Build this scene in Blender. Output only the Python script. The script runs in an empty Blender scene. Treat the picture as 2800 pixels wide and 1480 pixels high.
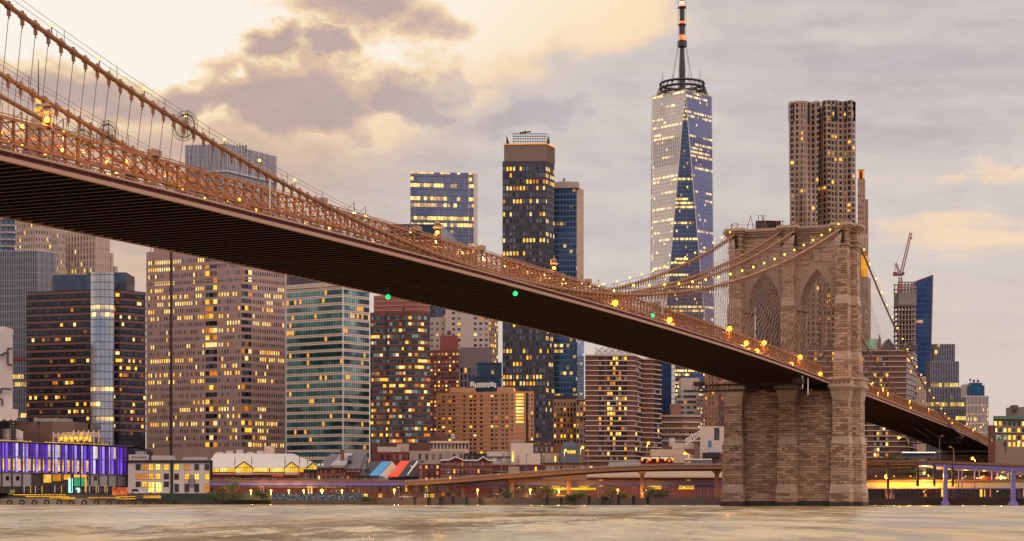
import bpy, bmesh, math, random
from mathutils import Vector, Matrix

# ------------------------------------------------------------------ camera
scene = bpy.context.scene
FPX, HZ, CH = 4770.0, 1366.0, 2.0          # focal length and horizon row in photo pixels, eye height in metres
cam_d = bpy.data.cameras.new('camera')
cam = bpy.data.objects.new('camera', cam_d)
scene.collection.objects.link(cam)
cam.location = (0, 0, CH)
cam.rotation_euler = (math.pi / 2, 0, 0)
cam_d.sensor_width = 36.0
cam_d.lens = FPX / 2800 * 36.0
cam_d.shift_y = (HZ - 740.0) / 2800.0
cam_d.clip_start = 1.0
cam_d.clip_end = 20000.0
scene.camera = cam
scene.view_settings.view_transform = 'Standard'
scene.view_settings.look = 'None'
scene.view_settings.exposure = 0.0
scene.view_settings.gamma = 1.0
scene.cycles.max_bounces = 6
scene.cycles.diffuse_bounces = 3
scene.cycles.glossy_bounces = 3
scene.cycles.sample_clamp_indirect = 4.0

def lin(h):
    h = h.lstrip('#')
    o = []
    for i in (0, 2, 4):
        c = int(h[i:i + 2], 16) / 255
        o.append(c / 12.92 if c <= .04045 else ((c + .055) / 1.055) ** 2.4)
    return (*o, 1.0)

class NG:
    """tiny expression builder for a node tree"""
    def __init__(s, tree):
        s.t = tree
        s.n = tree.nodes
    def new(s, typ, **kw):
        n = s.n.new(typ)
        for k, v in kw.items(): setattr(n, k, v)
        return n
    def put(s, sock, v):
        if v is None: return
        if isinstance(v, bpy.types.NodeSocket): s.t.links.new(v, sock)
        else: sock.default_value = v
    def m(s, op, a, b=None, c=None, clamp=False):
        n = s.new('ShaderNodeMath', operation=op, use_clamp=clamp)
        s.put(n.inputs[0], a); s.put(n.inputs[1], b); s.put(n.inputs[2], c)
        return n.outputs[0]
    def add(s, a, b): return s.m('ADD', a, b)
    def sub(s, a, b): return s.m('SUBTRACT', a, b)
    def mul(s, a, b): return s.m('MULTIPLY', a, b)
    def div(s, a, b): return s.m('DIVIDE', a, b)
    def mx(s, a, b): return s.m('MAXIMUM', a, b)
    def mn(s, a, b): return s.m('MINIMUM', a, b)
    def lt(s, a, b): return s.m('LESS_THAN', a, b)
    def gt(s, a, b): return s.m('GREATER_THAN', a, b)
    def sstep(s, lo, hi, v):
        n = s.new('ShaderNodeMapRange', interpolation_type='SMOOTHSTEP')
        s.put(n.inputs[0], v); n.inputs[1].default_value = lo; n.inputs[2].default_value = hi
        n.inputs[3].default_value = 0; n.inputs[4].default_value = 1
        return n.outputs[0]
    def vec(s, x, y, z=0.0):
        n = s.new('ShaderNodeCombineXYZ')
        s.put(n.inputs[0], x); s.put(n.inputs[1], y); s.put(n.inputs[2], z)
        return n.outputs[0]
    def sep(s, v):
        n = s.new('ShaderNodeSeparateXYZ'); s.put(n.inputs[0], v)
        return n.outputs
    def noise(s, v, scale=1.0, detail=4.0, rough=.55, col=False):
        n = s.new('ShaderNodeTexNoise'); s.put(n.inputs['Vector'], v)
        n.inputs['Scale'].default_value = scale; n.inputs['Detail'].default_value = detail
        n.inputs['Roughness'].default_value = rough
        return n.outputs['Color' if col else 'Fac']
    def white(s, v):
        n = s.new('ShaderNodeTexWhiteNoise', noise_dimensions='3D'); s.put(n.inputs['Vector'], v)
        return n.outputs['Value']
    def mix(s, f, a, b):
        n = s.new('ShaderNodeMix', data_type='RGBA', blend_type='MIX')
        s.put(n.inputs[0], f); s.put(n.inputs[6], a); s.put(n.inputs[7], b)
        return n.outputs[2]
    def mulc(s, f, a, b):
        n = s.new('ShaderNodeMix', data_type='RGBA', blend_type='MULTIPLY')
        s.put(n.inputs[0], f); s.put(n.inputs[6], a); s.put(n.inputs[7], b)
        return n.outputs[2]

# ------------------------------------------------------------------ sky
SUN_AZ, SUN_EL = math.radians(-50.0), math.radians(20.0)
world = bpy.data.worlds.new('World')
scene.world = world
world.use_nodes = True
def build_sky():
    t = world.node_tree; t.nodes.clear(); g = NG(t)
    out = g.new('ShaderNodeOutputWorld')
    X, Y, Z = g.sep(g.new('ShaderNodeTexCoord').outputs['Generated'])
    az = g.m('ARCTAN2', X, Y)
    el = g.m('ARCSINE', g.mx(g.mn(Z, .9999), -.9999))
    # angles, in units of 1/4770 radian, counted from the picture's left edge and from the zenith side of the horizon
    x = g.add(g.mul(az, FPX * 1.02), 1400.0)
    y = g.sub(HZ, g.mul(el, FPX * 1.02))
    nv = g.vec(g.div(x, 330.0), g.div(y, 210.0), 0.0)
    nc = g.new('ShaderNodeTexNoise'); g.put(nc.inputs['Vector'], nv)
    nc.inputs['Scale'].default_value = 1.0; nc.inputs['Detail'].default_value = 6.0; nc.inputs['Roughness'].default_value = .56
    nr, ng_, nb = g.sep(nc.outputs['Color'])
    fine = g.noise(g.vec(g.div(x, 120.0), g.div(y, 70.0), 3.0), 1.0, 5.0, .6)
    wx = g.add(x, g.mul(g.sub(nr, .5), 420.0))
    wy = g.add(y, g.add(g.mul(g.sub(ng_, .5), 300.0), g.mul(g.sub(fine, .5), 60.0)))
    def blob(cx, cy, rx, ry, px=None, py=None):
        a = g.div(g.sub(px or wx, cx), rx); b = g.div(g.sub(py or wy, cy), ry)
        return g.sub(1.0, g.m('SQRT', g.add(g.mul(a, a), g.mul(b, b))))
    def many(L, **k):
        r = None
        for q in L:
            v = blob(*q[:4]) if len(q) == 4 else g.mul(blob(*q[:4]), q[4])
            r = v if r is None else g.mx(r, v)
        return r
    # smooth stratus over the right and the lower sky
    diag = g.div(g.sub(g.sub(wx, 1230.0), g.mul(g.sub(230.0, wy), 2.0)), 620.0)
    low = g.div(g.sub(wy, 345.0), 170.0)
    f = g.sstep(-.35, .55, g.mx(diag, low))
    f = g.mul(f, g.sub(1.0, g.mul(.85, g.sstep(0.0, .7, many([(1690, 55, 300, 130), (1500, 20, 240, 120)])))))
    fb = g.noise(g.vec(g.div(x, 270.0), g.div(y, 150.0), 5.0), 1.0, 7.0, .6)
    band = g.noise(g.vec(g.div(g.add(x, g.mul(y, 1.5)), 760.0), g.div(g.sub(y, g.mul(x, .10)), 95.0), 7.0), 1.0, 6.0, .6)
    cl = many([(800, 285, 400, 140), (1080, 262, 250, 115), (110, 300, 420, 105), (885, 150, 110, 36), (705, 150, 110, 60), (950, 40, 240, 80, .75), (1190, 85, 110, 55, .5), (520, 300, 230, 90), (1450, 330, 330, 150, .8)])
    dl = g.sstep(-.22, .62, g.add(cl, g.mul(g.sub(fb, .5), 1.5)))
    dl = g.mul(dl, g.sub(1.0, g.mul(.9, g.sstep(.1, 1.0, g.add(many([(1300, 266, 110, 52), (1060, 338, 150, 66), (600, 352, 150, 46), (640, 238, 70, 40)]), g.mul(g.sub(fb, .5), .8))))))
    dr = g.mul(f, g.add(.80, g.mul(g.sub(band, .5), .70)))
    mauve = g.sstep(0.0, 1.0, many([(2600, 240, 820, 280), (2300, 90, 420, 120)]))
    dr = g.add(dr, g.mul(mauve, .10))
    warm = g.sstep(.0, .8, many([(2740, 650, 640, 105), (2700, 500, 460, 60, .9), (1640, 800, 360, 110, .75), (2540, 575, 330, 40, .6), (2360, 800, 520, 130, .6), (2350, 120, 200, 60, .5)]))
    dr = g.sub(dr, g.mul(g.mul(warm, g.sstep(.34, .62, band)), .66))
    D = g.mx(g.mul(dl, .97), dr)
    # colour by thickness of cloud: cream light, peach fringe, mauve grey body
    Lc = g.mix(g.sstep(.0, .34, D), lin('#fff6ea'), lin('#fae0b8')); Lc = g.mix(g.sstep(.28, .66, D), Lc, lin('#dfc0a8')); Lc = g.mix(g.sstep(.62, 1.05, D), Lc, lin('#bfa9a4'))
    Rc = g.mix(g.sstep(.0, .40, D), lin('#ffe6be'), lin('#f4d8bc')); Rc = g.mix(g.sstep(.30, .64, D), Rc, lin('#d8cdc8')); Rc = g.mix(g.sstep(.66, 1.1, D), Rc, lin('#bcb2b8'))
    col = g.mix(g.sstep(850, 1700, g.add(x, g.mul(g.sub(y, 200.0), .9))), Lc, Rc)
    puff = g.add(.80, g.mul(g.add(g.mul(fine, .65), g.mul(fb, .35)), .40))
    col = g.mulc(g.sstep(.2, .7, D), col, g.vec(puff, puff, g.mul(puff, .985)))
    hz = g.sstep(600, 1120, y)
    col = g.mix(g.mul(hz, .6), col, lin('#e4d0c0'))
    # away from the view: unseen sky, shaped for facade fill and glass reflections
    absaz = g.m('ABSOLUTE', az)
    away = g.mx(g.sstep(.42, .95, absaz), g.sstep(.36, .8, el))
    side = g.mix(g.sstep(-1.7, 1.5, az), (1.02, .86, .72, 1), (.52, .48, .59, 1))        # west glow on the left, violet north on the right
    lowc = g.mix(g.sstep(1.75, 2.5, absaz), side, (.38, .39, .47, 1))                        # low band behind, kept dim for dark glass reflections
    lobe = g.sub(1.0, g.sstep(.02, .30, g.m('ABSOLUTE', g.sub(g.m('FRACT', g.add(g.div(g.sub(az, 2.35), math.tau), .5)), .5))))
    highc = g.mix(lobe, (1.1, .95, .88, 1), (3.35, 2.85, 2.55, 1))        # added bright lobe, right and behind, as fill light for the facades
    col = g.mix(away, col, g.mix(g.sstep(.33, .60, el), lowc, highc))
    bg = g.new('ShaderNodeBackground'); g.put(bg.inputs[0], col); bg.inputs[1].default_value = 1.0
    sky = g.new('ShaderNodeTexSky', sky_type='NISHITA', sun_disc=False)
    sky.sun_elevation = SUN_EL; sky.sun_rotation = SUN_AZ
    bg2 = g.new('ShaderNodeBackground'); g.put(bg2.inputs[0], sky.outputs[0]); bg2.inputs[1].default_value = .06
    add = g.new('ShaderNodeMixShader'); add.inputs[0].default_value = .965     # the cloud deck hides nearly all of the clear sky
    t.links.new(bg2.outputs[0], add.inputs[1]); t.links.new(bg.outputs[0], add.inputs[2])
    t.links.new(add.outputs[0], out.inputs[0])
build_sky()
world.cycles.sampling_method = 'MANUAL'
world.cycles.sample_map_resolution = 512

sun_d = bpy.data.lights.new('sun', 'SUN')
sun_d.energy = .5
sun_d.angle = math.radians(24)
sun_d.color = (1.0, .78, .52)
sun = bpy.data.objects.new('sun', sun_d)
scene.collection.objects.link(sun)
_d = Vector((math.sin(SUN_AZ) * math.cos(SUN_EL), math.cos(SUN_AZ) * math.cos(SUN_EL), math.sin(SUN_EL)))
sun.rotation_euler = (-_d).to_track_quat('-Z', 'Y').to_euler()

# ------------------------------------------------------------------ helpers
R = random.Random(11)
COL = scene.collection
ORG = {}

def wx(px, Y): return (px - 1400.0) * Y / FPX
def wz(py, Y): return CH + (HZ - py) * Y / FPX
def at(px, py, Y): return Vector((wx(px, Y), Y, wz(py, Y)))

def org(o): return ORG.get(o.name, Vector((0, 0, 0))) if o is not None else Vector((0, 0, 0))

def tag(o, label=None, cat=None, group=None, kind=None):
    if label: o['label'] = label
    if cat: o['category'] = cat
    if group: o['group'] = group
    if kind: o['kind'] = kind
    return o

def thing(name, label, cat, loc, group=None):
    o = bpy.data.objects.new(name, None)
    COL.objects.link(o)
    o.location = loc
    o.empty_display_size = .5
    ORG[o.name] = Vector(loc)
    return tag(o, label, cat, group)

def inst(name, me, parent, loc, rotz=0.0, scale=None):
    o = bpy.data.objects.new(name, me)
    COL.objects.link(o)
    if parent is not None: o.parent = parent
    o.location = Vector(loc) - org(parent)
    if rotz: o.rotation_euler = (0, 0, rotz)
    if scale: o.scale = scale
    ORG[o.name] = Vector(loc)
    return o

def copy_tree(o, parent=None):
    c = o.copy(); COL.objects.link(c)
    if parent is not None: c.parent = parent
    for ch in o.children: copy_tree(ch, c)
    return c

class MB:
    """collects faces (with metre UVs) and links them as one mesh object"""
    def __init__(s):
        s.v = []; s.f = []; s.mi = []; s.uv = {}; s.smooth = False
    def quad(s, a, b, c, d, m=0, uv=None):
        i = len(s.v); s.v += [Vector(a), Vector(b), Vector(c), Vector(d)]
        if uv: s.uv[len(s.f)] = uv
        s.f.append((i, i + 1, i + 2, i + 3)); s.mi.append(m)
    def poly(s, pts, m=0, uv=None):
        i = len(s.v); s.v += [Vector(p) for p in pts]
        if uv: s.uv[len(s.f)] = uv
        s.f.append(tuple(range(i, i + len(pts)))); s.mi.append(m)
    def wall(s, p, q, z0, z1, m=0, u0=0.0):
        p = Vector((p[0], p[1], 0)); q = Vector((q[0], q[1], 0)); L = (q - p).length
        s.quad((p.x, p.y, z0), (q.x, q.y, z0), (q.x, q.y, z1), (p.x, p.y, z1), m, [(u0, 0), (u0 + L, 0), (u0 + L, z1 - z0), (u0, z1 - z0)])
    def prism(s, poly, z0, z1, m=0, top=None, bottom=True):
        n = len(poly); u = 0
        for i in range(n):
            a, b = poly[i], poly[(i + 1) % n]
            s.wall(a, b, z0, z1, m, 0.0)
        s.poly([(p[0], p[1], z1) for p in poly], m if top is None else top)
        if bottom: s.poly([(p[0], p[1], z0) for p in reversed(poly)], m)
    def rings(s, rings, m=0, caps=True):
        for a, b in zip(rings, rings[1:]):
            n = len(a)
            for i in range(n):
                j = (i + 1) % n
                s.quad(a[i], a[j], b[j], b[i], m)
        if caps:
            s.poly(list(reversed(rings[0])), m); s.poly(rings[-1], m)
    def box(s, c, sx, sy, sz, rz=0.0, m=0):
        """c = centre of the bottom face"""
        cs, sn = math.cos(rz), math.sin(rz)
        P = []
        for x, y in ((-1, -1), (1, -1), (1, 1), (-1, 1)):
            lx, ly = x * sx / 2, y * sy / 2
            P.append((c[0] + lx * cs - ly * sn, c[1] + lx * sn + ly * cs))
        s.prism(P, c[2], c[2] + sz, m)
    def bar(s, p, q, w, h=None, m=0, up=(0, 0, 1)):
        p = Vector(p); q = Vector(q); h = w if h is None else h
        d = (q - p)
        if d.length < 1e-6: return
        d.normalize(); up = Vector(up)
        if abs(d.dot(up)) > .98: up = Vector((1, 0, 0))
        a = d.cross(up).normalized(); b = a.cross(d)
        r = lambda o: [o + a * (w / 2) * i + b * (h / 2) * j for i, j in ((-1, -1), (1, -1), (1, 1), (-1, 1))]
        s.rings([r(p), r(q)], m)
    def tube(s, pts, r, n=6, m=0, caps=True):
        pts = [Vector(p) for p in pts]; R_ = []
        for i, p in enumerate(pts):
            d = (pts[min(i + 1, len(pts) - 1)] - pts[max(i - 1, 0)]).normalized()
            up = Vector((0, 0, 1)) if abs(d.z) < .95 else Vector((1, 0, 0))
            a = d.cross(up).normalized(); b = a.cross(d)
            rr = r[i] if isinstance(r, (list, tuple)) else r
            R_.append([p + (a * math.cos(t) + b * math.sin(t)) * rr for t in [k * math.tau / n for k in range(n)]])
        s.rings(R_, m, caps)
    def ball(s, c, r, n=8, k=5, m=0, sz=1.0):
        rr = []
        for i in range(k + 1):
            th = math.pi * (i + .02) / (k + .04)
            rr.append([Vector(c) + Vector((math.cos(a) * math.sin(th) * r, math.sin(a) * math.sin(th) * r, -math.cos(th) * r * sz)) for a in [j * math.tau / n for j in range(n)]])
        s.rings(rr, m)
    def mesh(s, name, mats, o=Vector((0, 0, 0))):
        me = bpy.data.meshes.new(name)
        me.from_pydata([tuple(v - o) for v in s.v], [], s.f)
        for mt in (mats if isinstance(mats, (list, tuple)) else [mats]): me.materials.append(mt)
        if any(s.mi): me.polygons.foreach_set('material_index', s.mi)
        ul = me.uv_layers.new(name='UVMap').data
        for p in me.polygons:
            u = s.uv.get(p.index)
            if u is not None:
                for li, q in zip(p.loop_indices, u): ul[li].uv = q
            else:
                n = p.normal
                for li in p.loop_indices:
                    c = me.vertices[me.loops[li].vertex_index].co
                    if abs(n.z) > .9: ul[li].uv = (c.x, c.y)
                    else:
                        t = Vector((-n.y, n.x, 0)).normalized()
                        ul[li].uv = (c.x * t.x + c.y * t.y, c.z)
        if s.smooth: me.polygons.foreach_set('use_smooth', [True] * len(me.polygons))
        return me
    def build(s, name, mats, parent=None, loc=None):
        o_ = org(parent) if loc is None else Vector(loc)
        me = s.mesh(name, mats, o_)
        o = bpy.data.objects.new(name, me); COL.objects.link(o)
        if parent is not None:
            o.parent = parent; o.location = o_ - org(parent)
        else: o.location = o_
        ORG[o.name] = o_
        return o

# ------------------------------------------------------------------ materials
def newmat(name):
    m = bpy.data.materials.new(name); m.use_nodes = True
    t = m.node_tree; t.nodes.clear(); g = NG(t)
    out = g.new('ShaderNodeOutputMaterial'); b = g.new('ShaderNodeBsdfPrincipled')
    t.links.new(b.outputs[0], out.inputs[0])
    return m, g, b

def plain(name, c, rough=.7, var=.18, scale=.35, metal=0.0, bump=0.0, spec=.5, stretch=(1, 1, 1)):
    m, g, b = newmat(name); c = lin(c) if isinstance(c, str) else (*c, 1)
    pos = g.new('ShaderNodeTexCoord').outputs['Object']
    mp = g.new('ShaderNodeMapping'); g.put(mp.inputs[0], pos); mp.inputs[3].default_value = stretch
    n = g.noise(mp.outputs[0], scale, 6.0, .62)
    n2 = g.noise(mp.outputs[0], scale * 7.3, 3.0, .6)
    k = g.add(1.0 - var, g.mul(g.add(g.mul(n, .65), g.mul(n2, .35)), 2 * var))
    g.put(b.inputs['Base Color'], g.mulc(1.0, c, g.vec(k, k, k)))
    b.inputs['Roughness'].default_value = rough; b.inputs['Metallic'].default_value = metal
    b.inputs['Specular IOR Level'].default_value = spec
    if bump:
        bn = g.new('ShaderNodeBump'); bn.inputs['Strength'].default_value = bump; bn.inputs['Distance'].default_value = .1
        g.put(bn.inputs['Height'], n2); g.put(b.inputs['Normal'], bn.outputs[0])
    return m

def glow(name, c, strength, var=.5, scale=.9, warm2=None, light=False):
    """something that gives off light: a lit pane, a lamp globe"""
    m, g, b = newmat(name); c = lin(c)
    pos = g.new('ShaderNodeNewGeometry').outputs['Position']
    n = g.noise(pos, scale, 3.0, .7); big = g.noise(pos, scale * .31, 1.0, .5)
    k = g.mx(.06, g.add(1.0 - var, g.mul(g.sub(g.add(g.mul(n, 1.1), g.mul(big, .9)), .5), 2 * var)))
    cc = g.mix(g.sstep(.35, .65, big), c, lin(warm2)) if warm2 else c
    b.inputs['Base Color'].default_value = (.03, .03, .03, 1); b.inputs['Roughness'].default_value = .25
    g.put(b.inputs['Emission Color'], cc); g.put(b.inputs['Emission Strength'], g.mul(k, strength))
    m.cycles.emission_sampling = 'AUTO' if light else 'NONE'
    return m

def glass(name, c, rough=.12, var=.5, spec=.6, scale=.45):
    m, g, b = newmat(name); c = lin(c)
    pos = g.new('ShaderNodeNewGeometry').outputs['Position']
    n = g.noise(pos, scale, 2.0, .6)
    k = g.add(1.0 - var, g.mul(n, 2 * var))
    g.put(b.inputs['Base Color'], g.mulc(1.0, c, g.vec(k, k, k)))
    b.inputs['Roughness'].default_value = rough; b.inputs['Specular IOR Level'].default_value = spec
    return m

def brick(name, c1, c2, mortar, bw, bh, mort=.03, bump=.35, rough=.85, var=.25, stain=.25):
    m, g, b = newmat(name)
    uv = g.new('ShaderNodeTexCoord').outputs['UV']
    bt = g.new('ShaderNodeTexBrick'); g.put(bt.inputs['Vector'], uv)
    bt.inputs['Color1'].default_value = lin(c1); bt.inputs['Color2'].default_value = lin(c2); bt.inputs['Mortar'].default_value = lin(mortar)
    bt.inputs['Scale'].default_value = 1.0; bt.inputs['Mortar Size'].default_value = mort
    bt.inputs['Brick Width'].default_value = bw; bt.inputs['Row Height'].default_value = bh; bt.inputs['Mortar Smooth'].default_value = .3
    bt.inputs['Bias'].default_value = -.1
    pos = g.new('ShaderNodeTexCoord').outputs['Object']
    mp = g.new('ShaderNodeMapping'); g.put(mp.inputs[0], pos); mp.inputs[3].default_value = (1, 1, .12)
    n = g.add(g.mul(g.noise(pos, .12, 5.0, .6), .5), g.mul(g.noise(mp.outputs[0], .45, 5.0, .65), .5)); n2 = g.noise(pos, 1.6, 4.0, .65)
    k = g.add(1.0 - var, g.mul(g.add(g.mul(n, stain / (stain + .2)), g.mul(n2, .2 / (stain + .2))), 2 * var))
    g.put(b.inputs['Base Color'], g.mulc(1.0, bt.outputs[0], g.vec(k, k, k)))
    b.inputs['Roughness'].default_value = rough
    if bump:
        h = g.add(g.mul(g.sub(1.0, bt.outputs['Fac']), 1.0), g.mul(n2, .9))
        bn = g.new('ShaderNodeBump'); bn.inputs['Strength'].default_value = bump; bn.inputs['Distance'].default_value = .25
        g.put(bn.inputs['Height'], h); g.put(b.inputs['Normal'], bn.outputs[0])
    return m

def facade(name, wall, pane, fw, fh, mu=.08, mv=.15, p=.05, rowp=.15, runp=.7, run=5, lit='#ffb428', lit2='#ffd873', es=1.0,
           rough=.15, metal=0.0, wrough=.5, pvar=.35, seed=0.0, pane2=None, spec=.7, mtop=0.0, wmetal=0.0, lh=.45, vmax=1e6, vmin=-1, hue=None):
    """curtain wall: panes of fw x fh metres, mullion share mu / spandrel share mv, some floors lit"""
    m, g, b = newmat(name)
    u, v, _ = g.sep(g.new('ShaderNodeTexCoord').outputs['UV'])
    cu = g.div(u, fw); cv = g.div(v, fh)
    iu = g.m('FLOOR', cu); iv = g.m('FLOOR', cv); fu = g.m('FRACT', cu); fv = g.m('FRACT', cv)
    gl = g.mul(g.mul(g.gt(fu, mu / 2), g.lt(fu, 1 - mu / 2)), g.mul(g.gt(fv, mv), g.lt(fv, 1.0 - mtop)))
    w1 = g.white(g.vec(iu, iv, seed)); wr = g.white(g.vec(iv, seed + 3.1, 1.0))
    wrun = g.white(g.vec(g.m('FLOOR', g.div(g.add(iu, g.mul(wr, 7.0)), float(run))), iv, seed + 9.0))
    on = g.mx(g.lt(w1, p), g.mul(g.lt(wr, rowp), g.lt(wrun, runp)))
    on = g.mul(on, g.mul(g.lt(v, vmax), g.gt(v, vmin)))
    pos = g.new('ShaderNodeNewGeometry').outputs['Position']
    nz = g.noise(pos, .55, 3.0, .7); nb = g.noise(pos, .035, 3.0, .6)
    w2 = g.white(g.vec(iu, iv, seed + 5.0))
    es_ = g.mul(g.mul(g.mul(on, g.gt(fv, lh)), gl), g.mul(es, g.mx(.05, g.add(.25, g.mul(g.add(g.mul(nz, 1.3), g.sub(w2, .8)), 1.5)))))
    k = g.add(1.0 - pvar, g.mul(g.add(g.mul(w2, .45), g.mul(nb, .55)), 2 * pvar))
    pc = lin(pane)
    if pane2: pc = g.mix(g.sstep(.38, .62, nb), pc, lin(pane2))
    pc = g.mulc(1.0, pc, g.vec(k, k, k))
    kw = g.add(.85, g.mul(nb, .3))
    g.put(b.inputs['Base Color'], g.mix(gl, g.mulc(1.0, lin(wall), g.vec(kw, kw, kw)), pc))
    g.put(b.inputs['Roughness'], g.add(wrough, g.mul(gl, rough - wrough)))
    g.put(b.inputs['Metallic'], g.add(wmetal, g.mul(gl, metal - wmetal)))
    b.inputs['Specular IOR Level'].default_value = spec
    g.put(b.inputs['Emission Color'], g.mix(w2, lin(lit), lin(lit2))); g.put(b.inputs['Emission Strength'], es_)
    m.cycles.emission_sampling = 'NONE'
    return m

LIT = [glow('lit_amber', '#ffa81e', 1.4, .55, .9, '#ffc238'), glow('lit_gold', '#ffc034', 1.5, .5, .8, '#ffdf80'),
       glow('lit_orange', '#f08a1c', .8, .55, .9), glow('lit_pale', '#ffdf92', 1.15, .4, .8),
       glow('lit_low', '#d98a1c', .42, .6, .9, '#b86a18'), glow('lit_dim', '#b0762a', .26, .6, 1.1, '#8a5a20')]
DARK = [glass('pane_navy', '#27303f'), glass('pane_black', '#15181f'), glass('pane_slate', '#4a5360')]
TEAL = [glass('pane_teal', '#3d6468'), glass('pane_deep_teal', '#1f3a40'), glass('pane_pale_teal', '#7ea3a2')]
GREYP = [glass('pane_grey', '#5a5a66'), glass('pane_dim', '#413e48'), glass('pane_blind', '#8b8685', .4)]
WARMD = [glass('pane_umber', '#3a2a26'), glass('pane_black_warm', '#191312'), glass('pane_curtain', '#6b5a50', .5)]
STEEL = plain('painted_steel_dark', '#2b2628', .5, .2)
CONC = plain('concrete', '#8d837c', .85, .2)
WHITE = plain('white_paint', '#d9d1cb', .6, .12)
ROOFG = plain('roof_gravel', '#5b5552', .95, .3, .2)
BLACK = plain('black_paint', '#1a1719', .5, .2)
# ------------------------------------------------------------------ water and ground
def water_mat():
    m, g, b = newmat('river_water')
    pos = g.new('ShaderNodeNewGeometry').outputs['Position']
    x, y, z = g.sep(pos)
    A = g.noise(g.vec(g.div(x, 30.0), g.div(y, 130.0), 0.0), 1.0, 3.0, .55)
    B = g.noise(g.vec(g.div(x, 8.0), g.div(y, 40.0), 4.0), 1.0, 5.0, .62)
    C = g.noise(g.vec(g.div(x, 1.8), g.div(y, 9.0), 9.0), 1.0, 5.0, .66)
    w_ = g.add(g.mul(A, .40), g.add(g.mul(B, .38), g.mul(C, .34)))           # long smooth swell seen end on
    trough = g.sstep(.53, .68, w_)
    tilt = g.add(g.mul(trough, .36), g.mul(C, .05))
    side = g.mul(g.sub(C, .5), .14)
    nv = g.new('ShaderNodeVectorMath', operation='NORMALIZE'); g.put(nv.inputs[0], g.vec(side, g.sub(-.085, tilt), 1.0))
    g.put(b.inputs['Normal'], nv.outputs[0])
    g.put(b.inputs['Base Color'], g.mix(g.sstep(.4, .62, B), lin('#75644a'), lin('#a8926e')))
    b.inputs['Roughness'].default_value = .15
    b.inputs['IOR'].default_value = 1.33
    return m
w = MB()
nx, ny = 60, 60
def wy_(j): return -300 + 1400 * (j / ny)
w.quad((-4000, -600, 0), (4000, -600, 0), (4000, 1500, 0), (-4000, 1500, 0))
tag(w.build('water', water_mat()), kind='structure')

SHORE = [(-3000, 800), (-700, 760), (-150, 700), (-20, 672), (60, 640), (150, 604), (400, 545), (900, 470), (4000, 100)]
G0 = 2.3
gr = MB()
gp = plain('street_asphalt', '#4a4541', .9, .25, .05)
seaw = brick('seawall_stone', '#544a43', '#3c3531', '#1d1917', 2.4, .8, .05, .5)
for (a, b_) in zip(SHORE, SHORE[1:]):
    gr.quad((a[0], a[1], G0), (b_[0], b_[1], G0), (b_[0] * 2.6 if abs(b_[0]) > 800 else b_[0], 9000, G0), (a[0] * 2.6 if abs(a[0]) > 800 else a[0], 9000, G0), 0)
    gr.quad((a[0], a[1], -3), (b_[0], b_[1], -3), (b_[0], b_[1], G0), (a[0], a[1], G0), 1)
tag(gr.build('ground', [gp, seaw]), kind='structure')

# ------------------------------------------------------------------ bridge
XT, YT, BA = 85.74, 531.0, math.radians(22.654)
BS, BC = math.sin(BA), math.cos(BA)
def BP(t, s, z): return Vector((XT + t * BC - s * BS, YT - t * BS - s * BC, z))
def s_at(px, t):
    k = (px - 1400) / FPX; x0 = XT + t * BC; y0 = YT - t * BS
    return (x0 - k * y0) / (BS - k * BC)
def on_plane(px, py, t):
    s = s_at(px, t); Y = YT - t * BS - s * BC
    return t, s, wz(py, Y)
def lerp_tab(T, s):
    for (a, za), (b, zb) in zip(T, T[1:]):
        if (a - s) * (b - s) <= 0: return za + (zb - za) * (s - a) / (b - a)
    return T[-1][1] if abs(s - T[-1][0]) < abs(s - T[0][0]) else T[0][1]
def deck(s):
    if s >= -5:
        v = (s - 243) / 243
        return .61 * v ** 3 - 3.47 * v * v - 2.38 * v + 37.79
    return lerp_tab([(-5, 36.05), (-48, 35.8), (-231, 31.9), (-268, 30.6), (-380, 26.4), (-520, 21.5)], s)
def cabz(s):
    if s >= 0:
        v = (s - 243) / 243
        return 5.92 * v ** 3 + 43.3 * v * v - 8.21 * v + 39.35
    return lerp_tab([(0, 84.94), (-14, 82.0), (-28, 78.4), (-57, 69.0), (-77, 63.2), (-111, 53.9), (-172, 40.3), (-224, 32.4), (-262, 29.6)], s)
def caboff(s):
    if s >= 0: return 12.7 * (1 + .3 * ((s - 243) / 243) ** 2)
    return 16.5 + 3.4 * max(s, -262) / 262
SP = 2.1
S1 = 432.0

BRONZE = plain('bridge_paint_rust_tan', '#a3683f', .55, .22, .5, .1, .15)
BROWN = plain('bridge_paint_brown', '#80492a', .6, .22, .5, .1)
FASC = plain('bridge_fascia_pink_tan', '#ab8069', .55, .15, .3)
UNDER = plain('near_black_steel', '#0b0808', .85, .35, .4)  # near-black base colour for deck slab, stringers and beam webs
UNDERB = plain('dark_rust_steel', '#3c271d', .7, .3, .5)
REDP = plain('red_pipe_paint', '#661a17', .5, .2)
CABLE = plain('cable_wrap_tan', '#8d6043', .55, .18, .8, .05, .2)
WIRE = plain('wire_rope', '#6e4a38', .5, .15, .5, .2)
WIREL = plain('stay_wire_light', '#a58974', .5, .1, .5, .2)
STONE = brick('tower_granite', '#c0997f', '#7d5e4a', '#3e2e25', 2.3, .76, .045, .9, .9, .42, .35)
STONES = brick('tower_granite_dressed', '#b3957e', '#a08470', '#6c574b', 2.6, 1.1, .016, .12, .85, .2, .25)
ASPH = plain('bridge_roadway', '#3a3534', .9, .2)

bridge = thing('suspension_bridge', 'long brown suspension bridge with two pointed stone arches crossing the river', 'bridge', BP(0, 0, 0))
N_PART = 100

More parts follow.
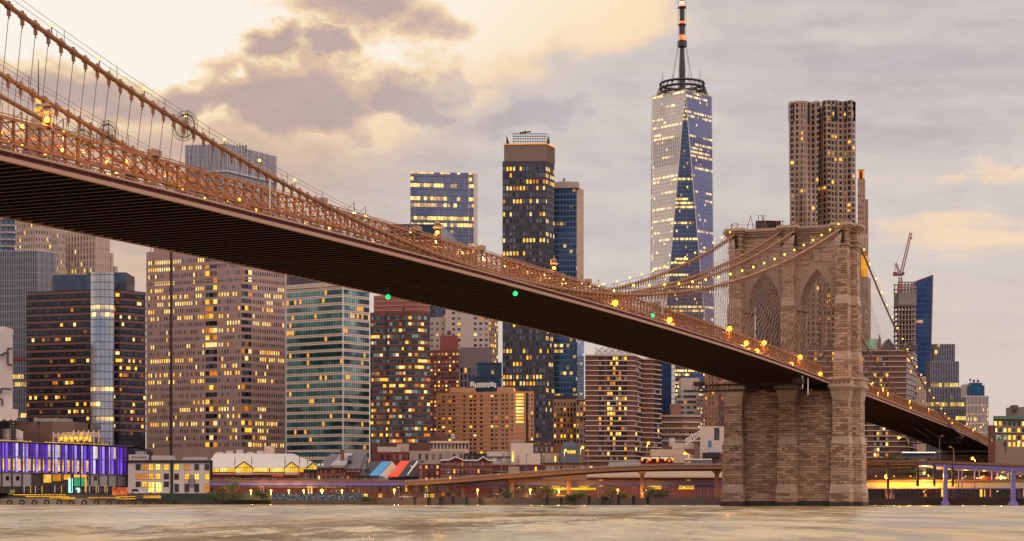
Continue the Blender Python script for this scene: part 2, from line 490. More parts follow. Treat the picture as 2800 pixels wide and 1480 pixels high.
# --- stone tower
tw = MB(); SM, SD = 0, 1
LV = [(-5, 3.1, 10.0, SM), (4.06, 3.1, 10.0, SD), (6.56, 2.8, 9.4, SM), (18.5, 2.8, 9.4, SD), (20.7, 2.45, 8.9, SM), (31.6, 2.45, 8.9, SD), (34.7, 3.0, 9.5, SD),
      (38.2, 3.0, 9.5, SD), (38.35, 2.3, 8.6, SM), (43.8, 2.3, 8.6, SD), (46.0, 1.95, 8.1, SM), (60.15, 1.95, 8.1, SD), (62.9, 1.7, 7.5, SM), (82.4, 1.7, 7.5, SM)]
BUT = {-5: (5.7, 4.0), 4.06: (5.7, 4.0), 6.56: (5.25, 3.6), 18.5: (5.25, 3.6), 20.7: (4.75, 3.3), 31.6: (4.75, 3.3), 34.7: (5.3, 3.9), 38.2: (5.3, 3.9), 38.35: (4.35, 3.0), 43.8: (4.35, 3.0),
       46.0: (3.9, 2.7), 60.15: (3.9, 2.7), 62.9: (3.5, 2.3), 82.4: (3.5, 2.3)}
def ring(t0, t1, s0, s1, z): return [BP(t0, s1, z), BP(t1, s1, z), BP(t1, s0, z), BP(t0, s0, z)]
CT = 16.2
for c in (-CT, 0, CT):
    for (a, b_) in zip(LV, LV[1:]):
        tw.rings([ring(c - a[1], c + a[1], -a[2], a[2], a[0]), ring(c - b_[1], c + b_[1], -b_[2], b_[2], b_[0])], a[3], False)
    if c:
        sg = 1 if c > 0 else -1
        for (a, b_) in zip(LV, LV[1:]):
            ba, bb = BUT[a[0]], BUT[b_[0]]
            lo = lambda q: (c, c + q) if sg > 0 else (c - q, c)
            tw.rings([ring(*lo(ba[0]), -ba[1], ba[1], a[0]), ring(*lo(bb[0]), -bb[1], bb[1], b_[0])], a[3], False)
# recessed walls below the roadway
for t0, t1 in ((-CT + 2, -2), (2, CT - 2)):
    tw.rings([ring(t0, t1, -7.2, 7.2, -5), ring(t0, t1, -7.2, 7.2, 20), ring(t0, t1, -6.6, 6.6, 21), ring(t0, t1, -6.6, 6.6, 34.4)], SM, True)
# walls with pointed arches above it
AH, SPR, APX = 5.15, 59.6, 71.2
RAD = (AH * AH + (APX - SPR) ** 2) / (2 * AH)
def arc_pts(grow=0.0, n=10):
    r = RAD + grow; cx = RAD - AH; P = []
    a1 = math.acos(min(1, cx / r))
    for i in range(n + 1):
        a = a1 * i / n
        P.append((-(r * math.cos(a) - cx), SPR + r * math.sin(a)))
    return P + [(-x, z) for x, z in reversed(P[:-1])]
HW = 4.0; TOPW = 82.4
for c in (-8.1, 8.1):
    t0, t1 = c - 7.0, c + 7.0
    P = arc_pts()
    for sgn in (1, -1):
        s = HW * sgn
        for a, b_ in ((t0, c - AH), (c + AH, t1)):
            tw.quad(BP(a, s, 36), BP(b_, s, 36), BP(b_, s, TOPW), BP(a, s, TOPW), SM)
        for (xa, za), (xb, zb) in zip(P, P[1:]):
            tw.quad(BP(c + xa, s, za), BP(c + xb, s, zb), BP(c + xb, s, TOPW), BP(c + xa, s, TOPW), SM)
    full = [(-AH, 36)] + P + [(AH, 36)]
    for (xa, za), (xb, zb) in zip(full, full[1:]):
        tw.quad(BP(c + xa, -HW, za), BP(c + xb, -HW, zb), BP(c + xb, HW, zb), BP(c + xa, HW, za), SM)
tower = tw.build('stone_tower', [STONE, STONES], bridge)
# arch rings of long wedge stones, keystones, imposts
vo = MB()
for c in (-8.1, 8.1):
    for sgn in (1, -1):
        A0, B0 = arc_pts(0.0, 12), arc_pts(1.0, 12); C0 = arc_pts(2.2, 12)
        for L0, L1, d in ((A0, B0, .32), (B0, C0, .18)):
            for i in range(len(L0) - 1):
                e = .05 if i % 2 else 0.0
                q = [L0[i], L0[i + 1], L1[i + 1], L1[i]]
                f = [BP(c + x, sgn * (HW + d + e), z) for x, z in q]; k = [BP(c + x, sgn * (HW - .1), z) for x, z in q]
                vo.rings([k, f], 0, True)
        vo.rings([[BP(c + x, sgn * (HW - .1), z) for x, z in ((-1.0, 73.6), (1.0, 73.6), (1.15, 77.2), (-1.15, 77.2))],
                  [BP(c + x, sgn * (HW + .55), z) for x, z in ((-1.0, 73.6), (1.0, 73.6), (1.15, 77.2), (-1.15, 77.2))]], 0)
    for sd in (-1, 1):
        vo.rings([ring(*sorted((c + sd * (AH - .35), c + sd * (AH + .9))), -HW - .5, HW + .5, 59.0), ring(*sorted((c + sd * (AH - .45), c + sd * (AH + .9))), -HW - .6, HW + .6, 60.0)], 0)
vo.build('arch_ring', [plain('arch_stone', '#9c8271', .85, .25, .6, 0, .4)], tower)
# string courses and the stepped cornice
def around(mb, z0, z1, gr_, wide=None, m=0, key=82.4, walls=True):
    lv = [l for l in LV if l[0] == key][0]; bt = BUT[key]
    for c in (-CT, 0, CT):
        mb.rings([ring(c - lv[1] - gr_, c + lv[1] + gr_, -lv[2] - gr_, lv[2] + gr_, z0), ring(c - lv[1] - gr_, c + lv[1] + gr_, -lv[2] - gr_, lv[2] + gr_, z1)], m)
        if c:
            q = bt[0] + gr_; lo = (c, c + q) if c > 0 else (c - q, c)
            mb.rings([ring(*lo, -bt[1] - gr_, bt[1] + gr_, z0 + .003), ring(*lo, -bt[1] - gr_, bt[1] + gr_, z1 - .003)], m)
    if walls:
        for t0, t1 in ((-CT + 1, -1), (1, CT - 1)):
            mb.rings([ring(t0, t1, -HW - gr_, HW + gr_, z0 + .006), ring(t0, t1, -HW - gr_, HW + gr_, z1 - .006)], m)
sc_ = MB(); around(sc_, 77.6, 78.1, .32); around(sc_, 79.0, 79.45, .28)
sc_.build('string_course', [STONES], tower)
co = MB(); around(co, 82.0, 82.75, .45); around(co, 82.75, 83.4, .95); around(co, 83.4, 84.25, 1.45)
co.build('cornice', [STONES], tower)
bl = MB()
for z0, z1, q in ((34.7, 35.3, .25), (35.3, 36.0, .55), (36.0, 37.7, .2), (37.7, 38.3, .5)): around(bl, z0, z1, q, key=34.7, walls=False)
for c in (-CT, CT):
    for k in range(5):   # sunk panels of the belt
        t = c + (k - 2) * 1.25
        bl.rings([ring(t - .42, t + .42, 9.66, 9.76, 36.4), ring(t - .42, t + .42, 9.66, 9.76, 37.4)], 1)
bl.build('belt_course', [STONES, plain('belt_panel_stone', '#6a5548', .9, .2)], tower)
# weed-dark tide line round the foot
td = MB(); around(td, -3.0, 1.3, .04, key=4.06, walls=False)
for t0, t1 in ((-CT + 2, -2), (2, CT - 2)): td.rings([ring(t0, t1, -7.26, 7.26, -3), ring(t0, t1, -7.26, 7.26, 1.5)], 0)
td.build('tide_line', [plain('wet_dark_stone', '#3a2d26', .6, .35, .5, 0, .4)], tower)
# drain stain and putlog holes
for c in (-CT, 0, CT):
    for z in (17.0, 28.6, 6.9, 13.6, 22.5):
        for d in (-.8, .8): ho = MB(); ho.box(tuple(BP(c + d, [l for l in LV if l[0] <= z][-1][2] + .02, z)), .3, .3, .35, -BA); ho.build('putlog_hole', [BLACK], tower)
# gear on the tower top
gt = MB()
for c, dd in ((-CT, 0), (-2.1, 0), (2.1, 0), (CT, 0)):
    for d in (-.9, .9):
        gt.bar(BP(c + d, 7.7, 78.6), BP(c + d, 8.9, 85.6), .18)
        gt.bar(BP(c + d, 8.9, 85.6), BP(c + d, 6.5, 85.6), .12)
    gt.bar(BP(c - .9, 8.9, 85.6), BP(c + .9, 8.9, 85.6), .12)
    for z in (79.8, 81.0, 82.2, 83.4, 84.6): gt.bar(BP(c - .9, 8.3, z), BP(c + .9, 8.3, z), .1)
for t in (-12.4, -8.0):
    h = 4.2 if t == -12.4 else 2.6
    for d in (-1, 1): gt.bar(BP(t + d * h * .28, 4, 84.2), BP(t, 4, 84.2 + h), .15)
    gt.bar(BP(t, 4, 84.2 + h), BP(t, 4, 84.9 + h), .1)
for a, b_ in ((-19, -11), (-11, -3), (3, 14)):
    gt.bar(BP(a, 7, 85.4), BP(b_, 7, 85.4), .08)
    for k in range(6): gt.bar(BP(a + (b_ - a) * k / 5, 7, 84.2), BP(a + (b_ - a) * k / 5, 7, 85.4), .08)
gt.build('maintenance_frame', [BROWN], tower)
for c in (-CT, -2.1, 2.1, CT):
    sd = MB(); sd.rings([ring(c - .75, c + .75, 7.0, 8.1, 78.2), ring(c - .75, c + .75, 7.0, 7.75, 82.0)], 0)
    sd.build('saddle_opening', [BLACK], tower)

# --- roadway
def strip(mb, t0, t1, z0, z1, sa_, sb_, m=0, step=6.0, zf=deck):
    n = max(1, int(abs(sb_ - sa_) / step)); rr = []
    for i in range(n + 1):
        s = sa_ + (sb_ - sa_) * i / n; z = zf(s)
        rr.append([BP(t0, s, z + z0), BP(t1, s, z + z0), BP(t1, s, z + z1), BP(t0, s, z + z1)])
    mb.rings(rr, m, True)
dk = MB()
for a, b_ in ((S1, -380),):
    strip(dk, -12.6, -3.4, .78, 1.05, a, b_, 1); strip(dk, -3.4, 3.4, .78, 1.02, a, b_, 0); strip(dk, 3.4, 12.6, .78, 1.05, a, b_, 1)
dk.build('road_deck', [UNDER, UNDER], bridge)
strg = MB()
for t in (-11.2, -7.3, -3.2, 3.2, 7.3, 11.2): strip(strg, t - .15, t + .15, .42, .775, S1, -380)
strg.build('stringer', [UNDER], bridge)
for t0, t1 in ((12.7, 13.05), (-13.05, -12.7)):
    f_ = MB(); strip(f_, t0, t1, 0, .46, S1, -380); strip(f_, t0 + .02, t1 - .02, .98, 1.2, S1, -380, 0)
    f_.build('fascia_beam', [FASC], bridge)
    r_ = MB(); strip(r_, t0 + .06, t1 - .1, .60, .67, S1, -380, 0); strip(r_, t0 + .06, t1 - .1, .82, .87, S1, -380, 0)
    r_.build('red_pipe', [REDP], bridge)

# --- repeated members: the N nearest (largest in view) are parts, the rest one stuff part
def members(name, me_fn, items, mat, visible, nmax=N_PART):
    """items: list of (key, matrix-free placement) ; me_fn(mb, item) draws one in world space"""
    items = sorted(items, key=visible)
    for it in items[:nmax]:
        mb = MB(); me_fn(mb, it); c = sum(mb.v, Vector()) / len(mb.v)
        mb.build(name, mat, bridge, c)
    if items[nmax:]:
        mb = MB()
        for it in items[nmax:]: me_fn(mb, it)
        tag(mb.build(name, mat, bridge), kind='stuff')
def dist_key(t):
    def k(it):
        s = it[1]; p = BP(it[0], s, 40)
        px = 1400 + FPX * p.x / p.y if p.y > 20 else -9999
        return p.length + (2000 if px < -20 or px > 2820 else 0)
    return k
ss = [-376 + SP * i for i in range(int((S1 + 376) / SP))]
def in_view(s, t=13): 
    p = BP(t, s, 40); return p.y > 60 and -120 < 1400 + FPX * p.x / p.y < 2900
ss = [s for s in ss if in_view(s)]
main_s = [s for s in ss if abs(s) > 10.5]
# floor beams under the deck
FLG = plain('beam_flange_rust', '#5e3c2b', .7, .45, .5)
def fbeam(mb, it):
    z = deck(it[1]); mb.bar(BP(-12.7, it[1], z + .26), BP(12.7, it[1], z + .26), .05, .34); mb.bar(BP(-12.7, it[1], z + .06), BP(12.7, it[1], z + .06), .24, .05, 1)
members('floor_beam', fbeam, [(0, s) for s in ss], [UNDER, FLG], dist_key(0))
# outrigger brackets between truss and fascia
def bracket(mb, it):
    s = it[1]; z = deck(s)
    mb.bar(BP(11.2, s, z + 1.75), BP(12.65, s, z + 1.75), .24, .3); mb.bar(BP(12.55, s, z + .5), BP(12.55, s, z + 1.9), .18)
    mb.bar(BP(11.2, s, z + .9), BP(12.5, s, z + 1.6), .12); mb.bar(BP(11.4, s, z + 1.2), BP(12.6, s + 4.0, z + 1.2), .1); mb.bar(BP(12.6, s, z + 1.2), BP(11.4, s + 4.0, z + 1.2), .1)
members('outrigger_bracket', bracket, [(13, s) for s in main_s[::3]], [FASC], dist_key(13))

# --- stiffening trusses
TZ = (.6, 2.35, 4.75)
TR = ((11.2, BRONZE), (3.3, BROWN), (-3.3, BROWN), (-11.2, BROWN))
for t, mt in TR:
    c_ = MB()
    for sa_, sb_ in ((S1, 9.8), (-9.8, -378)):
        strip(c_, t - .14, t + .14, TZ[0] - .14, TZ[0] + .14, sa_, sb_)
        strip(c_, t - .17, t + .17, TZ[1] - .11, TZ[1] + .11, sa_, sb_)
        strip(c_, t - .16, t + .16, TZ[2] - .06, TZ[2] + .24, sa_, sb_)
        strip(c_, t - .2, t - .1, TZ[2] + .48, TZ[2] + .58, sa_, sb_)
        if t == 11.2: strip(c_, t + .5, t + .6, 1.72, 1.84, sa_, sb_)
    c_.build('truss_chord', [mt], bridge)
post = lambda mb, it: (mb.bar(BP(it[0] - .1, it[1], deck(it[1]) + .6), BP(it[0] - .1, it[1], deck(it[1]) + TZ[2]), .05, .17), mb.bar(BP(it[0] + .1, it[1], deck(it[1]) + .6), BP(it[0] + .1, it[1], deck(it[1]) + TZ[2]), .05, .17))
members('truss_post', post, [(11.2, s) for s in main_s], [BRONZE], dist_key(11.2))
mb = MB()
for t in (3.3, -3.3, -11.2):
    for s in main_s[::3 if t > 0 else 6]: mb.bar(BP(t, s, deck(s) + .6), BP(t, s, deck(s) + TZ[2]), .11)
tag(mb.build('inner_truss_post', [BROWN], bridge), kind='stuff')
def diag(mb, it):
    t, s = it
    z0, z1 = deck(s), deck(s + SP * 2)
    mb.bar(BP(t + .05, s, z0 + TZ[1]), BP(t + .05, s + SP * 2, z1 + TZ[2]), .085, .085); mb.bar(BP(t - .05, s + SP * 2, z1 + TZ[1]), BP(t - .05, s, z0 + TZ[2]), .045, .045)
    zb = deck(s + SP)
    mb.bar(BP(t, s, z0 + TZ[0]), BP(t, s + SP, zb + TZ[1]), .08); mb.bar(BP(t, s + SP, zb + TZ[0]), BP(t, s, z0 + TZ[1]), .08)
    mb.bar(BP(t, s, z0 + 1.55), BP(t, s + SP, zb + 1.55), .12, .3)
members('truss_diagonal', diag, [(11.2, s) for s in main_s if abs(s + 2) > 13], [BROWN], dist_key(11.2))
mb = MB()
for t in (3.3, -11.2):
    for s in main_s[::3]:
        if abs(s + 2) > 13:
            z0, z1 = deck(s), deck(s + SP * 2)
            mb.bar(BP(t, s, z0 + TZ[1]), BP(t, s + SP * 2, z1 + TZ[2]), .05)
            mb.bar(BP(t, s, z0 + 1.5), BP(t, s + SP * 2, z1 + 1.5), .12, .6)
tag(mb.build('inner_truss_diagonal', [BROWN], bridge), kind='stuff')
# struts over the roadways, knee braces
def strut(mb, it):
    s = it[1]; z = deck(s)
    mb.bar(BP(11.2, s, z + TZ[2] - .1), BP(3.3, s, z + TZ[2] - .1), .17, .17)
    mb.bar(BP(11.1, s, z + TZ[2] - 1.3), BP(9.6, s, z + TZ[2] - .1), .11)
    mb.bar(BP(11.0, s, z + TZ[2] - .15), BP(3.4, s + SP * 2, z + TZ[2] - .15), .04)
members('overhead_strut', strut, [(11.2, s) for s in main_s[::2]], [BRONZE], dist_key(11.2))
mb = MB()
for s in main_s[::2]:
    z = deck(s); mb.bar(BP(-11.2, s, z + TZ[2] - .1), BP(-3.3, s, z + TZ[2] - .1), .15)
    mb.bar(BP(-11.1, s, z + TZ[2] - 1.3), BP(-9.6, s, z + TZ[2] - .1), .16)
tag(mb.build('far_overhead_strut', [BROWN], bridge), kind='stuff')
pr_ = MB()
for a, b_ in ((S1, 9.8), (-9.8, -378)): strip(pr_, -2.9, 2.9, 1.75, 1.95, a, b_)
pr_.build('promenade', [plain('walkway_planks', '#6d5a4c', .8, .2)], bridge)
BOXT = plain('box_tan', '#9a7a66', .7)
for px, py in ((422, 416), (880, 547), (1140, 627), (1316, 672), (1608, 762), (1795, 816)):
    t, s, z = on_plane(px, py, 11.2); bx = MB(); bx.box(tuple(BP(t, s, deck(s) + TZ[2] + .3)), 1.0, 1.5, .75, -BA); bx.build('equipment_box', [BOXT], bridge)

# --- main cables, bands, suspenders, stays
CB = [('near', lambda s: caboff(s)), ('inner', lambda s: 2.1), ('inner', lambda s: -2.1), ('far', lambda s: -caboff(s))]
for i, (nm, off) in enumerate(CB):
    for sa_, sb_, n in ((8.0, S1, 90), (-7.9, -262, 60)):
        mb = MB(); mb.smooth = True
        mb.tube([BP(off(s), s, cabz(s)) for s in [sa_ + (sb_ - sa_) * k / n for k in range(n + 1)]], .27 if sa_ > 0 else .3, 10)
        mb.build('main_cable', [CABLE], bridge)
    hr = MB()
    for sa_, sb_, n in ((9.0, S1, 50), (-9, -240, 30)):
        for d in (-.45, .45):
            hr.tube([BP(off(s) + d, s, cabz(s) + 1.25) for s in [sa_ + (sb_ - sa_) * k / n for k in range(n + 1)]], .028, 4)
        for k in range(int(abs(sb_ - sa_) / 9.3)):
            s = sa_ + (9.3 if sb_ > sa_ else -9.3) * (k + .45)
            for d in (-.45, .45): hr.bar(BP(off(s) + d, s, cabz(s)), BP(off(s) + d, s, cabz(s) + 1.3), .06)
    hr.build('hand_rope', [WIRE], bridge)
def band(mb, it):
    t, s = it; z = cabz(s); dz = (cabz(s + .2) - cabz(s - .2)) / .4
    d = (BP(0, 1, 0) - BP(0, 0, 0) + Vector((0, 0, dz))).normalized()
    c = BP(t, s, z)
    mb.tube([c - d * .3, c + d * .3], .37, 8)
    mb.bar(c + Vector((0, 0, -.3)), c + Vector((0, 0, -.95)), .3, .34); mb.bar(c + Vector((0, 0, .3)), c + Vector((0, 0, .5)), .3, .3)
    mb.bar(c + Vector((0, 0, -.9)), c + Vector((0, 0, -1.25)), .12)
susp = [s for s in ss if s > 12]
side = [s for s in ss if -225 < s < -12]
members('cable_band', band, [(caboff(s), s) for s in susp] + [(2.1, s) for s in susp if s > 300], [CABLE], lambda it: BP(it[0], it[1], cabz(it[1])).length)
mb = MB()
for off in (lambda s: 2.1, lambda s: -2.1, lambda s: -caboff(s)):
    for s in susp:
        if s < 300: band(mb, (off(s), s))
tag(mb.build('far_cable_band', [CABLE], bridge), kind='stuff')
def hanger(mb, it):
    t, s = it
    tb = t if abs(t) < 5 else (12.4 if t > 0 else -12.4)
    zt, zb = cabz(s) - .6, deck(s) + (TZ[2] if abs(t) < 5 else 1.0)
    if zt > zb + .3: mb.tube([BP(t, s, zt), BP(tb, s, zb)], .035 if s > 250 else .03, 4)
members('suspender', hanger, [(caboff(s), s) for s in susp + side if cabz(s) - 1 > deck(s) + 1], [WIRE], dist_key(13))
mb = MB()
for off in (lambda s: 2.1, lambda s: -2.1, lambda s: -caboff(s)):
    for s in susp + side: hanger(mb, (off(s), s))
tag(mb.build('far_suspender', [WIRE], bridge), kind='stuff')
def stay(mb, it):
    t, s = it; sg = 1 if s > 0 else -1
    tb = t if abs(t) < 5 else (12.2 if t > 0 else -12.2)
    mb.tube([BP(t, 7.9 * sg, 81.4), BP(tb, s, deck(s) + (TZ[2] if abs(t) < 5 else 1.2))], .024, 4)
stays = [(t, sg * (14 + 4.4 * k)) for t in (16.4, 2.1, -2.1, -16.4) for sg in (1, -1) for k in range(24)]
members('stay_wire', stay, stays, [WIREL], lambda it: (0 if it[1] > 0 else 500) - it[0])

# --- wire discs that keep climbers off the cables
for px, t0 in ((505, caboff(345)), (290, 2.1), (222, -2.1)):
    s = s_at(px, t0); c = BP(t0, s, cabz(s)); mb = MB()
    dz = (cabz(s + .2) - cabz(s - .2)) / .4
    n_ = (BP(0, 1, 0) - BP(0, 0, 0)).normalized(); a = Vector((BC, -BS, 0)); b_ = Vector((0, 0, 1))
    for rr, th in ((1.32, .06), (1.75, .025)):
        P = [c + (a * math.cos(k * math.tau / 40) + b_ * math.sin(k * math.tau / 40)) * rr for k in range(41)]
        mb.tube(P, th, 4)
    for k in range(72):
        an = k * math.tau / 72; u = a * math.cos(an) + b_ * math.sin(an)
        mb.bar(c + u * .3, c + u * 1.75, .018)
    for d in (-.38, .38):
        mb.bar(c + a * d + b_ * .2, c + a * d + b_ * 1.75, .07); mb.bar(c + a * d - b_ * .3, c + a * d - b_ * 1.6, .06)
    mb.bar(c - a * .38 + b_ * 1.2, c + a * .38 + b_ * 1.2, .07)
    mb.build('wire_guard_disc', [STEEL], bridge)

# --- maintenance platforms hung beneath the deck
for s0, ta, tb_, zz in ((45.0, -18.0, 13.2, 34.4), (-255.0, -14.0, 13.0, 28.4)):
    mb = MB()
    for ds in (-1.2, 1.2):
        for z in (zz, zz - 1.7): mb.bar(BP(ta, s0 + ds, z), BP(tb_, s0 + ds, z), .26)
        n = int((tb_ - ta) / 1.7)
        for k in range(n):
            t0, t1 = ta + (tb_ - ta) * k / n, ta + (tb_ - ta) * (k + 1) / n
            mb.bar(BP(t0, s0 + ds, zz), BP(t0, s0 + ds, zz - 1.7), .16); mb.bar(BP(t0, s0 + ds, zz - 1.7), BP(t1, s0 + ds, zz), .16)
    for k in range(12):
        t = ta + (tb_ - ta) * k / 11; mb.bar(BP(t, s0 - 1.2, zz - 1.7), BP(t, s0 + 1.2, zz - 1.7), .1)
    for t in (ta + 5, tb_ - .8, ta + 12):
        for ds in (-1.2, 1.2): mb.bar(BP(t, s0 + ds, zz), BP(t, s0 + ds, deck(s0) + .3), .12)
    mb.box(tuple(BP(tb_ - 1, s0, zz)), 2.6, 2.6, 1.2, -BA); mb.box(tuple(BP(ta + 1.5, s0, zz)), 2.6, 2.6, 1.0, -BA)
    mb.build('work_platform', [UNDERB], bridge)
dp = MB()
for px, y0, y1 in ((2194, 1028, 1064), (2209, 1034, 1080)):
    t, s, z = on_plane(px, y0, 12.6); Y = BP(t, s, 0).y; dp.tube([BP(t, s, z), BP(t, s, wz(y1, Y))], .18, 6)
for px, y0, y1 in ((738, 498, 572), (1811, 786, 860)):
    t, s, z = on_plane(px, y0, 11.6); Y = BP(t, s, 0).y; dp.tube([BP(t, s, z), BP(t, s, wz(y1, Y))], .1, 6)
dp.build('drain_pipe', [WHITE], bridge)

# --- anchorage at the far end
an = MB()
an.rings([ring(-15, 14.2, -420, -372, -2), ring(-15, 14.2, -420, -372, 24.5)], 0)
for s0, s1 in ((-384, -371), (-412, -402)): an.rings([ring(9, 15.4, s0, s1, -2), ring(9, 15.4, s0, s1, 25.5)], 0)
an.rings([ring(-16, 15.8, -421, -371, 25.5), ring(-16, 15.8, -421, -371, 26.6)], 1)
an.rings([ring(-15, 14.0, -560, -420, 21), ring(-15, 14.0, -560, -420, 25)], 0)
for s0 in (-450, -480, -515): an.rings([ring(-15, 14.0, s0 - 4, s0 + 4, -2), ring(-15, 14.0, s0 - 4, s0 + 4, 21)], 0)
anch = an.build('anchorage', [STONE, STONES], bridge)
rl = MB()
for a, b_ in ((-378, -420), (-420, -560)):
    for z in (27.2, 28.2): rl.bar(BP(14.6, a, z), BP(14.6, b_, z - 1.5 * (b_ + 560 < 1)), .12)
    for k in range(int((a - b_) / 2)): rl.bar(BP(14.6, a - 2 * k, 26.5), BP(14.6, a - 2 * k, 28.3), .1)
rl.build('railing', [BROWN], anch)
# ------------------------------------------------------------------ building kit
def recede(p, px, t, sgn):
    """from plan point p walk left (-1) or right (+1), receding at t degrees, until photo column px"""
    k = (px - 1400.0) / FPX; t = math.radians(t)
    L = (k * p[1] - p[0]) / (sgn * math.cos(t) - k * math.sin(t))
    return (p[0] + sgn * L * math.cos(t), p[1] + L * math.sin(t))
def plan(px, Y, left=(), right=()):
    """plan points of the visible vertical edges, left to right; the near corner stands at column px, depth Y"""
    p = (wx(px, Y), Y); P = [p]
    for x, t in left: P.insert(0, recede(P[0], x, t, -1))
    for x, t in right: P.append(recede(P[-1], x, t, 1))
    return P
TOPX = [(0, 308), (700, 498), (1400, 705), (1900, 860), (2270, 999), (2372, 1010), (2600, 1150), (2720, 1200)]
BOTX = [(0, 597), (446, 684), (939, 785), (1400, 888), (1726, 963), (1900, 1020), (1980, 1045), (2372, 1090), (2480, 1190), (2800, 1260)]
def hidden(p):
    px = 1400 + FPX * p[0] / p[1]; py = HZ - FPX * (p[2] - CH) / p[1]
    if px < -15 or px > 2815 or py < -20: return True
    if 2010 < px < 2350 and 1000 < py: return True
    f = lerp_tab(BOTX, px) ; t = lerp_tab(TOPX, px)
    return t + .45 * (f - t) < py < f - 14
WM = {}
def win_mesh(w, h, mat, arch=False, frame=None, proud=.06):
    key = (round(w, 2), round(h, 2), mat.name, arch, frame.name if frame else 0)
    if key not in WM:
        mb = MB(); win_faces(mb, Vector((0, 0, 0)), Vector((1, 0, 0)), Vector((0, -1, 0)), w, h, arch, proud, 0, 1 if frame else None)
        WM[key] = mb.mesh('window', [mat] + ([frame] if frame else []))
    return WM[key]
def win_faces(mb, o, d, n, w, h, arch, proud, m, fm=None):
    """o = bottom centre on the wall"""
    P = [o - d * w / 2, o + d * w / 2]
    if arch:
        k = 5; r = w / 2; zc = h - r
        top = [o + d * (r * math.cos(a)) + Vector((0, 0, zc + r * math.sin(a))) for a in [math.pi * i / k for i in range(k + 1)]]
        P = P + top
    else: P = P + [o + d * w / 2 + Vector((0, 0, h)), o - d * w / 2 + Vector((0, 0, h))]
    f = [p + n * proud for p in P]
    mb.poly(f, m)
    for i in range(len(P)): mb.quad(P[i], P[(i + 1) % len(P)], f[(i + 1) % len(P)], f[i], m)
    if fm is not None:
        q = n * (proud + .03); t = min(.14, w * .09)
        for a, b_, ww in ((-w / 2, -w / 2 + t, 0), (w / 2 - t, w / 2, 0), (-t / 2, t / 2, 0)):
            mb.quad(o + d * a + q, o + d * b_ + q, o + d * b_ + q + Vector((0, 0, h)), o + d * a + q + Vector((0, 0, h)), fm)
        for a, b_ in ((0, t), (h - t, h), (h * .5 - t / 2, h * .5 + t / 2)):
            q2 = n * (proud + .033)
            mb.quad(o - d * w / 2 + q2 + Vector((0, 0, a)), o + d * w / 2 + q2 + Vector((0, 0, a)), o + d * w / 2 + q2 + Vector((0, 0, b_)), o - d * w / 2 + q2 + Vector((0, 0, b_)), fm)

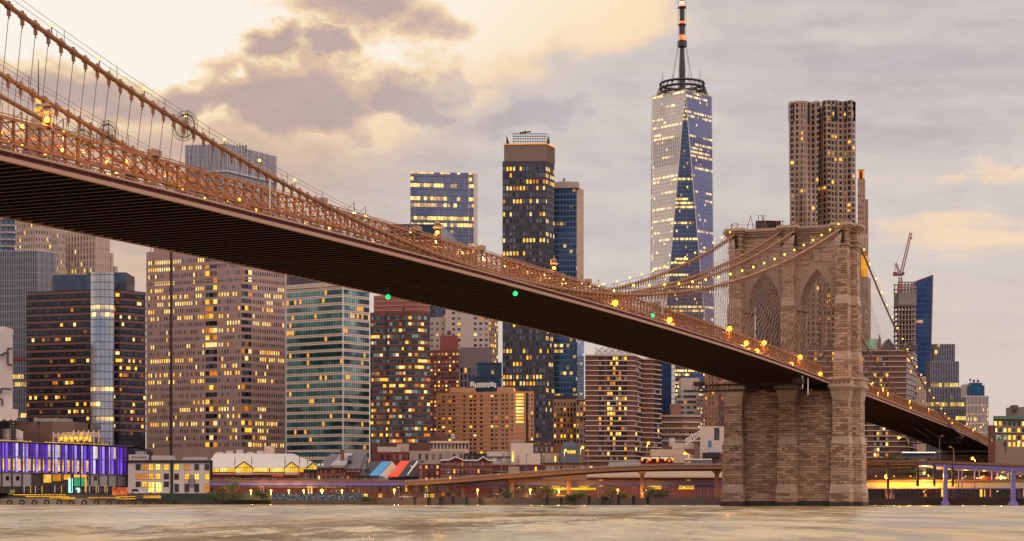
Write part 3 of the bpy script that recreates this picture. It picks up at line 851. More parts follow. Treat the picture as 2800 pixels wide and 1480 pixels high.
class Bld:
    def __init__(s, name, label, cat, P, ytop=None, ztop=None, depth=30.0, z0=G0, wall=None, roof=None, group=None, parapet=.9, wall2=None, cap=True, yref=None):
        s.P = P
        i = min(range(len(P)), key=lambda k: P[k][1])
        s.near = P[i]
        s.z0 = z0; s.z1 = ztop if ztop is not None else wz(ytop, (yref or P[i][1]))
        cx = sum(p[0] for p in P) / len(P); cy = sum(p[1] for p in P) / len(P)
        s.root = thing(name, label, cat, (cx, cy, z0), group)
        s.wins = []; s.depth = depth
        if wall: s.body(P, z0, s.z1, depth, wall, roof or ROOFG, parapet, wall2)
    def full(s, P, depth):
        # close the plan behind
        a, b = P[0], P[-1]
        k = depth
        ra, rb = a[0] / a[1], b[0] / b[1]      # the hidden sides run back inside the outline
        return list(P) + [(b[0] + k * (rb - .05), b[1] + k), (a[0] + k * (ra + .05), a[1] + k)]
    def body(s, P, z0, z1, depth, wall, roof=ROOFG, parapet=.9, wall2=None, name='wall', parent=None):
        mb = MB(); Q = s.full(P, depth); n = len(Q)
        walls = [wall] if not isinstance(wall, (list, tuple)) else list(wall)
        for i in range(n):
            mi = min(i, len(walls) - 1) if i < len(P) - 1 else 0
            mb.wall(Q[i], Q[(i + 1) % n], z0, z1, mi)
        cx = sum(p[0] for p in Q) / n; cy = sum(p[1] for p in Q) / n
        zr = z1 - parapet
        ins = [(p[0] + (cx - p[0]) * .03, p[1] + (cy - p[1]) * .03) for p in Q]
        for i in range(n):
            j = (i + 1) % n
            mb.quad((*Q[i], z1), (*Q[j], z1), (*ins[j], z1), (*ins[i], z1), 0)
            mb.quad((*ins[i], z1), (*ins[j], z1), (*ins[j], zr), (*ins[i], zr), 0)
        o = mb.build(name, walls, parent or s.root)
        rb = MB(); rb.poly([(*p, zr + .01) for p in ins]); rb.build('roof', [roof], o)
        return o
    def face(s, i, P=None):
        P = P or s.P
        return P[i], P[i + 1]
    def windows(s, p, q, z0, z1, cols, rows, wf=.5, hf=.55, lit=(.3, .7, .06), dark=DARK, litm=LIT, arch=False, frame=None, ml=.0, mr=.0, pair=False, skip=None, yo=.2, wbias=None):
        p3, q3 = Vector((p[0], p[1], 0)), Vector((q[0], q[1], 0)); d = (q3 - p3); L = d.length; d.normalize(); n = Vector((d.y, -d.x, 0))
        u0, u1 = L * ml, L * (1 - mr); bw = (u1 - u0) / cols; fh = (z1 - z0) / rows
        for r in range(rows):
            on = R.random() < lit[0]; a = R.randrange(cols); b_ = a + R.randrange(max(2, cols // 3), cols + 2)
            for c in range(cols):
                if skip and skip(r, c): continue
                x = u0 + (c + .5) * bw
                if pair: x += bw * (.07 if c % 2 == 0 else -.07) * 1.6
                o = p3 + d * x + Vector((0, 0, z0 + (r + yo) * fh))
                run = on and (a <= c < b_ or c < b_ - cols)
                pl = lit[1] if run else lit[2]
                m = R.choice(litm) if R.random() < pl else R.choice(dark)
                s.wins.append((o, d, n, bw * wf, fh * hf, m, arch, frame))
    def finish(s, nmax=100, name='window'):
        vis = [w for w in s.wins if not hidden(w[0])]
        R.shuffle(vis); vis.sort(key=lambda w: -round(w[3] * w[4] / w[0].y ** 2 * 1e5))
        for o, d, n, w, h, m, ar, fr in vis[:nmax]:
            inst(name, win_mesh(w, h, m, ar, fr), s.root, o, math.atan2(d.y, d.x))
        rest = vis[nmax:]
        if rest:
            mats = []; mb = MB()
            for o, d, n, w, h, m, ar, fr in rest:
                if m not in mats: mats.append(m)
                if fr and fr not in mats: mats.append(fr)
                win_faces(mb, o, d, n, w, h, ar, .06, mats.index(m), mats.index(fr) if fr else None)
            tag(mb.build(name, mats, s.root), kind='stuff')
        return s
    def bands(s, P, zs, h, proud, mat, name='floor_band', nmax=100):
        for z in zs[:nmax]:
            mb = MB()
            for a, b in zip(P, P[1:]):
                d = Vector((b[0] - a[0], b[1] - a[1], 0)).normalized(); n = Vector((d.y, -d.x, 0))
                a3, b3 = Vector((*a, z)), Vector((*b, z))
                mb.rings([[a3 - d * .0, b3, b3 + n * proud, a3 + n * proud], [v + Vector((0, 0, h)) for v in (a3, b3, b3 + n * proud, a3 + n * proud)]])
            mb.build(name, [mat], s.root)
    def fins(s, p, q, z0, z1, n, w, proud, mat, name='fin'):
        p3, q3 = Vector((*p, 0)), Vector((*q, 0)); d = (q3 - p3).normalized(); nn = Vector((d.y, -d.x, 0))
        for i in range(n + 1):
            c = p3.lerp(q3, i / n) + nn * proud / 2
            me_key = ('fin', round(w, 2), round(z1 - z0, 1), mat.name)
            if me_key not in WM:
                mb = MB(); mb.box((0, 0, 0), w, proud, z1 - z0); WM[me_key] = mb.mesh(name, [mat])
            inst(name, WM[me_key], s.root, c + Vector((0, 0, z0)), math.atan2(d.y, d.x))
    def block(s, px0, px1, y0, y1, Y, dep, mat, name='penthouse', t=0.0):
        """a box standing on the roof, given by photo columns / rows at depth Y"""
        p = (wx(px0, Y), Y); q = recede(p, px1, abs(t), 1) if t >= 0 else recede(p, px1, t, 1)
        mb = MB(); d = Vector((q[0] - p[0], q[1] - p[1], 0)).normalized(); n = Vector((-d.y, d.x, 0)) * dep
        mb.prism([p, q, (q[0] + n.x, q[1] + n.y), (p[0] + n.x, p[1] + n.y)], wz(y1, Y), wz(y0, Y))
        return mb.build(name, mat if isinstance(mat, list) else [mat], s.root)
def water_tank(parent_b, px, ytop, ybot, Y, mat=None):
    """wooden tank with a conical cap on legs: stands on a roof, a thing of its own part of that building"""
    mb = MB(); z0, z1 = wz(ybot, Y), wz(ytop, Y); h = z1 - z0; r = h * .33; x = wx(px, Y)
    circ = lambda rr, z: [(x + rr * math.cos(a), Y + rr * math.sin(a), z) for a in [k * math.tau / 12 for k in range(12)]]
    mb.rings([circ(r, z0 + h * .28), circ(r * .96, z0 + h * .8)]); mb.rings([circ(r * 1.06, z0 + h * .8), circ(.1, z1)])
    for a in (.8, 2.4, 4, 5.5): mb.bar((x + r * .7 * math.cos(a), Y + r * .7 * math.sin(a), z0), (x + r * .7 * math.cos(a), Y + r * .7 * math.sin(a), z0 + h * .3), h * .06)
    return mb.build('water_tank', [mat or plain('tank_wood', '#5a4334', .9)], parent_b.root)
# ------------------------------------------------------------------ skyline, left to right
# white board building at the left edge with dark stepped lines
P = plan(-60, 745, right=[(34, 8), (34.5, 60)])
b = Bld('exhibition_hall', 'white windowless building with dark stepped line pattern at the left edge', 'building', P, ytop=905, depth=30, wall=plain('white_cladding', '#b9aaa6', .7, .08, .1), parapet=1)
ln = MB(); Y = 744.2
def seg(pts, w=.9):
    for a, c in zip(pts, pts[1:]):
        p, q = at(*a, Y - (a[0] + 60) * -.012), at(*c, Y - (c[0] + 60) * -.012)
        ln.bar(p, q, w, .3, 0, (0, 1, 0))
seg([(-4, 971), (10, 971), (10, 966), (21, 966), (21, 954), (33, 954)]); seg([(21, 966), (21, 997), (33, 999)]); seg([(-4, 1075), (3, 1075), (3, 1063), (32, 1065)]); seg([(-4, 1092), (6, 1092), (6, 1110)])
ln.build('dark_line', [plain('slate_line', '#4a4048')], b.root)
nt = b.block(-30, 14, 893, 906, 748, 12, plain('white_cladding_b', '#c4b8b2', .7, .08))

# curved balcony tower, deep left
f_curve = facade('curved_balcony_glass', '#9a8377', '#4b5c78', 2.4, 3.6, .1, .36, .05, .12, .6, 6, rough=.2, metal=.5)
P = plan(18, 900, left=[(4, 18), (-20, 45), (-36, 60)], right=[(30, 18), (42, 50)])
b = Bld('apartment_tower', 'blue glass tower with pale curved balcony floors at the far left under the deck', 'tower', P, ytop=470, depth=24, wall=f_curve)
b.bands(P, [wz(600 + 19 * k, 900) for k in range(5)], .9, .9, plain('balcony_edge', '#a68f86'), 'balcony')

# art deco tower with a lit lantern and needle
TAN = brick('tan_limestone', '#b2988a', '#a2897c', '#8d776c', 3.0, 1.5, .02, .15, .9, .12)
TAN2 = brick('pale_limestone', '#bfa595', '#b09686', '#97806f', 3.0, 1.5, .02, .15, .9, .12)
Y = 1150
P = plan(96, Y, left=[(40, 24)], right=[(178, 24)])
b = Bld('art_deco_tower', 'tan art deco tower with a golden lantern crown and needle behind the bridge cables', 'tower', P, ytop=470, depth=34, wall=TAN)
def setback(b, x0, x1, y0, y1, Y, mat, name, t=18):
    P = plan((x0 + x1) / 2, Y, left=[(x0, t)], right=[(x1, t)]); b.body(P, wz(y1, Y), wz(y0, Y), (x1 - x0) * Y / FPX * .9, mat, ROOFG, .5, None, name); return P
P2 = setback(b, 62, 165, 384, 472, Y + 3, TAN, 'setback'); P3 = setback(b, 78, 136, 345, 386, Y + 8, TAN2, 'setback'); P4 = setback(b, 84, 124, 322, 346, Y + 10, TAN2, 'setback')
for a, (x0, x1) in zip(P, ()): pass
for i in (0, 1):
    b.windows(*b.face(i), wz(700, Y), wz(474, Y), 9 if i == 0 else 11, 12, .36, .5, (.05, .5, .12))
    b.windows(P2[i], P2[i + 1], wz(470, Y), wz(388, Y), 8, 5, .36, .5, (.1, .5, .12))
lan = setback(b, 94, 116, 292, 323, Y + 12, glow('lantern_glow', '#ffc23a', .95, .35, .5), 'lantern')
setback(b, 92, 118, 306, 309, Y + 10, TAN2, 'lantern_rib'); setback(b, 98, 112, 284, 293, Y + 13, plain('lantern_cap', '#8f7f7c'), 'lantern_cap')
mb = MB(); c = at(105, 284, Y + 18); mb.tube([c, c + Vector((0, 0, 6)), at(105, 266, Y + 18)], [1.6, 1.2, .8], 8); mb.build('lit_mast', [glow('mast_glow', '#ffc23a', 1.3, .3)], b.root)
mb = MB(); mb.tube([at(105, 266, Y + 18), at(105, 162, Y + 18)], [.5, .2], 6); mb.build('needle', [STEEL], b.root)
b.finish()

# its stepped tan neighbour
Y = 1080
P = plan(262, Y, left=[(178, 26)], right=[(297, 50)])
b = Bld('art_deco_tower', 'tan stepped office tower with amber windows just right of the needle tower, under the deck', 'tower', P, ytop=628, depth=36, wall=TAN2)
P2 = setback(b, 296, 310, 692, 800, Y + 20, TAN2, 'setback', 40); P2 = setback(b, 305, 322, 728, 800, Y + 24, TAN2, 'setback', 40)
P5 = setback(b, 140, 180, 632, 800, Y - 8, TAN, 'wing', 30)
b.windows(*b.face(0), wz(800, Y), wz(640, Y), 10, 9, .4, .6, (.1, .7, .1)); b.windows(*b.face(1), wz(800, Y), wz(640, Y), 8, 9, .42, .55, (.35, .6, .3))
b.windows(P5[0], P5[1], wz(800, Y), wz(640, Y), 4, 9, .4, .5, (.0, .7, .08), GREYP); b.windows(P5[1], P5[2], wz(800, Y), wz(640, Y), 4, 9, .4, .5, (.0, .7, .08), GREYP)
for i, (p, q) in enumerate(((P[0], P[1]), (P[1], P[2]))): b.fins(p, q, G0, b.z1 + 1.0, 10 if i == 0 else 8, .9, .8, TAN2, 'pier')
b.finish()

# dark tower with thin white fins
f_navy = facade('navy_curtain_wall', '#3a3d4c', '#2b3547', 1.5, 3.75, .10, .22, .01, .30, .55, 14, rough=.14, metal=.55, pvar=.4, vmax=78, seed=2)
P = plan(104, 840, left=[(-40, 8)], right=[(152, 55)])
b = Bld('office_tower', 'dark navy glass tower with thin white vertical fins, far left', 'tower', P, ytop=686, depth=34, wall=f_navy)
b.fins(P[0], P[1], G0, b.z1 + .6, 30, .13, .16, plain('white_fin', '#cfc6c6', .5, .1)); b.fins(P[1], P[2], G0, b.z1 + .6, 14, .13, .16, plain('white_fin_b', '#cfc6c6', .5, .1))
b.bands(P, [wz(980 + 6 * k, 840) for k in range(2)], .5, .4, plain('red_band', '#8c2a26'), 'red_band')

# brown ribbon-window block with a glass stair shaft
BRB = plain('brown_panel', '#64403a', .7, .12, .2)
P = plan(258, 780, left=[(73, 17)], right=[(327, 4), (398, 42)])
b = Bld('office_block', 'brown banded office block with dark ribbon windows and a pale glass shaft', 'building', P, ytop=792, depth=40, wall=plain('dark_glass_wall', '#1f1c24', .2, .4, .1, .3))
z = wz(1190, 780); fl = (b.z1 - z) / 20
b.bands(P, [b.z1 - 3.0 - 3.2 * k * 1.0 * fl / 3.2 + 1.4 for k in range(20)], fl * .36, .5, BRB)
for i, n in ((0, 26), (1, 6), (2, 12)):
    b.windows(*b.face(i), z, b.z1, n, 20, .93, .55, (.38, .22, .04) if i == 0 else (.5, .45, .08), [DARK[0], DARK[1], GREYP[1], DARK[0], WARMD[1]], LIT, yo=.06)
    b.bands([b.P[i], b.P[i + 1]], [], 1, 1, BRB)
sh = MB(); cx, cy = wx(283, 772), 774; r = (320 - 256) / 2 * 775 / FPX
arc = [(cx + r * math.cos(a) - 1.0, cy + r * .5 * math.sin(a)) for a in [math.pi + math.pi * k / 8 for k in range(9)]]
fs = facade('pale_glass_shaft', '#3f444e', '#a9b4c6', 2.0, 3.3, .1, .1, .02, .3, .6, 3, rough=.12, metal=.75, pvar=.2, pane2='#c9bfb6', seed=7)
u = 0
for a, c in zip(arc, arc[1:]): sh.wall(a, c, G0, wz(744, 772), 0, u); u += math.hypot(a[0] - c[0], a[1] - c[1])
sh.wall(arc[-1], arc[0], G0, wz(744, 772)); sh.poly([(*p, wz(744, 772)) for p in arc])
sh.build('glass_shaft', [fs], b.root)
fp = facade('penthouse_glass', '#30343c', '#566070', 2.2, 4.0, .1, .1, .0, .0, metal=.7, rough=.12, pvar=.35)
b.block(142, 240, 752, 793, 800, 18, [fp]); b.block(238, 345, 745, 796, 792, 18, [fp]); b.block(138, 152, 750, 796, 806, 10, plain('warm_metal', '#b28a72', .4, .2, .3, .4))
b.finish()

# pink granite twin-wing tower
PINK = brick('pink_granite', '#aa8880', '#a18077', '#85685f', 3.6, 1.75, .03, .1, .8, .1)
PINKD = plain('pink_granite_smooth', '#9c7d76', .8, .1)
Y = 905
P = plan(660, Y, left=[(594, 23), (562, 24), (400, 23)], right=[(688, 42), (782, 40)])
b = Bld('office_tower', 'pink granite office tower with rows of small slot windows, many lit gold', 'tower', P, ytop=690, depth=40, wall=PINK, yref=P[0][1])
zt, zb = b.z1 - 4.0, wz(1225, Y)
NR = 27; GOLDS = [LIT[1], LIT[0], LIT[1], LIT[3], LIT[4]]
b.windows(P[0], P[1], zb, zt, 25, NR, .44, .52, (.58, .92, .04), [GREYP[0], GREYP[1], PINKD, GREYP[1]], GOLDS, skip=lambda r, c: c == 10, ml=.03, mr=.02)
b.windows(P[2], P[3], zb, zt, 8, NR, .44, .52, (.55, .92, .04), [GREYP[0], GREYP[1], GREYP[2]], GOLDS, ml=.04, mr=.04)
b.windows(P[1], P[2], zb, zt, 3, NR, .94, .62, (.45, .9, .08), DARK, LIT); b.windows(P[3], P[4], zb, zt, 3, NR, .94, .6, (.4, .9, .05), DARK, LIT)
b.windows(P[4], P[5], zb, zt, 14, NR, .45, .52, (.36, .9, .03), [GREYP[0], GREYP[1], DARK[0], DARK[1]], GOLDS, ml=.03, mr=.05)
d = Vector((P[1][0] - P[0][0], P[1][1] - P[0][1], 0)); nrm = Vector((d.y, -d.x, 0)).normalized()
mb = MB(); c = Vector((*P[0], 0)) + d * .425; mb.box((c.x, c.y, G0), 1.5, .5, b.z1 - G0, math.atan2(d.y, d.x)); mb.build('dark_strip', [plain('umber_recess_strip', '#3f3231')], b.root)  # dark strip laid on the wall in place of the recess
b.bands(P, [zt - 4.2 * k for k in (1.15, 3.15)], .5, .18, PINKD, 'string_course')
b.block(420, 470, 672, 692, 930, 14, PINKD); mb = MB(); mb.bar(at(411, 690, 925), at(415, 676, 925), .3); mb.bar(at(437, 688, 925), at(440, 676, 925), .3); mb.build('roof_mast', [STEEL], b.root)
b.finish()

# striped slab: pale spandrels, teal ribbons
f_str = facade('striped_teal_wall', '#c2a797', '#33565a', 1.55, 3.78, .16, .0, .13, .12, .5, 3, '#ffb02a', '#ffd66a', 1.05, .12, .45, .6, .45, 4.0, '#6c9694')
def striped(name, seed):
    m = f_str.copy(); m.name = name
    return m
def striped_mat(name, seed, p2='#638a88', litp=.11):
    m, g, bs = newmat(name)
    u, v, _ = g.sep(g.new('ShaderNodeTexCoord').outputs['UV'])
    fw, fh = 1.55, 3.78
    cu, cv = g.div(u, fw), g.div(v, fh); iu, iv = g.m('FLOOR', cu), g.m('FLOOR', cv); fu, fv = g.m('FRACT', cu), g.m('FRACT', cv)
    mul = g.lt(fu, .13)
    sp = g.mx(g.mul(g.gt(fv, .02), g.lt(fv, .19)), g.mx(g.mul(g.gt(fv, .24), g.lt(fv, .40)), 0.0)); rib = g.gt(fv, .46)
    w1, w2 = g.white(g.vec(iu, iv, seed)), g.white(g.vec(g.m('FLOOR', g.div(iu, 3.0)), iv, seed + 4))
    pos = g.new('ShaderNodeNewGeometry').outputs['Position']; nb = g.noise(pos, .06, 3.0); nz = g.noise(pos, .7, 3.0, .7)
    k = g.add(.45, g.mul(g.add(g.mul(w1, .35), g.mul(w2, .65)), 1.2))
    gl = g.mulc(1.0, g.mix(g.sstep(.42, .6, nb), lin('#25464c'), lin(p2)), g.vec(k, k, k))
    pc = g.mix(sp, lin('#2d2422'), lin('#d6bcac')); pc = g.mix(rib, pc, gl); pc = g.mix(mul, pc, lin('#2b2423'))
    g.put(bs.inputs['Base Color'], pc)
    on = g.mul(g.mul(g.lt(g.add(g.mul(w1, .45), g.mul(w2, .55)), litp + .08), rib), g.sub(1.0, mul))
    g.put(bs.inputs['Roughness'], g.sub(.6, g.mul(rib, .45))); g.put(bs.inputs['Metallic'], g.mul(rib, .3))
    g.put(bs.inputs['Emission Color'], g.mix(w1, lin('#ffa51e'), lin('#ffd468'))); g.put(bs.inputs['Emission Strength'], g.mul(on, g.mx(.15, g.add(.2, g.mul(nz, 1.6)))))
    m.cycles.emission_sampling = 'NONE'
    return m
P = plan(938, 850, left=[(783, 30)], right=[(1010, 50)])
b = Bld('office_slab', 'white and teal striped office slab with a thin pale corner line', 'building', P, ytop=772, depth=40, wall=[striped_mat('striped_left', 3.0), striped_mat('striped_right', 8.0, '#8fb0ad', .07)])
mb = MB(); mb.box((P[1][0], P[1][1] - .2, G0), .5, .5, b.z1 - G0); mb.build('corner_trim', [WHITE], b.root)
b.bands(P, [b.z1 - 1.6], 2.2, .3, plain('top_band', '#bfa99c'), 'cornice'); b.block(800, 900, 754, 776, 872, 18, plain('dark_plant', '#453d42'))
P2 = plan(930, 846, left=[(785, 4)], right=[(960, 40)]); b.body(P2, G0, wz(1232, 846), 14, striped_mat('striped_podium', 12.0, '#4f6f6e', .04), ROOFG, .6, None, 'podium')

# brown bay-window block
RBB = brick('red_brown_brick', '#6a3e37', '#5e362f', '#4a2a25', 1.6, .5, .03, .2, .85, .14)
SALM = plain('salmon_brick', '#90584c', .8, .1); Y = 775
def bays(px0, px1, n, Y, t):
    P = []; w = (px1 - px0) / n
    for k in range(n):
        a = px0 + w * k; y = Y - (a - px0) * .045 * t
        P += [(wx(a, y), y), (wx(a + w * .2, y - 1.6), y - 1.6), (wx(a + w * .8, y - 2.2), y - 2.2)]
    y = Y - (px1 - px0) * .045 * t
    return P + [(wx(px1, y), y)]
P = bays(1012, 1143, 3, Y, .8)
P = P + [recede(P[-1], 1159, 38, 1)]; P += [recede(P[-1], 1176, 30, 1)]
b = Bld('office_block', 'red brown block of rounded bays with teal and golden windows, beside the striped slab', 'building', P, ytop=852, depth=30, wall=RBB)
Pc = plan(1143, Y + 4, left=[(1022, 15)], right=[(1176, 30)]); b.body(Pc, b.z1 - 1, wz(802, Y), 22, SALM, ROOFG, .6, None, 'crown')
b.bands(Pc, [b.z1 + 1.6 + 2.0 * k for k in range(4)], .35, .25, plain('pale_band', '#ad7668'), 'pale_band')
zb, zt = wz(1216, Y), b.z1 - 1.4; nr = 21
for i in range(len(P) - 1):
    L = math.hypot(P[i + 1][0] - P[i][0], P[i + 1][1] - P[i][1])
    if L < 1.2: continue
    b.windows(P[i], P[i + 1], zb, zt, max(1, round(L / 1.35)), nr, .93, .48, (.4, .75, .04), [TEAL[0], TEAL[1], TEAL[1], DARK[0], TEAL[2]], LIT, yo=.3)
b.bands(P, [zb + (zt - zb) / nr * (k + .18) for k in range(nr)], .22, .12, plain('sill_line', '#8d5a50'), 'sill_band')
b.finish()
mb = MB(); mb.bar(at(1103, 852, Y), at(1103, 844, Y), .5); mb.ball(at(1103, 843, Y), .7, 6, 4); mb.build('roof_lamp', [STEEL], b.root)

# the broad grey slab behind the cables
f_gr = facade('grey_slab_wall', '#aca5a8', '#85818a', 2.9, 3.8, .34, .10, .0, .03, .6, 8, rough=.3, metal=.3, pvar=.2, seed=21)
P = plan(621, 1150, left=[(507, 10)], right=[(755, 58)])
b = Bld('office_slab', 'broad pale grey office slab with vertical ribs rising behind the near cable', 'tower', P, ytop=394, depth=34, wall=f_gr)
b.fins(P[0], P[1], G0, b.z1 + .5, 28, .3, .4, plain('aluminium_rib', '#aaa4aa', .45, .08, .2, .3), 'rib'); b.fins(P[1], P[2], G0, b.z1 + .5, 26, .35, .4, plain('aluminium_rib_b', '#b3adb1', .45, .08, .2, .3), 'rib')
b.bands(P, [b.z1 - 18.5, b.z1 - 27], 1.0, 1.0, plain('aluminium_band', '#b5afb3', .45, .08), 'mechanical_band')
mb = MB(); c = at(656, 402, 1165)
for d in (-4, -2, 0, 2, 4): mb.bar(c + Vector((d, 0, -3)), c + Vector((d, 0, 1.5 + 1.6 * (d == 0))), .35); mb.ball(c + Vector((d, 0, .4)), .7, 6, 4)
mb.bar(c + Vector((-5, 0, -.5)), c + Vector((5, 0, -.5)), .3); mb.build('roof_antenna', [BLACK], b.root)

# glass block with lit floors
f_bl = facade('blue_curtain_wall', '#3b4358', '#6d7890', 2.1, 4.15, .09, .1, .04, .55, .8, 13, '#ffb322', '#ffd45e', 1.25, .12, .7, .4, .22, 38.0, '#8d8a9c')
f_bl2 = facade('pale_glass_side', '#b3a49c', '#cdb8aa', 2.4, 4.15, .08, .08, .0, .03, .5, 4, rough=.4, metal=.0, pvar=.1, seed=5)
P = plan(1122, 1100, right=[(1281, 6)])
P2 = [recede(P[1], 1281.5, 85, 1)]
P = P + [recede(P[1], 1282, 60, 1)]; P += [recede(P[-1], 1295, 6, 1)]; P += [recede(P[-1], 1306, 52, 1)]
b = Bld('glass_tower', 'blue glass office tower with golden floors standing alone above the bridge truss', 'tower', P, ytop=470, depth=30, wall=[f_bl, f_bl2, f_bl, f_bl2], parapet=3)
# dark sloped block in front of it
f_db = plain('dark_blue_metal', '#27344a', .4, .2, .2, .3)
P = plan(1120, 1010, left=[(1060, 2)], right=[(1206, 3)])
b = Bld('office_block', 'dark blue block with a sloping white edge seen through the bridge truss', 'building', P, ytop=613, depth=26, wall=f_db)
mb = MB(); p0, p1, p2, p3 = at(1206, 613, 1010), at(1243, 650, 1030), at(1243, 760, 1030), at(1206, 760, 1010)
mb.rings([[p0, p1, p2, p3], [v + Vector((2, 24, 0)) for v in (p0, p1, p2, p3)]]); mb.build('sloped_wing', [plain('pale_wing', '#a49ea4', .6, .1)], b.root)

# pale concrete apartment tower under the deck
CONW = plain('pale_concrete', '#b9a49a', .85, .12, .15)
P = plan(1337, 900, left=[(1218, 8)], right=[(1362, 62)])
b = Bld('apartment_tower', 'pale concrete apartment tower with short window rows and a lit brown side, under the deck', 'tower', P, ytop=838, depth=30, wall=[CONW, plain('tan_side', '#8d6d5c', .85, .15)])
b.windows(*b.face(0), wz(1010, 900), wz(846, 900), 8, 11, .55, .42, (.3, .5, .1), DARK + GREYP, LIT, skip=lambda r, c: c in (0, 3, 4)); b.windows(*b.face(1), wz(1010, 900), wz(846, 900), 5, 11, .5, .5, (.7, .8, .4))
P2 = plan(1218, 905, left=[(1174, 8)]); b.body(P2, G0, wz(868, 905), 18, plain('pale_concrete_low', '#a9958b', .85, .12), ROOFG, .6, None, 'wing')
b.windows(P2[0], P2[1], wz(1000, 905), wz(875, 905), 3, 8, .3, .4, (.1, .5, .1)); b.finish()

# dark red brick with a roof house and tank
RED = brick('dark_red_brick', '#74403a', '#683832', '#4f2a26', 1.2, .4, .03, .2, .85, .15)
P = plan(1256, 850, left=[(1175, 12)])
b = Bld('apartment_house', 'dark red brick apartment house with white sash windows and a stepped brick roof house', 'building', P, ytop=956, depth=22, wall=RED)
b.block(1203, 1251, 918, 958, 860, 12, brick('red_brick_house', '#8a4a40', '#7e4238', '#5c332c', 1.2, .4)); water_tank(b, 1228, 903, 921, 866)
b.windows(*b.face(0), wz(1190, 850), wz(962, 850), 8, 21, .42, .5, (.2, .5, .22), GREYP + WARMD, [LIT[0], LIT[2], LIT[1]]); b.bands(P, [wz(968 + 24 * k, 850) for k in range(9)], .25, .12, plain('pale_course', '#a37c72')); b.finish()

# grey block with a dark glass terrace building before it
P = plan(1344, 850, left=[(1257, 5)])
b = Bld('office_block', 'plain grey brick block with a few tall windows beside the dark red house', 'building', P, ytop=950, depth=20, wall=brick('grey_brick', '#77696a', '#6e6062', '#5a4d4e', 1.2, .4))
b.windows(*b.face(0), wz(1060, 850), wz(1004, 850), 8, 3, .5, .7, (.4, .6, .2)); b.finish()
f_tg = facade('terrace_glass', '#22262f', '#33465c', 1.6, 3.2, .14, .1, .03, .1, .6, 3, rough=.12, metal=.5, pvar=.5)
P = plan(1372, 824, left=[(1283, 6)])
b = Bld('glass_building', 'dark glass terraced building with rooftop tanks in front of the grey block', 'building', P, ytop=1030, depth=16, wall=f_tg)
b.block(1305, 1372, 993, 1032, 828, 10, [f_tg], 'upper_storey'); b.bands(plan(1375, 823, left=[(1300, 6)]), [wz(1031, 823), wz(994, 823)], .4, .5, STEEL, 'canopy')
mb = MB()
for k in range(12): mb.box((*at(1288 + 6 * k, 1050, 822)[:2], wz(1062 - R.random() * 6, 822)), .8, .8, 2.2)
mb.build('roof_pipe', [WHITE], b.root)

# orange brick apartment house
ORB = brick('orange_brick', '#c78c64', '#bc815a', '#a06c4c', 1.2, .4, .025, .15, .85, .1)
P = plan(1395, 800, left=[(1193, 22)], right=[(1460, 4)])
b = Bld('apartment_house', 'orange brick apartment house with pale floor lines and a golden lit stair', 'building', P, ytop=1070, depth=24, wall=ORB)
zt, zb = b.z1 - .8, wz(1242, 800)
b.windows(*b.face(0), zb, zt, 14, 14, .46, .44, (.12, .5, .09), DARK + WARMD + [WARMD[1]], LIT, frame=None, pair=True, skip=lambda r, c: c in (4, 9)); b.windows(*b.face(1), zb, zt, 6, 14, .4, .5, (.1, .5, .1), WARMD, LIT, skip=lambda r, c: c in (1, 2, 3))
b.windows(recede(P[1], 1409, 4, 1), recede(P[1], 1433, 4, 1), zb + 14, zt, 1, 9, .9, .62, (1, 1, 1), DARK, [LIT[1]])
b.bands(P, [zb + (zt - zb) / 14 * k for k in range(1, 14)], .28, .12, plain('pale_floor_line', '#cda384'))
b.block(1232, 1300, 1060, 1073, 815, 8, ORB, 'roof_house', 8); b.block(1359, 1405, 1059, 1072, 808, 9, ORB, 'roof_house'); mb = MB(); mb.box((*recede(P[1], 1441, 4, 1), zb), .9, .4, zt - zb); mb.build('dark_strip', [BLACK], b.root)
b.finish()

# dark tower of arched windows
ARCH = brick('charcoal_brick', '#413a42', '#3a333b', '#2d282f', 2.4, .6, .03, .1, .7, .12)
P = plan(1492, 1010, left=[(1374, 4)], right=[(1516, 66)])
b = Bld('arched_tower', 'tall dark brick tower of arched windows with a ribbed bronze crown', 'tower', P, ytop=440, depth=30, wall=ARCH)
zt, zb = b.z1 - 2.5, wz(1200, 1010); nr = 42
AW = [glass('arch_pane_slate', '#565563'), glass('arch_pane_dim', '#3a3943'), glass('arch_pane_black', '#26252d'), glass('arch_pane_pale', '#6a6d78', .15, .4)]
b.windows(*b.face(0), zb, zt, 13, nr, .58, .62, (.28, .6, .06), AW, [LIT[0], LIT[0], LIT[2], LIT[3]], arch=True); b.windows(*b.face(1), zb, zt, 6, nr, .5, .6, (.25, .8, .08), [AW[2], AW[1]], [LIT[3], LIT[0]], arch=True)
CRN = plain('bronze_crown', '#8a7064', .5, .12, .3, .2)
Pc = plan(1493, 1010.5, left=[(1379, 4)], right=[(1515, 66)]); b.body(Pc, b.z1 - .5, wz(392, 1010), 28, CRN, ROOFG, .8, None, 'crown')
b.fins(Pc[0], Pc[1], b.z1, wz(391, 1010), 30, .3, .5, plain('bronze_rib', '#9b7f70', .45, .1, .3, .3), 'crown_rib'); b.fins(Pc[1], Pc[2], b.z1, wz(391, 1010), 8, .3, .5, plain('bronze_rib_b', '#9b7f70', .45, .1, .3, .3), 'crown_rib')
b.bands(Pc, [wz(394, 1010)], .35, .9, glow('crown_lights', '#ff9a20', 1.2, .5, 1.2), 'light_strip')
mb = MB()
for k in range(15):
    x = 1404 + 6.6 * k; mb.bar(at(x, 392, 1022), at(x, 366, 1022), .25)
for y in (366, 373, 380, 388): mb.bar(at(1402, y, 1022), at(1497, y, 1022), .3)
mb.build('roof_screen', [STEEL], b.root)
mb = MB()
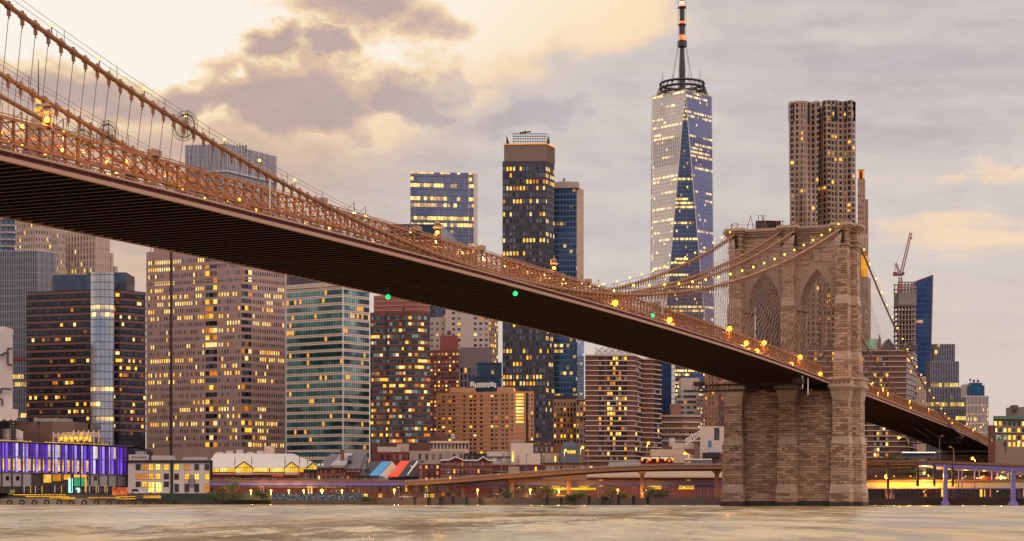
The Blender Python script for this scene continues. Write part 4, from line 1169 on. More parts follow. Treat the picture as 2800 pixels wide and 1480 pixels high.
for x, s in ((1384, 1), (1503, -1)): mb.rings([[at(x, 392, 1012), at(x + 9 * s, 392, 1012), at(x + 1 * s, 369, 1012)], [at(x, 392, 1012) + Vector((0, 3, 0)), at(x + 9 * s, 392, 1012) + Vector((0, 3, 0)), at(x + 1 * s, 369, 1012) + Vector((0, 3, 0))]])
mb.build('corner_fin', [STEEL], b.root)
mb = MB(); mb.bar(at(1421, 364, 1024), at(1452, 360, 1024), .7); mb.bar(at(1436, 366, 1024), at(1436, 358, 1024), .9); mb.build('window_cleaning_rig', [STEEL], b.root)
b.finish()

# blue residential tower with a stone flank
f_b14 = facade('blue_apartment_glass', '#4b6078', '#41566e', 1.9, 3.3, .12, .2, .07, .12, .4, 3, '#ffb12c', '#ffd070', .9, .1, .6, .4, .5, 14.0, '#22384f')
STN = brick('warm_stone_flank', '#bd9c86', '#b08f7a', '#94766a', 2.4, 1.2, .03, .1)
P = plan(1577, 1040, left=[(1514, 5)], right=[(1578, 70), (1596, 60)])
b = Bld('apartment_tower', 'slim blue glass tower with a beige cap and warm stone flank beside the arched tower', 'tower', P, ytop=512, depth=26, wall=[f_b14, STN, STN])
Pc = plan(1582, 1039, left=[(1513, 5)], right=[(1584, 60)]); b.body(Pc, b.z1 - .5, wz(498, 1040), 24, plain('beige_cap', '#b29a8d', .8, .1), ROOFG, .6, None, 'cap')
b.block(1528, 1558, 496, 512, 1050, 8, plain('beige_plant', '#b8a194', .8, .1)); b.block(1514, 1530, 500, 512, 1048, 8, plain('beige_plant_b', '#a88f83', .8, .1))
mb = MB(); mb.bar(at(1540, 496, 1052), at(1544, 489, 1052), .8); mb.bar(at(1537, 490, 1052), at(1547, 488, 1052), .3); mb.build('roof_antenna', [BLACK], b.root)
P2 = plan(1584, 1046, right=[(1596, 20)]); b.body(P2, G0, wz(546, 1046), 20, STN, ROOFG, .6, None, 'flank')
f_low = facade('mottled_glass_flank', '#8f97a8', '#9fb0c8', 1.2, 1.8, .12, .12, .12, .1, .4, 2, '#ffd9a0', '#ffe6c0', .5, .1, .7, .4, .6, 40.)
P3 = plan(1578, 1036, right=[(1597, 30)]); b.body(P3, G0, wz(925, 1036), 10, f_low, ROOFG, .6, None, 'glass_flank')

# one tall crystal tower
CY = 1800; cxw = wx(1865, CY); hs = 30.9; ZB, ZT = 56.0, 417.0
t_ = thing('skyscraper', 'tallest tower, faceted glass with bright and dark triangles and a red lit spire', 'tower', (cxw, CY, G0))
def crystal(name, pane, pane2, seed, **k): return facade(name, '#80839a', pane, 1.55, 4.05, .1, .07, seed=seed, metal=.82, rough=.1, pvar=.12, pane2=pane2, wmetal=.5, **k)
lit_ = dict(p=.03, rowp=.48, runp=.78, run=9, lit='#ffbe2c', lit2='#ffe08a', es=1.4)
fc = {'front': crystal('crystal_front', '#5c6377', '#4d556b', 1.0, **lit_), 'left': crystal('crystal_left', '#bdb2b0', '#c4b9b6', 2.0, p=.03, rowp=.36, runp=.55, run=9, lit='#ffc64a', lit2='#ffe7a8', es=1.0), 'right': crystal('crystal_right', '#8f8da4', '#82829c', 3.0, p=.02, rowp=.4, runp=.6, run=8, lit='#ffc040', lit2='#ffe49a', es=1.1)}  # pane tint per facet puts its sky reflection into the colour
bc = [Vector((cxw + sx * hs, CY + sy * hs, ZB)) for sx, sy in ((-1, -1), (1, -1), (1, 1), (-1, 1))]
tc = [Vector((cxw + sx * hs, CY + sy * hs, ZT)) for sx, sy in ((0, -1), (1, 0), (0, 1), (-1, 0))]
def tri(name, a, b_, c, mat):
    mb = MB(); ref = [a, b_, c]; n = (b_ - a).cross(c - a).normalized(); tdir = Vector((-n.y, n.x, 0)).normalized()
    mb.poly(ref, 0, [((p - bc[0]).dot(tdir) + 200, p.z) for p in ref]); return mb.build(name, [mat], t_)
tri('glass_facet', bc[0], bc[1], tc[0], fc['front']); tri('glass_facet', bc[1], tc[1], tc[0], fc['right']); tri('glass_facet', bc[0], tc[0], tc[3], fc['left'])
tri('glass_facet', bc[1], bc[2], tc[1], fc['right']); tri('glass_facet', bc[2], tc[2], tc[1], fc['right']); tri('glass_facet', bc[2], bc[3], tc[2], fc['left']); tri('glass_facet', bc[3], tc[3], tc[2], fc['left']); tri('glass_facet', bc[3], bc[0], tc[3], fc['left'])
mb = MB(); mb.prism([(p.x, p.y) for p in bc], G0, ZB); mb.build('podium', [fc['right']], t_)
mb = MB(); mb.rings([[p + Vector((0, 0, -5.5)) for p in tc], [p + Vector((0, 0, 1.2)) for p in tc]]); o_ = mb
for i in range(4): pass
o_.build('parapet', [plain('steel_parapet', '#d3b48e', .4, .1, .2, .5)], t_)
STLE = plain('stainless_edge', '#cfc4b6', .35, .1, .2, .6)
for i in range(4):
    for a in (bc[i], bc[(i + 1) % 4]):
        mb = MB(); mb.bar(a, tc[i], .9); mb.build('edge_trim', [STLE], t_)
# dark louvre band of the mechanical floors
for a, c, e in ((bc[1], tc[1], tc[0]), (bc[0], tc[0], tc[3])):
    mb = MB(); n = (c - a).cross(e - a).normalized()
    if n.y > 0: n = -n
    for k in range(15):
        for z0, z1 in ((342.0, 371.0),):
            f = .06 + .88 * k / 14
            def on(z):
                q = (z - ZB) / (ZT - ZB)
                l, r_ = (a.lerp(c, q), a.lerp(e, q)); return l.lerp(r_, f)
            mb.bar(on(z0) + n * .3, on(z1) + n * .3, .34, .06)
    mb.build('louvre_band', [plain('louvre_grey', '#5d5c70', .5)], t_)
# communications ring, spire and guys
c = Vector((cxw, CY, ZT)); ringb = MB()
for z, r, th in ((3.0, 23.5, 1.0), (8.5, 22.0, 1.2), (13.5, 22.5, 1.2)):
    ringb.tube([c + Vector((r * math.cos(a), r * math.sin(a), z)) for a in [k * math.tau / 36 for k in range(37)]], th, 6)
for k in range(24):
    a = k * math.tau / 24; u = Vector((math.cos(a), math.sin(a), 0)); v = Vector((math.cos(a + .26), math.sin(a + .26), 0))
    ringb.bar(c + u * 27, c + u * 22 + Vector((0, 0, 13.5)), .6); ringb.bar(c + u * 23.5 + Vector((0, 0, 3)), c + v * 22 + Vector((0, 0, 13.5)), .4); ringb.bar(c + u * 23, c + u * 3 + Vector((0, 0, 8)), .35)
for k in range(9):
    a = k * .7; ringb.bar(c + Vector((22 * math.cos(a), 22 * math.sin(a), 13)), c + Vector((22 * math.cos(a), 22 * math.sin(a), 18 + 3 * (k % 3))), .4)
ringb.build('antenna_ring', [BLACK], t_)
sp = MB()
for z0, z1, r0, r1 in ((0, 26, 3.6, 3.4), (26, 52, 3.6, 2.2), (52, 58, 5.0, 5.0), (58, 75, 3.0, 3.0), (75, 92, 2.6, 2.6), (92, 110, 2.2, 2.2), (110, 126, 1.8, 1.8)):
    sp.tube([c + Vector((0, 0, z0)), c + Vector((0, 0, z1))], [r0, r1], 8)
for z in (74, 92, 109, 126): sp.tube([c + Vector((0, 0, z)), c + Vector((0, 0, z + 1.4))], 4.2, 8)
for k in range(20):
    z = 60 + 2.4 * k
    for d in (-1, 1): sp.bar(c + Vector((0, 0, z)), c + Vector((d * 4.3, 0, z)), .25)
for d in (-1, 1): sp.bar(c + Vector((d * 4.2, 0, 58)), c + Vector((d * 4.2, 0, 100)), .22)
spire = sp.build('spire', [plain('spire_steel', '#3a3033', .5, .2)], t_)
RL = glow('beacon_red', '#ff3a14', 2.2, .5, .35, '#ff8a30')
for z0, z1, r in ((59, 67, 3.3), (76, 79, 2.9), (94, 99, 2.7), (110.5, 124, 2.1), (127.5, 142, 1.7)):
    mb = MB(); mb.tube([c + Vector((0, 0, z0)), c + Vector((0, 0, z1))], [r, r * .85], 8); mb.build('beacon', [RL], spire)
mb = MB(); mb.ball(c + Vector((0, -2.4, 97)), 1.6); mb.build('beacon', [glow('beacon_white', '#fff0e0', 3.0, .1)], spire)
mb = MB(); mb.tube([c + Vector((0, 0, 142)), c + Vector((0, 0, 190))], [1.5, 1.0], 8); mb.build('spire_tip', [plain('spire_pale', '#8a7a78', .5)], spire)
for sx, sy in ((-1, 0), (1, 0), (0, 1)):
    mb = MB(); p, q = c + Vector((sx * 12.5, sy * 12.5, 4)), c + Vector((sx * 4, sy * 4, 52)); nseg = 14
    for k in range(nseg):
        a0, a1 = p.lerp(q, k / nseg), p.lerp(q, (k + 1) / nseg)
        for d in (-.6, .6): mb.bar(a0 + Vector((d, 0, 0)), a1 + Vector((d, 0, 0)), .3)
        mb.bar(a0 + Vector((-.6, 0, 0)), a1 + Vector((.6, 0, 0)), .22)
    mb.build('guy_cable', [plain('guy_steel', '#6d6468', .5)], spire)

# brown balcony slabs and what stands between them
BRO = brick('brown_brick', '#6a473d', '#5f3f36', '#4a312a', 1.2, .4, .03, .15, .85, .14); PALE = plain('pale_slab_edge', '#c2a090', .7, .08)
def balcony_tower(P, ytop, Y, label, rows, winf, depth, ybot=1262, wing=None):
    b = Bld('apartment_tower', label, 'tower', P, ytop=ytop, depth=depth, wall=BRO)
    zb, zt = wz(ybot, Y), b.z1 - .6; fh = (zt - zb) / rows
    for i, cols, dk, lt, sk in winf: b.windows(*b.face(i), zb, zt, cols, rows, .8, .6, lt, dk, [LIT[1], LIT[1], LIT[0], LIT[2]], skip=sk, yo=.25)
    b.bands(P, [zb + fh * k for k in range(rows + 1)], .42, .35, PALE, 'slab_edge')
    return b.finish()
balc = [DARK[0], DARK[1], WARMD[1], DARK[0], GREYP[2]]
P = plan(1614, 752, left=[(1600, 4)], right=[(1652, 2), (1722, 2), (1737, 30), (1757, 76), (1782, 4), (1808, 55)])
b = balcony_tower(P, 970, 752, 'brown brick balcony tower with pale slab edges and golden windows, left of the stone pier', 21, [(2, 9, balc, (.5, .35, .22), lambda r, c: c in (0, 8)), (1, 5, balc, (.3, .3, .14), lambda r, c: c < 3), (4, 4, balc, (.1, .2, .02), None), (6, 5, balc, (.1, .2, .03), lambda r, c: c == 0)], 22)
mb = MB()
for k in range(26): mb.bar(at(1628 + 4 * k, 970, 758), at(1630 + 4 * k, 952 + (k * 7) % 9, 758), .25)
for k in range(6): mb.bar(at(1628 + 18 * k, 968, 757), at(1646 + 18 * k, 950, 757), .3); mb.bar(at(1628 + 18 * k, 950, 757), at(1646 + 18 * k, 968, 757), .3)
mb.build('roof_trellis', [plain('trellis_grey', '#a99a92')], b.root)
P = plan(2120, 812, right=[(2478, 0), (2507, 68)])
b = balcony_tower(P, 957, 812, 'wide brown balcony slab with pale bands seen through and beyond the stone arches', 20, [(0, 44, balc, (.35, .4, .10), lambda r, c: c % 7 in (3, 4) or c > 38), (1, 6, balc, (.1, .3, .04), None)], 22, 1252)
mb = MB()
for k in range(60): mb.bar(at(2130 + 6 * k, 957, 818), at(2131 + 6 * k, 945 + (k * 5) % 7, 818), .22)
for x, h in ((2225, 20), (2268, 16), (2430, 28), (2488, 20)):
    p, q, r_ = at(x - 20, 955, 820), at(x + 20, 955, 820), at(x, 955 - h, 820); mb.bar(p, r_, .5); mb.bar(r_, q, .5); mb.bar(p, q, .4)
    mb.rings([[p, q, r_], [v + Vector((0, 8, 0)) for v in (p, q, r_)]])
mb.build('roof_plant', [plain('roof_slate', '#5c4d4e')], b.root)
# navy slab, pale chapel-white office, brown hotel between the left slab and the pier
f_nv = facade('plain_navy_glass', '#223550', '#1c3152', 1.6, 3.6, .06, .06, .0, .02, .4, 3, rough=.12, metal=.6, pvar=.15)
P = plan(1836, 1000, left=[(1806, 2)], right=[(1846, 30)])
b = Bld('glass_tower', 'narrow plain navy glass slab with a white edge strip under the deck', 'tower', P, ytop=940, depth=20, wall=[f_nv, plain('white_strip', '#c9bdb2', .6, .1)])
b.bands([P[1], P[2]], [wz(1010 + 16 * k, 1000) for k in range(7)], .25, .1, STEEL, 'joint')
P = plan(1850, 990, left=[(1846, 5)], right=[(1856, 20)])
P = plan(1905, 900, left=[(1850, 6)], right=[(1930, 40)])
b = Bld('office_block', 'white painted office block with dark window strips and a stepped top', 'building', P, ytop=1085, depth=16, wall=plain('warm_white_wall', '#b49c92', .8, .08))
b.block(1862, 1912, 1034, 1088, 905, 12, plain('warm_white_wall_b', '#b9a298', .8, .08), 'upper_storey')
p, q = P[0], P[1]; b.windows(p, q, wz(1135, 900), wz(1062, 900), 6, 5, .96, .5, (.4, .3, .1), [DARK[0], DARK[0], GREYP[2], TEAL[1]], LIT, ml=.04, mr=.02); b.windows(q, P[2], wz(1175, 900), wz(1090, 900), 3, 8, .3, .5, (.5, .9, .3)); b.finish()
P = plan(1964, 880, left=[(1926, 10)], right=[(1985, 40)])
b = Bld('apartment_house', 'orange brown brick house with single windows tucked against the stone pier', 'building', P, ytop=1020, depth=18, wall=[brick('orange_tan_brick', '#a0704f', '#946647', '#7a553f', 1.2, .4), RED])
b.windows(*b.face(0), wz(1180, 880), wz(1024, 880), 4, 11, .35, .5, (.1, .4, .16), DARK + GREYP); b.windows(*b.face(1), wz(1180, 880), wz(1024, 880), 3, 11, .5, .55, (.2, .4, .1), TEAL + DARK); b.finish()
P = plan(1866, 800, left=[(1806, 6)], right=[(1916, 14)])
b = Bld('terrace_building', 'low brown terraced building with tan parapets and deep balconies', 'building', P, ytop=1140, depth=18, wall=plain('brown_concrete', '#7a5a4d', .85, .15))
b.windows(*b.face(0), wz(1222, 800), wz(1146, 800), 6, 5, .5, .6, (.0, 0, .0), DARK); b.windows(*b.face(1), wz(1222, 800), wz(1160, 800), 6, 4, .7, .5, (.1, .4, .0), WARMD)
b.bands(P, [wz(1140 + 17 * k, 800) for k in range(5)], .9, .5, plain('tan_parapet', '#b8937a')); b.block(1836, 1862, 1104, 1142, 806, 8, plain('brick_tower_top', '#8d6151'), 'roof_house'); b.finish()
P = plan(1914, 735, right=[(1980, 6)])
b = Bld('modern_house', 'white clapboard modern building with a blue window and white roof truss by the stone pier', 'building', P, ytop=1166, depth=18, wall=brick('white_boards', '#c8b3a6', '#c2ada0', '#8d7a71', 60, .75, .04, .05, .7, .05))
b.windows(recede(P[0], 1936, 6, 1), recede(P[0], 1946, 6, 1), wz(1232, 735), wz(1204, 735), 1, 1, .95, .98, (0, 0, 0), [glass('blue_pane', '#3d6da6')], yo=0); b.windows(recede(P[0], 1952, 6, 1), recede(P[0], 1968, 6, 1), wz(1206, 735), wz(1168, 735), 1, 1, .9, .9, (0, 0, 0), [GREYP[1]], yo=.05); b.finish()
mb = MB(); A0, B0 = at(1874, 1202, 733), at(1914, 1178, 733)
for o in (Vector((0, 0, 0)), Vector((0, 0, -2.2))): mb.bar(A0 + o, B0 + o, .35)
for k in range(6): mb.bar(A0.lerp(B0, k / 6), A0.lerp(B0, (k + .5) / 6) - Vector((0, 0, 2.2)), .22); mb.bar(A0.lerp(B0, (k + .5) / 6) - Vector((0, 0, 2.2)), A0.lerp(B0, (k + 1) / 6), .22)
mb.build('roof_truss', [WHITE], b.root)

# dark shaft behind the left arch
f_dk = facade('umber_shaft_wall', '#3c3238', '#2a2730', 2.2, 3.6, .4, .3, .01, .02, .4, 3, rough=.3, pvar=.3, seed=50)
P = plan(2096, 1150, left=[(2066, 14)], right=[(2135, 14)])
b = Bld('office_tower', 'dark brown flat topped tower seen behind the left arch and above the stone tower', 'tower', P, ytop=603, depth=30, wall=f_dk)
mb = MB()
for x in (2074, 2085, 2087): mb.bar(at(x, 604, 1155), at(x, 588 + (x % 3) * 3, 1155), .35)
mb.bar(at(2070, 590, 1155), at(2096, 591, 1155), .25); mb.build('roof_antenna', [STEEL], b.root)

# rippling steel apartment tower
WVY = 1110
t_ = thing('apartment_tower', 'tall rippling steel clad apartment tower behind the stone arches', 'tower', (wx(2250, WVY), WVY, G0))
def wavy(name, px0, px1, Y, ytop, seed, fold, mat, left_t=0, depth=30):
    zt = wz(ytop, Y); nu, nv_ = 34, 60; mb = MB(); grid = []
    x0, x1 = wx(px0, Y), wx(px1, Y)
    for j in range(nv_ + 1):
        z = G0 + (zt - G0) * j / nv_; row = []
        for i in range(nu + 1):
            u = i / nu; x = x0 + (x1 - x0) * u
            y = Y + fold(u, (z - G0) / (zt - G0)); row.append(Vector((x, y, z)))
        grid.append(row)
    L = x1 - x0
    for j in range(nv_):
        for i in range(nu):
            us = (i * L / nu, (i + 1) * L / nu); vs = ((zt - G0) * j / nv_, (zt - G0) * (j + 1) / nv_)
            mb.quad(grid[j][i], grid[j][i + 1], grid[j + 1][i + 1], grid[j + 1][i], 0, [(us[0], vs[0]), (us[1], vs[0]), (us[1], vs[1]), (us[0], vs[1])])
    for j in range(nv_):
        for i, sg in ((0, 1), (nu, -1)):
            a, b_ = grid[j][i], grid[j + 1][i]; bk = Vector((depth * (.2 if sg > 0 else .12), depth, 0)); c_, d_ = b_ + bk, a + bk
            mb.quad(a, b_, c_, d_, 0) if sg > 0 else mb.quad(d_, c_, b_, a, 0)
    mb.poly([*grid[-1], grid[-1][-1] + Vector((depth * .12, depth, 0)), grid[-1][0] + Vector((depth * .2, depth, 0))], 0)
    return mb.build(name, [mat], t_), grid
f_w = lambda n, s: facade(n, '#b08f79', '#24262d', 2.7, 3.65, .32, .30, .09, .1, .35, 2, '#ffa01e', '#ffc44a', 1.2, .15, .2, .45, .5, s, '#3f424c', .5, .04, .12)
def foldA(u, h): return 1.6 * math.sin(u * 9 + h * 7 + 1.2 * math.sin(h * 9)) + 1.1 * math.sin(u * 17 - h * 5) * (.3 + h * .3)
def foldB(u, h): return 1.7 * math.sin(u * 10 - h * 6 + 1.4 * math.sin(h * 7 + 1)) + 1.0 * math.sin(u * 19 + h * 8) + 5 * max(0, .22 - u) * 4 + 12 * max(0, u - .72) * (u - .72) * 4
_, gA = wavy('left_wing', 2161, 2238, WVY, 277, 1, foldA, f_w('rippled_steel_a', 61.)); _, gB = wavy('right_wing', 2236, 2343, WVY + 9, 275, 2, foldB, f_w('rippled_steel_b', 64.))
WS = plain('steel_pier', '#ab8b77', .4, .1, .3, .3)
for G, js in ((gA, range(0, 35, 6)), (gB, range(5, 35, 6))):
    for i in js:
        mb = MB(); mb.tube([G[j][i] + Vector((0, -.25, 0)) for j in range(0, 61, 2)], .55, 4); mb.build('steel_pier', [WS], t_)
for k in range(14):
    G = gA if k < 6 else gB; i = (k % 7) * 5 + 1; mb = MB(); p = G[-1][i]; mb.box((p.x, p.y + .4, p.z - 13), 2.6, .6, 12.0); mb.build('tall_top_window', [DARK[1]], t_)

# stepped tan tower with an orange lit crown, gothic lit shaft before it
Y = 1280
P = plan(2345, Y, right=[(2364, 6), (2366, 60)])
b = Bld('apartment_tower', 'slim tan tower with an orange lit crown just right of the rippling tower', 'tower', P, ytop=490, depth=26, wall=plain('tan_pink_stone', '#a47a66', .8, .12))
b.windows(*b.face(0), wz(960, Y), wz(495, Y), 4, 30, .42, .45, (.1, .4, .12), GREYP, LIT)
P2 = plan(2362, Y + 6, right=[(2374, 6)]); b.body(P2, G0, wz(541, Y), 24, plain('tan_pink_stone_b', '#9d7561', .8, .12), ROOFG, .6, None, 'lower_step'); b.windows(P2[0], P2[1], wz(960, Y), wz(566, Y), 2, 24, .45, .45, (.1, .4, .1), GREYP, LIT)
P3 = plan(2346, Y + 3, right=[(2363, 6)]); b.body(P3, b.z1 - 1, wz(461, Y), 20, plain('lit_crown_stone', '#b5682e', .7, .15), ROOFG, .6, None, 'crown')  # orange lighting of the crown put into its stone colour
for x0, x1 in ((2346, 2349.5), (2358.5, 2361.5)):
    mb = MB(); mb.quad(at(x0, 488, Y + 1.5), at(x1, 488, Y + 1.5), at(x1, 467, Y + 1.5), at(x0, 467, Y + 1.5)); mb.build('lit_niche', [glow('crown_glow', '#ff9a1c', 1.2, .4)], b.root)
mb = MB(); mb.box((*at(2354, 480, Y + 2)[:2], wz(488, Y)), 1.9, .5, wz(469, Y) - wz(488, Y)); mb.build('crown_opening', [BLACK], b.root); b.finish()
Y = 1150
P = plan(2352, Y, right=[(2374, 5), (2381, 40)])
GOTH = plain('glazed_terracotta', '#a08374', .6, .2)
b = Bld('gothic_tower', 'ornate gothic tower with pale fins lit gold halfway up, right beside the stone tower', 'tower', P, ytop=760, depth=24, wall=GOTH)
P2 = plan(2353, Y + 1, right=[(2373, 5)]); b.body(P2, b.z1 - 1, wz(650, Y), 18, plain('gold_lit_terracotta', '#b5813e', .6, .25), ROOFG, .6, None, 'lit_stage')  # gold lighting of this stage put into the terracotta colour
b.fins(P2[0], P2[1], wz(690, Y), wz(640, Y), 5, .5, .6, plain('pale_terracotta', '#c7b3a5'), 'pinnacle')
for k in range(5):
    p = at(2356 + 3.8 * k, 757, Y - .3); mb = MB(); mb.box((p.x, p.y, wz(757, Y)), .62, .3, wz(700, Y) - wz(757, Y)); mb.build('lit_niche', [glow('gothic_glow', '#ffb020', 1.0, .5)], b.root)
b.fins(P[0], P[1], G0, wz(762, Y), 6, .5, .5, plain('pale_terracotta_b', '#b59c8c'), 'pier'); b.windows(*b.face(0), wz(1000, Y), wz(775, Y), 3, 16, .4, .55, (.2, .4, .12), DARK); b.finish()
# green copper roof
P = plan(2378, 1050, right=[(2411, 6)])
b = Bld('civic_building', 'green copper mansard roof with a small gothic turret behind the side span', 'building', P, ytop=955, depth=20, wall=GOTH)
mb = MB(); z0, z1 = b.z1, wz(925, 1050); q = lambda x, y, z: Vector((wx(x, 1050), y, z))
mb.rings([[q(2377, 1049, z0), q(2412, 1052, z0), q(2412, 1070, z0), q(2377, 1070, z0)], [q(2381, 1053, z1), q(2406, 1055, z1), q(2406, 1066, z1), q(2381, 1066, z1)]]); mb.build('copper_roof', [plain('green_copper', '#7c9c82', .7, .25)], b.root)
mb = MB(); mb.box((wx(2407, 1050), 1052, z0), 1.6, 1.6, 6); mb.tube([Vector((wx(2407, 1050), 1052, z0 + 6)), Vector((wx(2407, 1050), 1052, wz(912, 1050)))], [.9, .05], 6); mb.build('turret', [plain('turret_stone', '#8a5a4c')], b.root)

# construction frame, crane and the leaning blue tower
Y = 1100
P = plan(2455, Y, right=[(2505, 4)])
b = Bld('unfinished_tower', 'unfinished concrete tower frame with open floors and hoarding near the top', 'tower', P, ytop=800, depth=1, wall=None)
zt = wz(772, Y); X0, X1 = wx(2455, Y), wx(2506, Y); CF = plain('raw_concrete', '#9a8379', .9, .15); fls = 17
for k in range(fls):
    z = wz(1050, Y) + (wz(836, Y) - wz(1050, Y)) * k / (fls - 1); mb = MB(); mb.box(((X0 + X1) / 2, Y + 7, z), X1 - X0, 14, .45); mb.build('floor_slab', [CF], b.root)
for k in range(6):
    for yy in (Y + .8, Y + 13):
        mb = MB(); mb.box((X0 + .8 + (X1 - X0 - 1.6) * k / 5, yy, G0), .7, .7, zt - G0); mb.build('column', [CF], b.root)
mb = MB(); mb.box(((X0 + X1) / 2 + 1.2, Y + 8, G0), (X1 - X0) * .62, 8, wz(845, Y) - G0); mb.build('core_wall', [plain('core_concrete', '#6f5f5d', .9, .2)], b.root)
mb = MB(); mb.prism([(X0 + .6, Y), (X1, Y), (X1, Y + 14), (X0 + .6, Y + 14)], wz(838, Y), wz(800, Y)); mb.build('hoarding', [brick('scaffold_sheet', '#8c7a74', '#85736e', '#6e5e5a', 5.0, 2.4, .05, .1)], b.root)
mb = MB()
for y in (772, 786, 796):
    for d in (0, 13): mb = MB(); mb.bar((X0, Y + d, wz(y, Y)), (X1, Y + d, wz(y, Y)), .7); mb.build('top_beam', [CF], b.root)
Yc = 1096; cr = thing('tower_crane', 'red luffing tower crane working on top of the unfinished tower', 'crane', at(2462, 772, Yc)); RC = plain('crane_red', '#8e2f26', .5, .15); 
def lattice(mb, p, q, w0, w1, n, th):
    d = (q - p).normalized(); a = d.cross(Vector((0, 1, 0))).normalized(); y = Vector((0, 1, 0))
    for k in range(n):
        f0, f1 = k / n, (k + 1) / n; c0, c1 = p.lerp(q, f0), p.lerp(q, f1); r0, r1 = w0 + (w1 - w0) * f0, w0 + (w1 - w0) * f1
        for i, j in ((-1, -1), (1, -1), (1, 1), (-1, 1)): mb.bar(c0 + (a * i + y * j) * r0 / 2, c1 + (a * i + y * j) * r1 / 2, th)
        mb.bar(c0 + (a - y) * r0 / 2, c1 + (-a - y) * r1 / 2, th * .75); mb.bar(c0 + (-a - y) * r0 / 2, c0 + (a - y) * r0 / 2, th * .75)
mb = MB(); lattice(mb, at(2462, 800, Yc), at(2462, 757, Yc), 1.7, 1.7, 8, .28); mb.build('mast', [RC], cr)
mb = MB(); lattice(mb, at(2464, 750, Yc), at(2491, 636, Yc), 1.6, 1.1, 18, .26); mb.build('jib', [RC], cr)
mb = MB(); lattice(mb, at(2461, 752, Yc), at(2450, 720, Yc), 1.2, .8, 6, .24); mb.bar(at(2450, 720, Yc), at(2447, 750, Yc), .16); mb.bar(at(2448, 721, Yc), at(2444, 748, Yc), .16); mb.bar(at(2450, 720, Yc), at(2457, 706, Yc), .1); mb.bar(at(2457, 706, Yc), at(2488, 645, Yc), .08); mb.build('back_mast', [RC], cr)
mb = MB(); p = at(2448, 755, Yc); mb.box((p.x, p.y, p.z), 2.4, 2, 2.4); mb.build('counterweight', [RC], cr)
mb = MB(); p = at(2456, 754.5, Yc); mb.box((p.x, p.y, p.z), 5.4, 1.8, 1.2); p = at(2469, 752, Yc); mb.box((p.x, p.y, p.z), 1.5, 1.8, 1.7); mb.build('cab', [plain('cab_grey', '#4d4a4f')], cr)
mb = MB(); mb.bar(at(2491, 640, Yc), at(2492, 651, Yc), .25); mb.ball(at(2492, 652, Yc), .6, 6, 4); mb.build('hook_block', [RC], cr)
f_ln = facade('leaning_blue_glass', '#33435c', '#465a7c', 1.6, 3.4, .09, .12, .02, .16, .45, 3, '#ff9c28', '#ffc060', .8, .1, .65, .4, .5, 71., '#24406c')
t_ = thing('glass_tower', 'leaning blue glass tower with a slanted roof beside the unfinished frame', 'tower', (wx(2526, 1104), 1104, G0))
mb = MB(); q = lambda x, y: at(x, y, 1104); A_, B_, C_, D_ = q(2503, 1150), q(2541, 1150), q(2551, 752), q(2499, 771); back = Vector((3, 22, 0))
uv = [((p.x - A_.x), p.z) for p in (A_, B_, C_, D_)]; mb.quad(A_, B_, C_, D_, 0, uv)
for a, c_ in ((B_, C_), (C_, D_), (D_, A_)): mb.quad(a, a + back, c_ + back, c_, 0)
mb.quad(B_ + back, A_ + back, D_ + back, C_ + back, 0); mb.build('glass_wall', [f_ln], t_)
mb = MB(); mb.bar(B_, C_, .5); mb.bar(C_, D_, .4); mb.bar(C_ + Vector((-2, 1, 0)), C_ + Vector((-2, 1, 3)), .15); mb.build('edge_trim', [plain('copper_edge', '#a86a58')], t_)
# stepped tower with white fins
f_st = facade('plum_curtain_wall', '#3d3846', '#39394c', 1.55, 3.8, .08, .2, .015, .22, .6, 12, '#ffc02a', '#ffd95e', .9, .14, .45, .4, .4, 81.)
P = plan(2556, 980, left=[(2545, 50)], right=[(2611, 3)])
b = Bld('stepped_tower', 'plum glass tower with thin white fins stepping out twice towards the base', 'tower', P, ytop=941, depth=24, wall=[plain('umber_flank', '#5a4a4a', .7, .1), f_st])
WF = plain('white_fin_c', '#c9bfc2', .5, .1); b.fins(P[1], P[2], G0, b.z1 + .3, 12, .13, .16, WF)
P2 = plan(2545, 972, left=[(2533, 50)], right=[(2622, 3)]); b.body(P2, G0, wz(988, 972), 24, [plain('umber_flank_b', '#5a4a4a', .7, .1), f_st], ROOFG, .5, None, 'middle_step'); b.fins(P2[1], P2[2], G0, wz(987, 972), 17, .13, .16, WF)
P3 = plan(2530, 962, left=[(2524, 50)], right=[(2642, 3)]); b.body(P3, G0, wz(1059, 962), 22, [plain('umber_flank_c', '#5a4a4a', .7, .1), f_st], ROOFG, .5, None, 'lower_step'); b.fins(P3[1], P3[2], G0, wz(1058, 962), 26, .13, .16, WF)
P4 = plan(2505, 940, left=[(2500, 40)], right=[(2530, 3)])
b2 = Bld('apartment_house', 'narrow tan house with pale piers between the brown slab and the plum tower', 'building', P4, ytop=1030, depth=18, wall=plain('tan_pier_wall', '#a98672', .8, .12)); b2.fins(P4[1], P4[2], G0, b2.z1, 6, .5, .4, plain('pale_pier', '#c4a692'), 'pier')
b2.windows(P4[1], P4[2], wz(1140, 940), wz(1034, 940), 6, 9, .5, .6, (.1, .3, .06), DARK); b2.finish()
